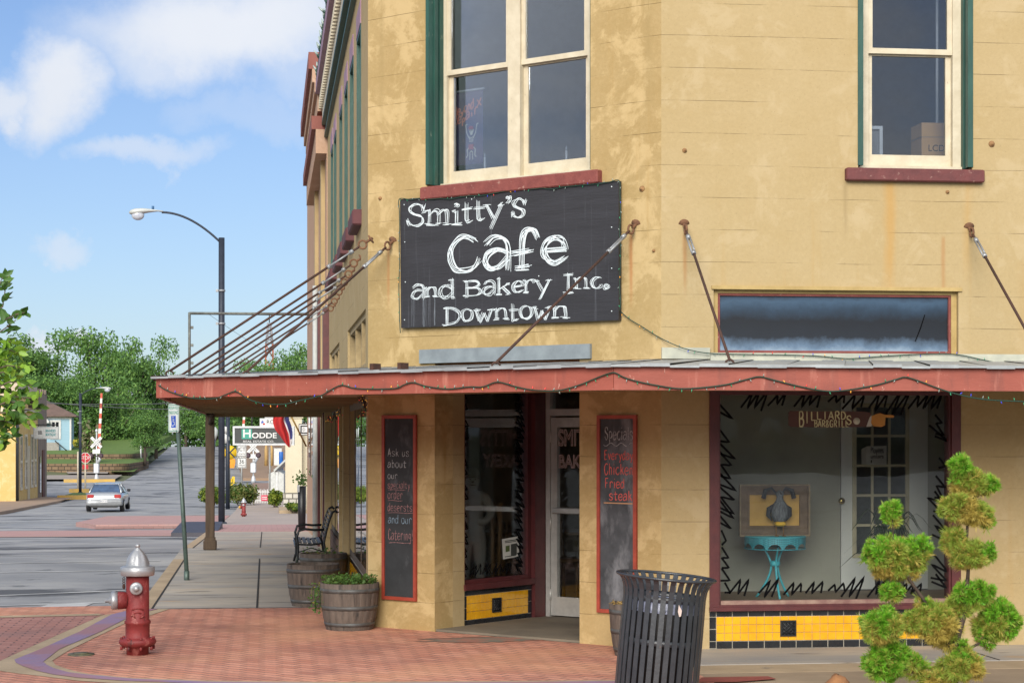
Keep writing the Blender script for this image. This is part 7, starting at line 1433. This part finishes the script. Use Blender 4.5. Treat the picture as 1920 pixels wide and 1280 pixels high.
def tree_proto(kind, label):
    r = random.Random(40 + kind); t = thing('broadleaf_tree', label, 'tree', (0, 0, 0), 0, 'trees on the far hillside'); blobs = []
    nb = [24, 20, 26][kind]
    for k in range(nb):
        a = r.uniform(0, 6.28); h = r.uniform(.22, .90); ring = (.40 if kind != 1 else .34) * math.sin(math.pi * min(1, max(.12, (1.05 - h) * 1.05))) ** .7; q = math.sqrt(r.random()) * ring; s = r.uniform(.085, .155)
        blobs.append((math.cos(a) * q, math.sin(a) * q, h, s * 1.25, s * 1.25, s * .85))
    blobs += [(0, 0, .5, .2, .2, .25)]
    leafmesh('crown', blobs, 7000, .034, kind, TL, t, dens=.30)
    m = MB(); m.tube([(0, 0, -.12), (.005, 0, .15), (0, .005, .35), (.01, 0, .6)], [.03, .024, .02, .008], 8)
    for b in blobs[:9]: m.tube([(0, 0, r.uniform(.18, .4)), (b[0] * .5, b[1] * .5, b[2] * .7), b[:3]], [.014, .009, .003], 5)
    m.build('trunk', TBK, t, uv=False); return t
PR = [tree_proto(k, '') for k in range(3)]
def gy_at(p): return max(terr_h(p.x, p.y), gz(p.y) - .3)
TREES = [(-50, 640, 240, 170, 'leafy oak at the extreme left of the hillside behind the near street tree'), (28, 622, 248, 150, 'broad oak rising behind the yellow building on the far hill'), (100, 618, 262, 160, 'dark oak behind the blue house roof on the far hill'), (176, 602, 250, 150, 'tallest ragged oak on the hill crest above the distant street lamp'), (240, 628, 240, 120, 'oak just right of the tallest crest oak on the hill'), (293, 628, 246, 100, 'loose crowned oak at the right end of the left hill ridge'), (70, 690, 222, 130, 'dense lower oak between the near tree and the blue house'), (150, 690, 224, 120, 'lower oak straight behind the far street lamp head'), (215, 705, 228, 120, 'lower oak above the raised crossing gate arm'), (250, 735, 232, 110, 'oak shading the hill road left of the canopy tip'), (272, 786, 200, 84, 'small round tree with bare trunk on the verge of the hill road'), (276, 752, 300, 60, 'tree beside the crest of the hill road below the canopy tip'),
         (348, 704, 385, 95, 'far tree just behind the left side of the empty sign frame'), (400, 700, 395, 100, 'far tree behind the tall street lamp pole'), (450, 672, 330, 100, 'far tree left of the radio mast'), (505, 668, 320, 110, 'far tree behind the radio mast'), (556, 640, 305, 110, 'far tall tree against the pink building edge'), (600, 660, 310, 110, 'far tree hidden partly by the pink building'), (405, 752, 370, 110, 'dark tree under the canopy left of the charcoal hanging sign'), (470, 735, 258, 110, 'dark tree behind the charcoal hanging sign'), (535, 735, 262, 100, 'dark tree behind the limp flag')]
for i, (px, yt, t_, wpx, lab) in enumerate(TREES):
    g = at(px, 815, t_); g.z = gy_at(g); zt = EYE + (HY - yt) * t_ / F; h = (zt - g.z) * 1.02; w = wpx * t_ / F / .80
    pr = PR[i % 3]; o = pr if i < 3 else dup(pr, g); o.location = g; o.rotation_euler = (0, 0, i * 2.1); o.scale = (w, w, h); o['label'] = lab
    if 'bare trunk' in lab: o.location.z += 1.1
# undergrowth that closes the view between the trunks
m_ = leafmesh('undergrowth', [(at(x, 815, 236).x, at(x, 815, 236).y, terr_h(at(x, 815, 236).x, at(x, 815, 236).y) + 1.6, 6, 3, 2.6) for x in range(-60, 245, 45)] + [(at(x, 815, 300).x, at(x, 815, 300).y, gz(300) + 2, 6, 3, 3.5) for x in (450, 480, 520, 570)] + [(at(x, 815, 388).x, at(x, 815, 388).y, 2.0, 8, 3, 4.0) for x in (330, 370, 410, 450)], 9000, .8, 91, TL); m_['kind'] = 'stuff'
def shrub(name, label, px, t_, wpx, hpx, mats, n, sz, seed, zoff=0., group=None, dpt=1.0):
    g = atg(px, t_); g.z += zoff; u = t_ / F; w, h = wpx * u / 2, hpx * u; r = random.Random(seed); t = thing(name, label, 'shrub', g, 0, group); bl = [(r.uniform(-.6, .6) * w, r.uniform(-.5, .5) * w * dpt, h * r.uniform(.35, .72), w * .42, w * .42 * dpt, h * .34) for _ in range(9)]; leafmesh('foliage', bl, n, sz, seed, mats, t, dens=.35)
    m = MB()
    for k in range(3): b = bl[k]; m.tube([(b[0] * .3, b[1] * .3, -.05), (b[0], b[1], b[2])], .03, 5)
    m.build('stem', TBK, t, uv=False)
SHL = [mat('shrub_yellow_green', (.22, .27, .025), (.15, .21, .02), .65, nscale=1.5, trans=.3), mat('shrub_green', (.08, .15, .02), (.055, .11, .018), .65, nscale=1.5, trans=.25)]; SHG = [SHL[1], SHL[0]]; SHO = [mat('shrub_olive', (.19, .20, .05), (.13, .14, .035), .7, nscale=1.5, trans=.25), SHL[1]]
shrub('hedge', 'yellow green clipped hedge behind the canopy post', 400, 104, 60, 36, SHL, 2200, .17, 1, group='hedges along the far walk'); shrub('shrub', 'olive rounded bush below the route 36 sign post', 452, 103, 66, 44, SHO, 2400, .17, 2); shrub('hedge', 'small yellow green hedge against the cream pillar', 518, 98, 32, 34, SHL, 1500, .15, 3, group='hedges along the far walk'); shrub('shrub', 'yellow blooming bush beside the blue house fence', 150, 196, 30, 20, [mat('shrub_yellow', (.42, .36, .03), (.3, .28, .03), .7, nscale=1, trans=.2), SHL[1]], 900, .3, 4, 2.2); shrub('shrub', 'low grassy clump on the kerbed bed before the stone pillar base', 552, 82, 36, 16, SHG, 900, .14, 5, .1)
shrub('shrub', 'tall grey brown thicket behind the raised crossing gate arm', 172, 188, 40, 100, [mat('thicket_brown', (.20, .19, .10), (.14, .14, .07), .8, nscale=1, trans=.2), TL[1]], 1500, .5, 8, 0)

# ================================================================== LEFT SIDE OF THE STREET
def left_street():
    X = -14.4; Y0, Y1 = 115.5, 126.5; g0 = gz(Y0); t = thing('yellow_building', 'yellow stucco building with tall narrow windows on the left of the street', 'building', (X, Y0, g0)); o = t.location; H = 1.92 + 80 * 116 / F
    m = MB(); m.box(X - 14, X, Y0, Y1, g0 - 1, H - .9); m.box(X - 14, X, Y0, Y1 - 5, H - .9, H - .3); m.build('wall', YEL, t, o); m = MB(); m.box(X - 14.1, X + .08, Y0 - .1, Y1, H - 1.2, H - .95); m.build('parapet_band', mat('pale_band', (.62, .55, .42), None, .8), t, o)
    m = MB(); m.box(X - 6, X - .02, Y0 + 1, Y1, H - .3, H + .5); m.build('parapet', mat('pale_parapet', (.56, .46, .36), None, .8), t, o); m = MB(); m.prism([(X - 14, H + .3), (X - .5, H + .3), (X - 6, H + 1.7)], Y0 + 2, Y1); m.build('roof', mat('brown_roof', (.15, .10, .08), None, .9), t, o)
    for y in (117.3, 119.6, 122.6, 124.4):
        f = MB(Fr((X, y, g0), (0, 1, 0), (-1, 0, 0))); f.frame(0, 1.2, .6, 3.9, .16, -.06, .02); f.box(.16, 1.04, -.05, .02, 2.2, 2.34); w = f.build('window', mat('window_cream', (.66, .60, .46), None, .7), t, o); p = MB(Fr((X, y, g0), (0, 1, 0), (-1, 0, 0))); p.box(.16, 1.04, -.02, .0, .76, 3.74); p.build('pane', GL3, w, o)
    f = MB(); f.box(X, X + .06, 120.9, 122.0, g0 - .2, g0 + 3.2); f.build('door', mat('door_cream', (.60, .52, .36), None, .7), t, o); m = MB(); m.cyl((X + .02, Y0 + .3, g0 - .3), (X + .02, Y0 + .3, H - .9), .13, 8); m.build('downspout', mat('downspout_dark', (.03, .035, .035), None, .5), t, o)
    t = thing('brown_building', 'weathered grey brown building with red door beyond the yellow building', 'building', (X, Y1, gz(Y1))); o = t.location; m = MB(); m.box(X - 12, X + .02, Y1 + .05, Y1 + 5, gz(Y1) - 1, H + .1); m.build('wall', mat('grey_brown_wall', (.27, .21, .16), (.20, .155, .12), .9, nscale=1.2), t, o); 
    for k in range(4): m = MB(); m.box(X - .5, X + .05, Y1 + .1 + k * 1.3, Y1 + .7 + k * 1.3, H + .1, H + .4); m.build('parapet', mat('grey_brown_wall', (0, 0, 0)), t, o)
    m = MB(); m.box(X, X + .08, Y1 + 2.2, Y1 + 3.4, gz(Y1) - .2, gz(Y1) + 3.0); m.build('door', mat('door_red_brown', (.14, .05, .03), None, .7), t, o); m = MB(); m.box(X, X + .07, Y1 + .6, Y1 + 1.4, gz(Y1) + .3, gz(Y1) + 2.6); m.build('window', GL3, t, o)
    c = at(63, 822, 119); t = thing('boutique_sign', 'white hanging boutique sign with teal lettering on the yellow building', 'sign', c, -YAW); u = 119 / F; m = MB(); m.box(0, 46 * u, 0, .2, 0, 22 * u); p = m.build('panel', mat('sign_pale', (.64, .66, .66), None, .5), t); m = MB(); m.frame(-.02, 46 * u + .02, -.02, 22 * u + .02, .05, -.012, -.001); m.build('border', mat('border_grey', (.45, .48, .48), None, .5), p); TE = mat('sign_teal_text', (.05, .28, .30), None, .6); text_mesh('BRANDED', .22, 'lettering', TE, p, Fr(), 32 * u, -.01, 14.5 * u, .001, sx=.62, wide=.006); text_mesh('BOUTIQUE', .22, 'lettering', TE, p, Fr(), 32 * u, -.01, 7.5 * u, .001, sx=.56, wide=.006); text_mesh('BB', .32, 'lettering', mat('sign_grey_text', (.16, .16, .17), None, .6), p, Fr(), 12 * u, -.01, 11 * u, .001, sx=.7, wide=.008); m = MB(); m.tube([(-1.2, .1, 26 * u), (46 * u, .1, 26 * u)], .04, 6); m.tube([(8 * u, .1, 22 * u), (8 * u, .1, 26 * u)], .02, 5); m.tube([(38 * u, .1, 22 * u), (38 * u, .1, 26 * u)], .02, 5); m.build('bracket', SB, t)
    # blue house on the terrace
    T = 206; u = T / F; g = at(108, 838, T); t = thing('blue_house', 'pale blue clapboard house with brown hipped roof on the grassy terrace', 'house', g, -YAW + .18); z = lambda y: (838 - y) * u; BLU = mat('pale_blue_board', (.30, .46, .55), (.26, .41, .50), .8, nscale=3, stretch=(.2, .2, 8)); TRW = mat('house_trim', (.66, .66, .64), None, .7); x1 = 24 * u
    m = MB(); m.box(-9, x1, 0, 8, -1.5, z(779)); m.build('wall', BLU, t); m = MB(); m.add([(-9.6, -.6, z(779)), (x1 + .6, -.6, z(779)), (x1 + .6, 8.6, z(779)), (-9.6, 8.6, z(779)), (-5, 4, z(742)), (-2.6, 4, z(738)), (-9.6, -.6, z(781)), (x1 + .6, -.6, z(781)), (x1 + .6, 8.6, z(781)), (-9.6, 8.6, z(781))], [(0, 1, 5, 4), (1, 2, 5), (2, 3, 4, 5), (3, 0, 4), (0, 6, 7, 1), (1, 7, 8, 2), (2, 8, 9, 3), (3, 9, 6, 0), (9, 8, 7, 6)]); m.build('roof', mat('brown_shingle', (.16, .105, .085), (.12, .08, .065), .9, nscale=2), t)
    m = MB(); m.box(-9.2, x1 + .08, -.08, 0, z(785), z(781)); m.box(x1 - .12, x1 + .06, -.07, 0, -1, z(785)); m.build('trim', TRW, t); f = MB(); f.frame(-14 * u, 6 * u, z(823), z(787), .22, -.10, 0); f.box(-5 * u, -3 * u, -.08, 0, z(820), z(790)); w = f.build('window', TRW, t); p = MB(); p.box(-14 * u + .2, 6 * u - .2, -.05, -.01, z(823) + .2, z(787) - .2); p.build('pane', GL3, w)
    m = MB(); m.prism([(-30 * u, z(775)), (-14 * u, z(789)), (-14 * u, z(793)), (-30 * u, z(793))], -2.2, -.1); m.build('porch_roof', TRW, t); m = MB(); m.box(-9, x1 - 1.2, -.5, -.42, -.9, z(829)); m.build('skirting', mat('grey_boards', (.34, .32, .29), None, .9), t); m = MB(); m.tube([(-4 * u, -.9, z(826)), (18 * u, -1.6, z(844))], .06, 5); m.build('stair_rail', SB, t)
    # terraces with stone retaining walls
    def wall(t_, y0, y1, x0, x1, lab, back):
        pts = [at(x, 815, t_) for x in np.linspace(x0, x1, 12)]; r = [Vector((p.x, p.y)) for p in pts]; e = r[-1]
        for k in range(1, 7): a = k / 6 * math.pi / 2; r.append(Vector((e.x + math.sin(a) * 2.2 * .8, e.y + (1 - math.cos(a)) * 2.2)))
        r.append(r[-1] + Vector((.6, back))); zt, zb = EYE + (HY - y0) * t_ / F, EYE + (HY - y1) * t_ / F - .6; m = MB(); vs = []
        for p in r: vs += [(p.x, p.y, zb), (p.x, p.y, zt), (p.x - .0, p.y + .5, zt)]
        m.add(vs, [f for i in range(len(r) - 1) for f in ((3 * i, 3 * i + 3, 3 * i + 4, 3 * i + 1), (3 * i + 1, 3 * i + 4, 3 * i + 5, 3 * i + 2))]); c = r[0]; tag(m.build('retaining_wall', pavers('terrace_stone', (.22, .15, .09), (.15, .10, .06), (.05, .04, .03), .6, .35, 0, .04, stains=.4), org=(c.x, c.y, zb)), lab, 'wall', 'stone retaining walls of the terrace'); return r, zt
    r, z1 = wall(184, 869, 884, 60, 205, 'lower rough stone retaining wall of the terrace, next to the street', 20); r2, z2 = wall(197, 851, 860, 60, 214, 'upper low stone retaining wall of the terrace, below the blue house lawn', 14)
    zb = EYE - 45 * 197 / F; m = MB(); k = len(r); vs = [(p.x, p.y + .3, z1 - .02) for p in r] + [(q.x, q.y + .1, zb) for q in r2]; m.add(vs, [(i, i + 1, k + i + 1, k + i) for i in range(k - 1)], True)
    zc = EYE - 27 * 208 / F; vs = [(p.x, p.y + .3, z2 - .02) for p in r2] + [(p.x + .4, p.y + 11, zc) for p in r2] + [(p.x + 2, p.y + 40, zc + 1.5) for p in r2]; m.add(vs, [(i, i + 1, k + i + 1, k + i) for i in range(k - 1)] + [(k + i, k + i + 1, 2 * k + i + 1, 2 * k + i) for i in range(k - 1)], True); m.build('lawn', GRASSM, kind='structure')
    m = MB(); a = [at(245, 880, 178), at(300, 878, 178)]; m.sheet([((-14.5, 186), (-12.3, 186)), ((-16.2, 215), (-13.2, 215)), ((-17.8, 250), (-14.6, 250)), ((-18.6, 330), (-16.2, 330))], lambda x, y: gz(y) + .25); m.build('lawn', GRASSM, kind='structure')
    m = MB(); m.sheet([((-60, 172), (-60, 183)), ((-13, 172), (-13.2, 183))], lambda x, y: gz(y) + .05); m.sheet([((-18.2, 184), (-14.6, 184)), ((-20.5, 200), (-16.2, 215)), ((-22, 260), (-17.8, 250))], lambda x, y: gz(y) + .15 + max(0, y - 190) * .02); m.build('driveway', mat('pale_drive', (.34, .29, .25), (.28, .24, .2), .9, nscale=.3), kind='structure')
    m = MB()
    for (xa, xb, y, t_) in [(108, 172, 930, 124), (130, 170, 918, 142), (120, 215, 902, 166)]:
        a, b = at(xa, 815, t_), at(xb, 815, t_); m.box(a.x, b.x, a.y - .25, a.y + .25, gz(a.y) - .3, gz(a.y) + .14)
    m.box(-12.35, -12.05, 92, 126, gz(126) - .3, gz(126) + .1) if False else None; m.build('yellow_kerb', YKERB, kind='structure')
    m = MB(); a, b = at(120, 815, 126), at(162, 815, 126); m.slab([(a.x, a.y), (b.x, b.y), (b.x - .6, b.y + 6), (a.x, a.y + 6)], gz(130) - .3, gz(128) + .08); m.build('verge', GRASSM, kind='structure')
left_street()

# ================================================================== CAR
def car():
    g = atg(195, 93.9); g.z = roadz(g.y) + .01; t = thing('sedan_car', 'silver saloon car driving away down the street', 'car', g, -.02); BODY = mat('silver_car_paint', (.46, .48, .50), (.42, .44, .46), .3, .55, nscale=2, coat=.6); DKP = mat('car_black', (.012, .012, .013), None, .5); GLS = mat('car_glass', (.05, .10, .20), (.02, .04, .08), .06, nscale=2, spec=.9)
    n = 24
    def loft(secs, fr=ID):
        m = MB(fr); vs = []
        for (y, w, z0, z1, p) in secs:
            for k in range(n):
                q = 2 * math.pi * (k + .5) / n; c, s = math.cos(q), math.sin(q); vs.append((w * math.copysign(abs(c) ** (2 / p), c), y, (z0 + z1) / 2 + (z1 - z0) / 2 * math.copysign(abs(s) ** (2 / p), s)))
        m.add(vs, [(i * n + k, i * n + (k + 1) % n, (i + 1) * n + (k + 1) % n, (i + 1) * n + k) for i in range(len(secs) - 1) for k in range(n)] + [tuple(range(n - 1, -1, -1)), tuple(range((len(secs) - 1) * n, len(secs) * n))], True); return m
    b = loft([(0, .78, .30, .70, 5), (.06, .83, .27, .86, 5), (.25, .865, .24, .95, 5), (.9, .875, .22, .96, 5), (1.6, .88, .2, .94, 5), (3.0, .88, .2, .93, 5), (3.9, .86, .22, .88, 5), (4.4, .80, .26, .76, 5), (4.55, .70, .32, .62, 5)]); body = b.build('body', BODY, t)
    c = MB(); vs = []
    for y, w, z in [(.62, .74, .92), (1.15, .60, 1.36), (2.2, .60, 1.40), (3.2, .72, .92)]: vs += [(-w, y, z), (w, y, z)]
    lo = [(-.80, .62, .90), (.80, .62, .90), (-.80, 3.2, .90), (.80, 3.2, .90)]
    c.add([(-.60, 1.15, 1.355), (.60, 1.15, 1.355), (-.60, 2.25, 1.385), (.60, 2.25, 1.385), (-.60, 1.15, 1.33), (.60, 1.15, 1.33), (-.60, 2.25, 1.36), (.60, 2.25, 1.36), (0, 1.7, 1.42)], [(0, 1, 8), (1, 3, 8), (3, 2, 8), (2, 0, 8), (0, 4, 5, 1), (1, 5, 7, 3), (3, 7, 6, 2), (2, 6, 4, 0)], False)
    for s in (-1, 1):
        for (p, q) in [((.60, 1.15, 1.34), (.76, .60, .92)), ((.60, 2.25, 1.37), (.76, 3.15, .92)), ((.61, 1.7, 1.37), (.79, 1.75, .92))]: c.tube([(s * p[0], p[1], p[2]), (s * q[0], q[1], q[2])], .035, 6)
    c.build('cabin', BODY, t)
    w = MB(); w.quad((-.70, .64, .93), (.70, .64, .93), (.57, 1.14, 1.33), (-.57, 1.14, 1.33)); w.build('rear_window', GLS, t)
    for s in (-1, 1): w = MB(); w.poly([(s * .775, .68, .92), (s * .785, 3.1, .92), (s * .595, 2.24, 1.36), (s * .595, 1.16, 1.33)]); w.build('side_window', GLS, t)
    w = MB(); w.quad((-.72, 3.14, .92), (.72, 3.14, .92), (.57, 2.27, 1.37), (-.57, 2.27, 1.37)); w.build('windscreen', GLS, t)
    TLM = mat('tail_red', (.42, .035, .03), (.30, .02, .02), .25)
    for s in (-1, 1): m = MB(); m.box(s * .64 - .16, s * .64 + .16, -.012, .12, .66, .85, .03); m.build('tail_light', TLM, t)
    m = loft([(-.05, .80, .34, .56, 6), (.02, .85, .30, .60, 6), (.2, .88, .28, .60, 6)]); m.build('bumper', mat('bumper_silver', (.36, .37, .38), None, .4, .3), t); m = MB(); m.box(-.17, .17, -.075, -.055, .47, .60); p = m.build('number_plate', SW, t); text_mesh('BCK 472', .09, 'lettering', mat('plate_blue', (.05, .06, .2), None, .5), p, Fr(), 0, -.077, .535, .001)
    m = MB(); m.box(-.5, .5, -.02, .02, .70, .74); m.build('boot_trim', mat('trim_grey', (.25, .26, .27), None, .4), t); m = MB(); m.box(-.62, .62, -.02, .3, .22, .32); m.build('underside', DKP, t)
    for s in (-1, 1):
        m = MB(); m.box(s * .93 - .08, s * .93 + .08, 2.75, 2.85, .92, 1.05, .02); m.build('mirror', DKP, t)
        for y in (.75, 3.6):
            m = MB(); m.lathe([(.18, -.1), (.30, -.1), (.315, -.06), (.315, .06), (.30, .1), (.18, .1)], 22, (s * .80, y, .315), ax=(1, 0, 0)); wh = m.build('wheel', DKP, t); m = MB(); m.lathe([(.02, .0), (.19, -.02), (.2, .03)], 18, (s * .80 + s * .09, y, .315), ax=(s, 0, 0)); m.build('rim', ALU, wh)
car()

# ================================================================== MAST AND WIRES
c = at(505, 700, 420); c.z = 0; u = 420 / F; t = thing('radio_mast', 'red and grey lattice radio mast rising over the far trees', 'mast', c); zt = EYE + (HY - 588) * u; zm = EYE + (HY - 645) * u
for nm, z0, z1, w0, w1, mm in [('lower_lattice', 0, zm, 1.1, .75, mat('mast_red', (.42, .12, .06), None, .6)), ('upper_lattice', zm, zt - 2, .75, .35, mat('mast_grey', (.33, .33, .36), None, .6))]:
    m = MB(); k = 7; A = [(-1, -1), (1, -1), (1, 1), (-1, 1)]
    for a in A: m.tube([(a[0] * w0, a[1] * w0, z0), (a[0] * w1, a[1] * w1, z1)], .16, 4)
    for i in range(k):
        q0, q1 = i / k, (i + 1) / k; a0, a1 = w0 + (w1 - w0) * q0, w0 + (w1 - w0) * q1; y0, y1 = z0 + (z1 - z0) * q0, z0 + (z1 - z0) * q1
        for j in range(4): p, q = A[j], A[(j + 1) % 4]; m.tube([(p[0] * a0, p[1] * a0, y0), (q[0] * a1, q[1] * a1, y1)], .09, 4); m.tube([(q[0] * a0, q[1] * a0, y0), (p[0] * a1, p[1] * a1, y1)], .09, 4)
    m.build(nm, mm, t, uv=False)
m = MB(); m.tube([(0, 0, zt - 2), (0, 0, zt)], .1, 4); m.build('aerial', SB, t, uv=False)
for (a, b, sag, lab) in [((-60, 735, 150), (620, 752, 170), 1.0, 'upper power line crossing in front of the hillside trees'), ((-60, 748, 152), (620, 730, 172), .8, 'lower power line crossing in front of the hillside trees'), ((390, 588, 110), (640, 720, 200), .6, 'thin cable falling to the right inside the empty sign frame')]:
    p, q = at(*a), at(*b); m = MB(); P = [p.lerp(q, i / 16) - Vector((0, 0, sag * 4 * (i / 16) * (1 - i / 16))) for i in range(17)]; m.tube(P, .028 if sag > .6 else .012, 4); tag(m.build('power_line', mat('grey_cable', (.12, .125, .13), None, .6), org=tuple(p), uv=False), lab, 'cable', 'overhead cables')

# ================================================================== ACROSS THE STREET, BEHIND THE CAMERA (seen only as reflections)
def opposite(x0, x1, y, H, lab, m_, rows):
    t = thing('brick_building', lab, 'building', (x0, y, -.13)); m = MB(); m.box(0, x1 - x0, -12, 0, -.2, H); m.box(-.1, x1 - x0 + .1, -.3, .25, H, H + .35); m.build('wall', m_, t)
    for r_ in range(rows):
        for k in range(int((x1 - x0) / 2.6)): w = MB(); w.box(.7 + k * 2.6, 2.0 + k * 2.6, -.1, .02, 1.0 + r_ * 3.6, 3.0 + r_ * 3.6); w.build('window', GL3, t)
OPB = pavers('opposite_brick', (.22, .13, .10), (.17, .10, .08), (.2, .17, .15), .3, .1, 0, .01)
opposite(-40, -6, -75, 5.5, 'low brick shop building across the street behind the viewer', OPB, 1); opposite(-5, 16, -75, 7.0, 'two storey brick building across the street behind the viewer', OPB, 2); opposite(17, 60, -75, 5.5, 'long brick shop building across the street behind the viewer', OPB, 1)
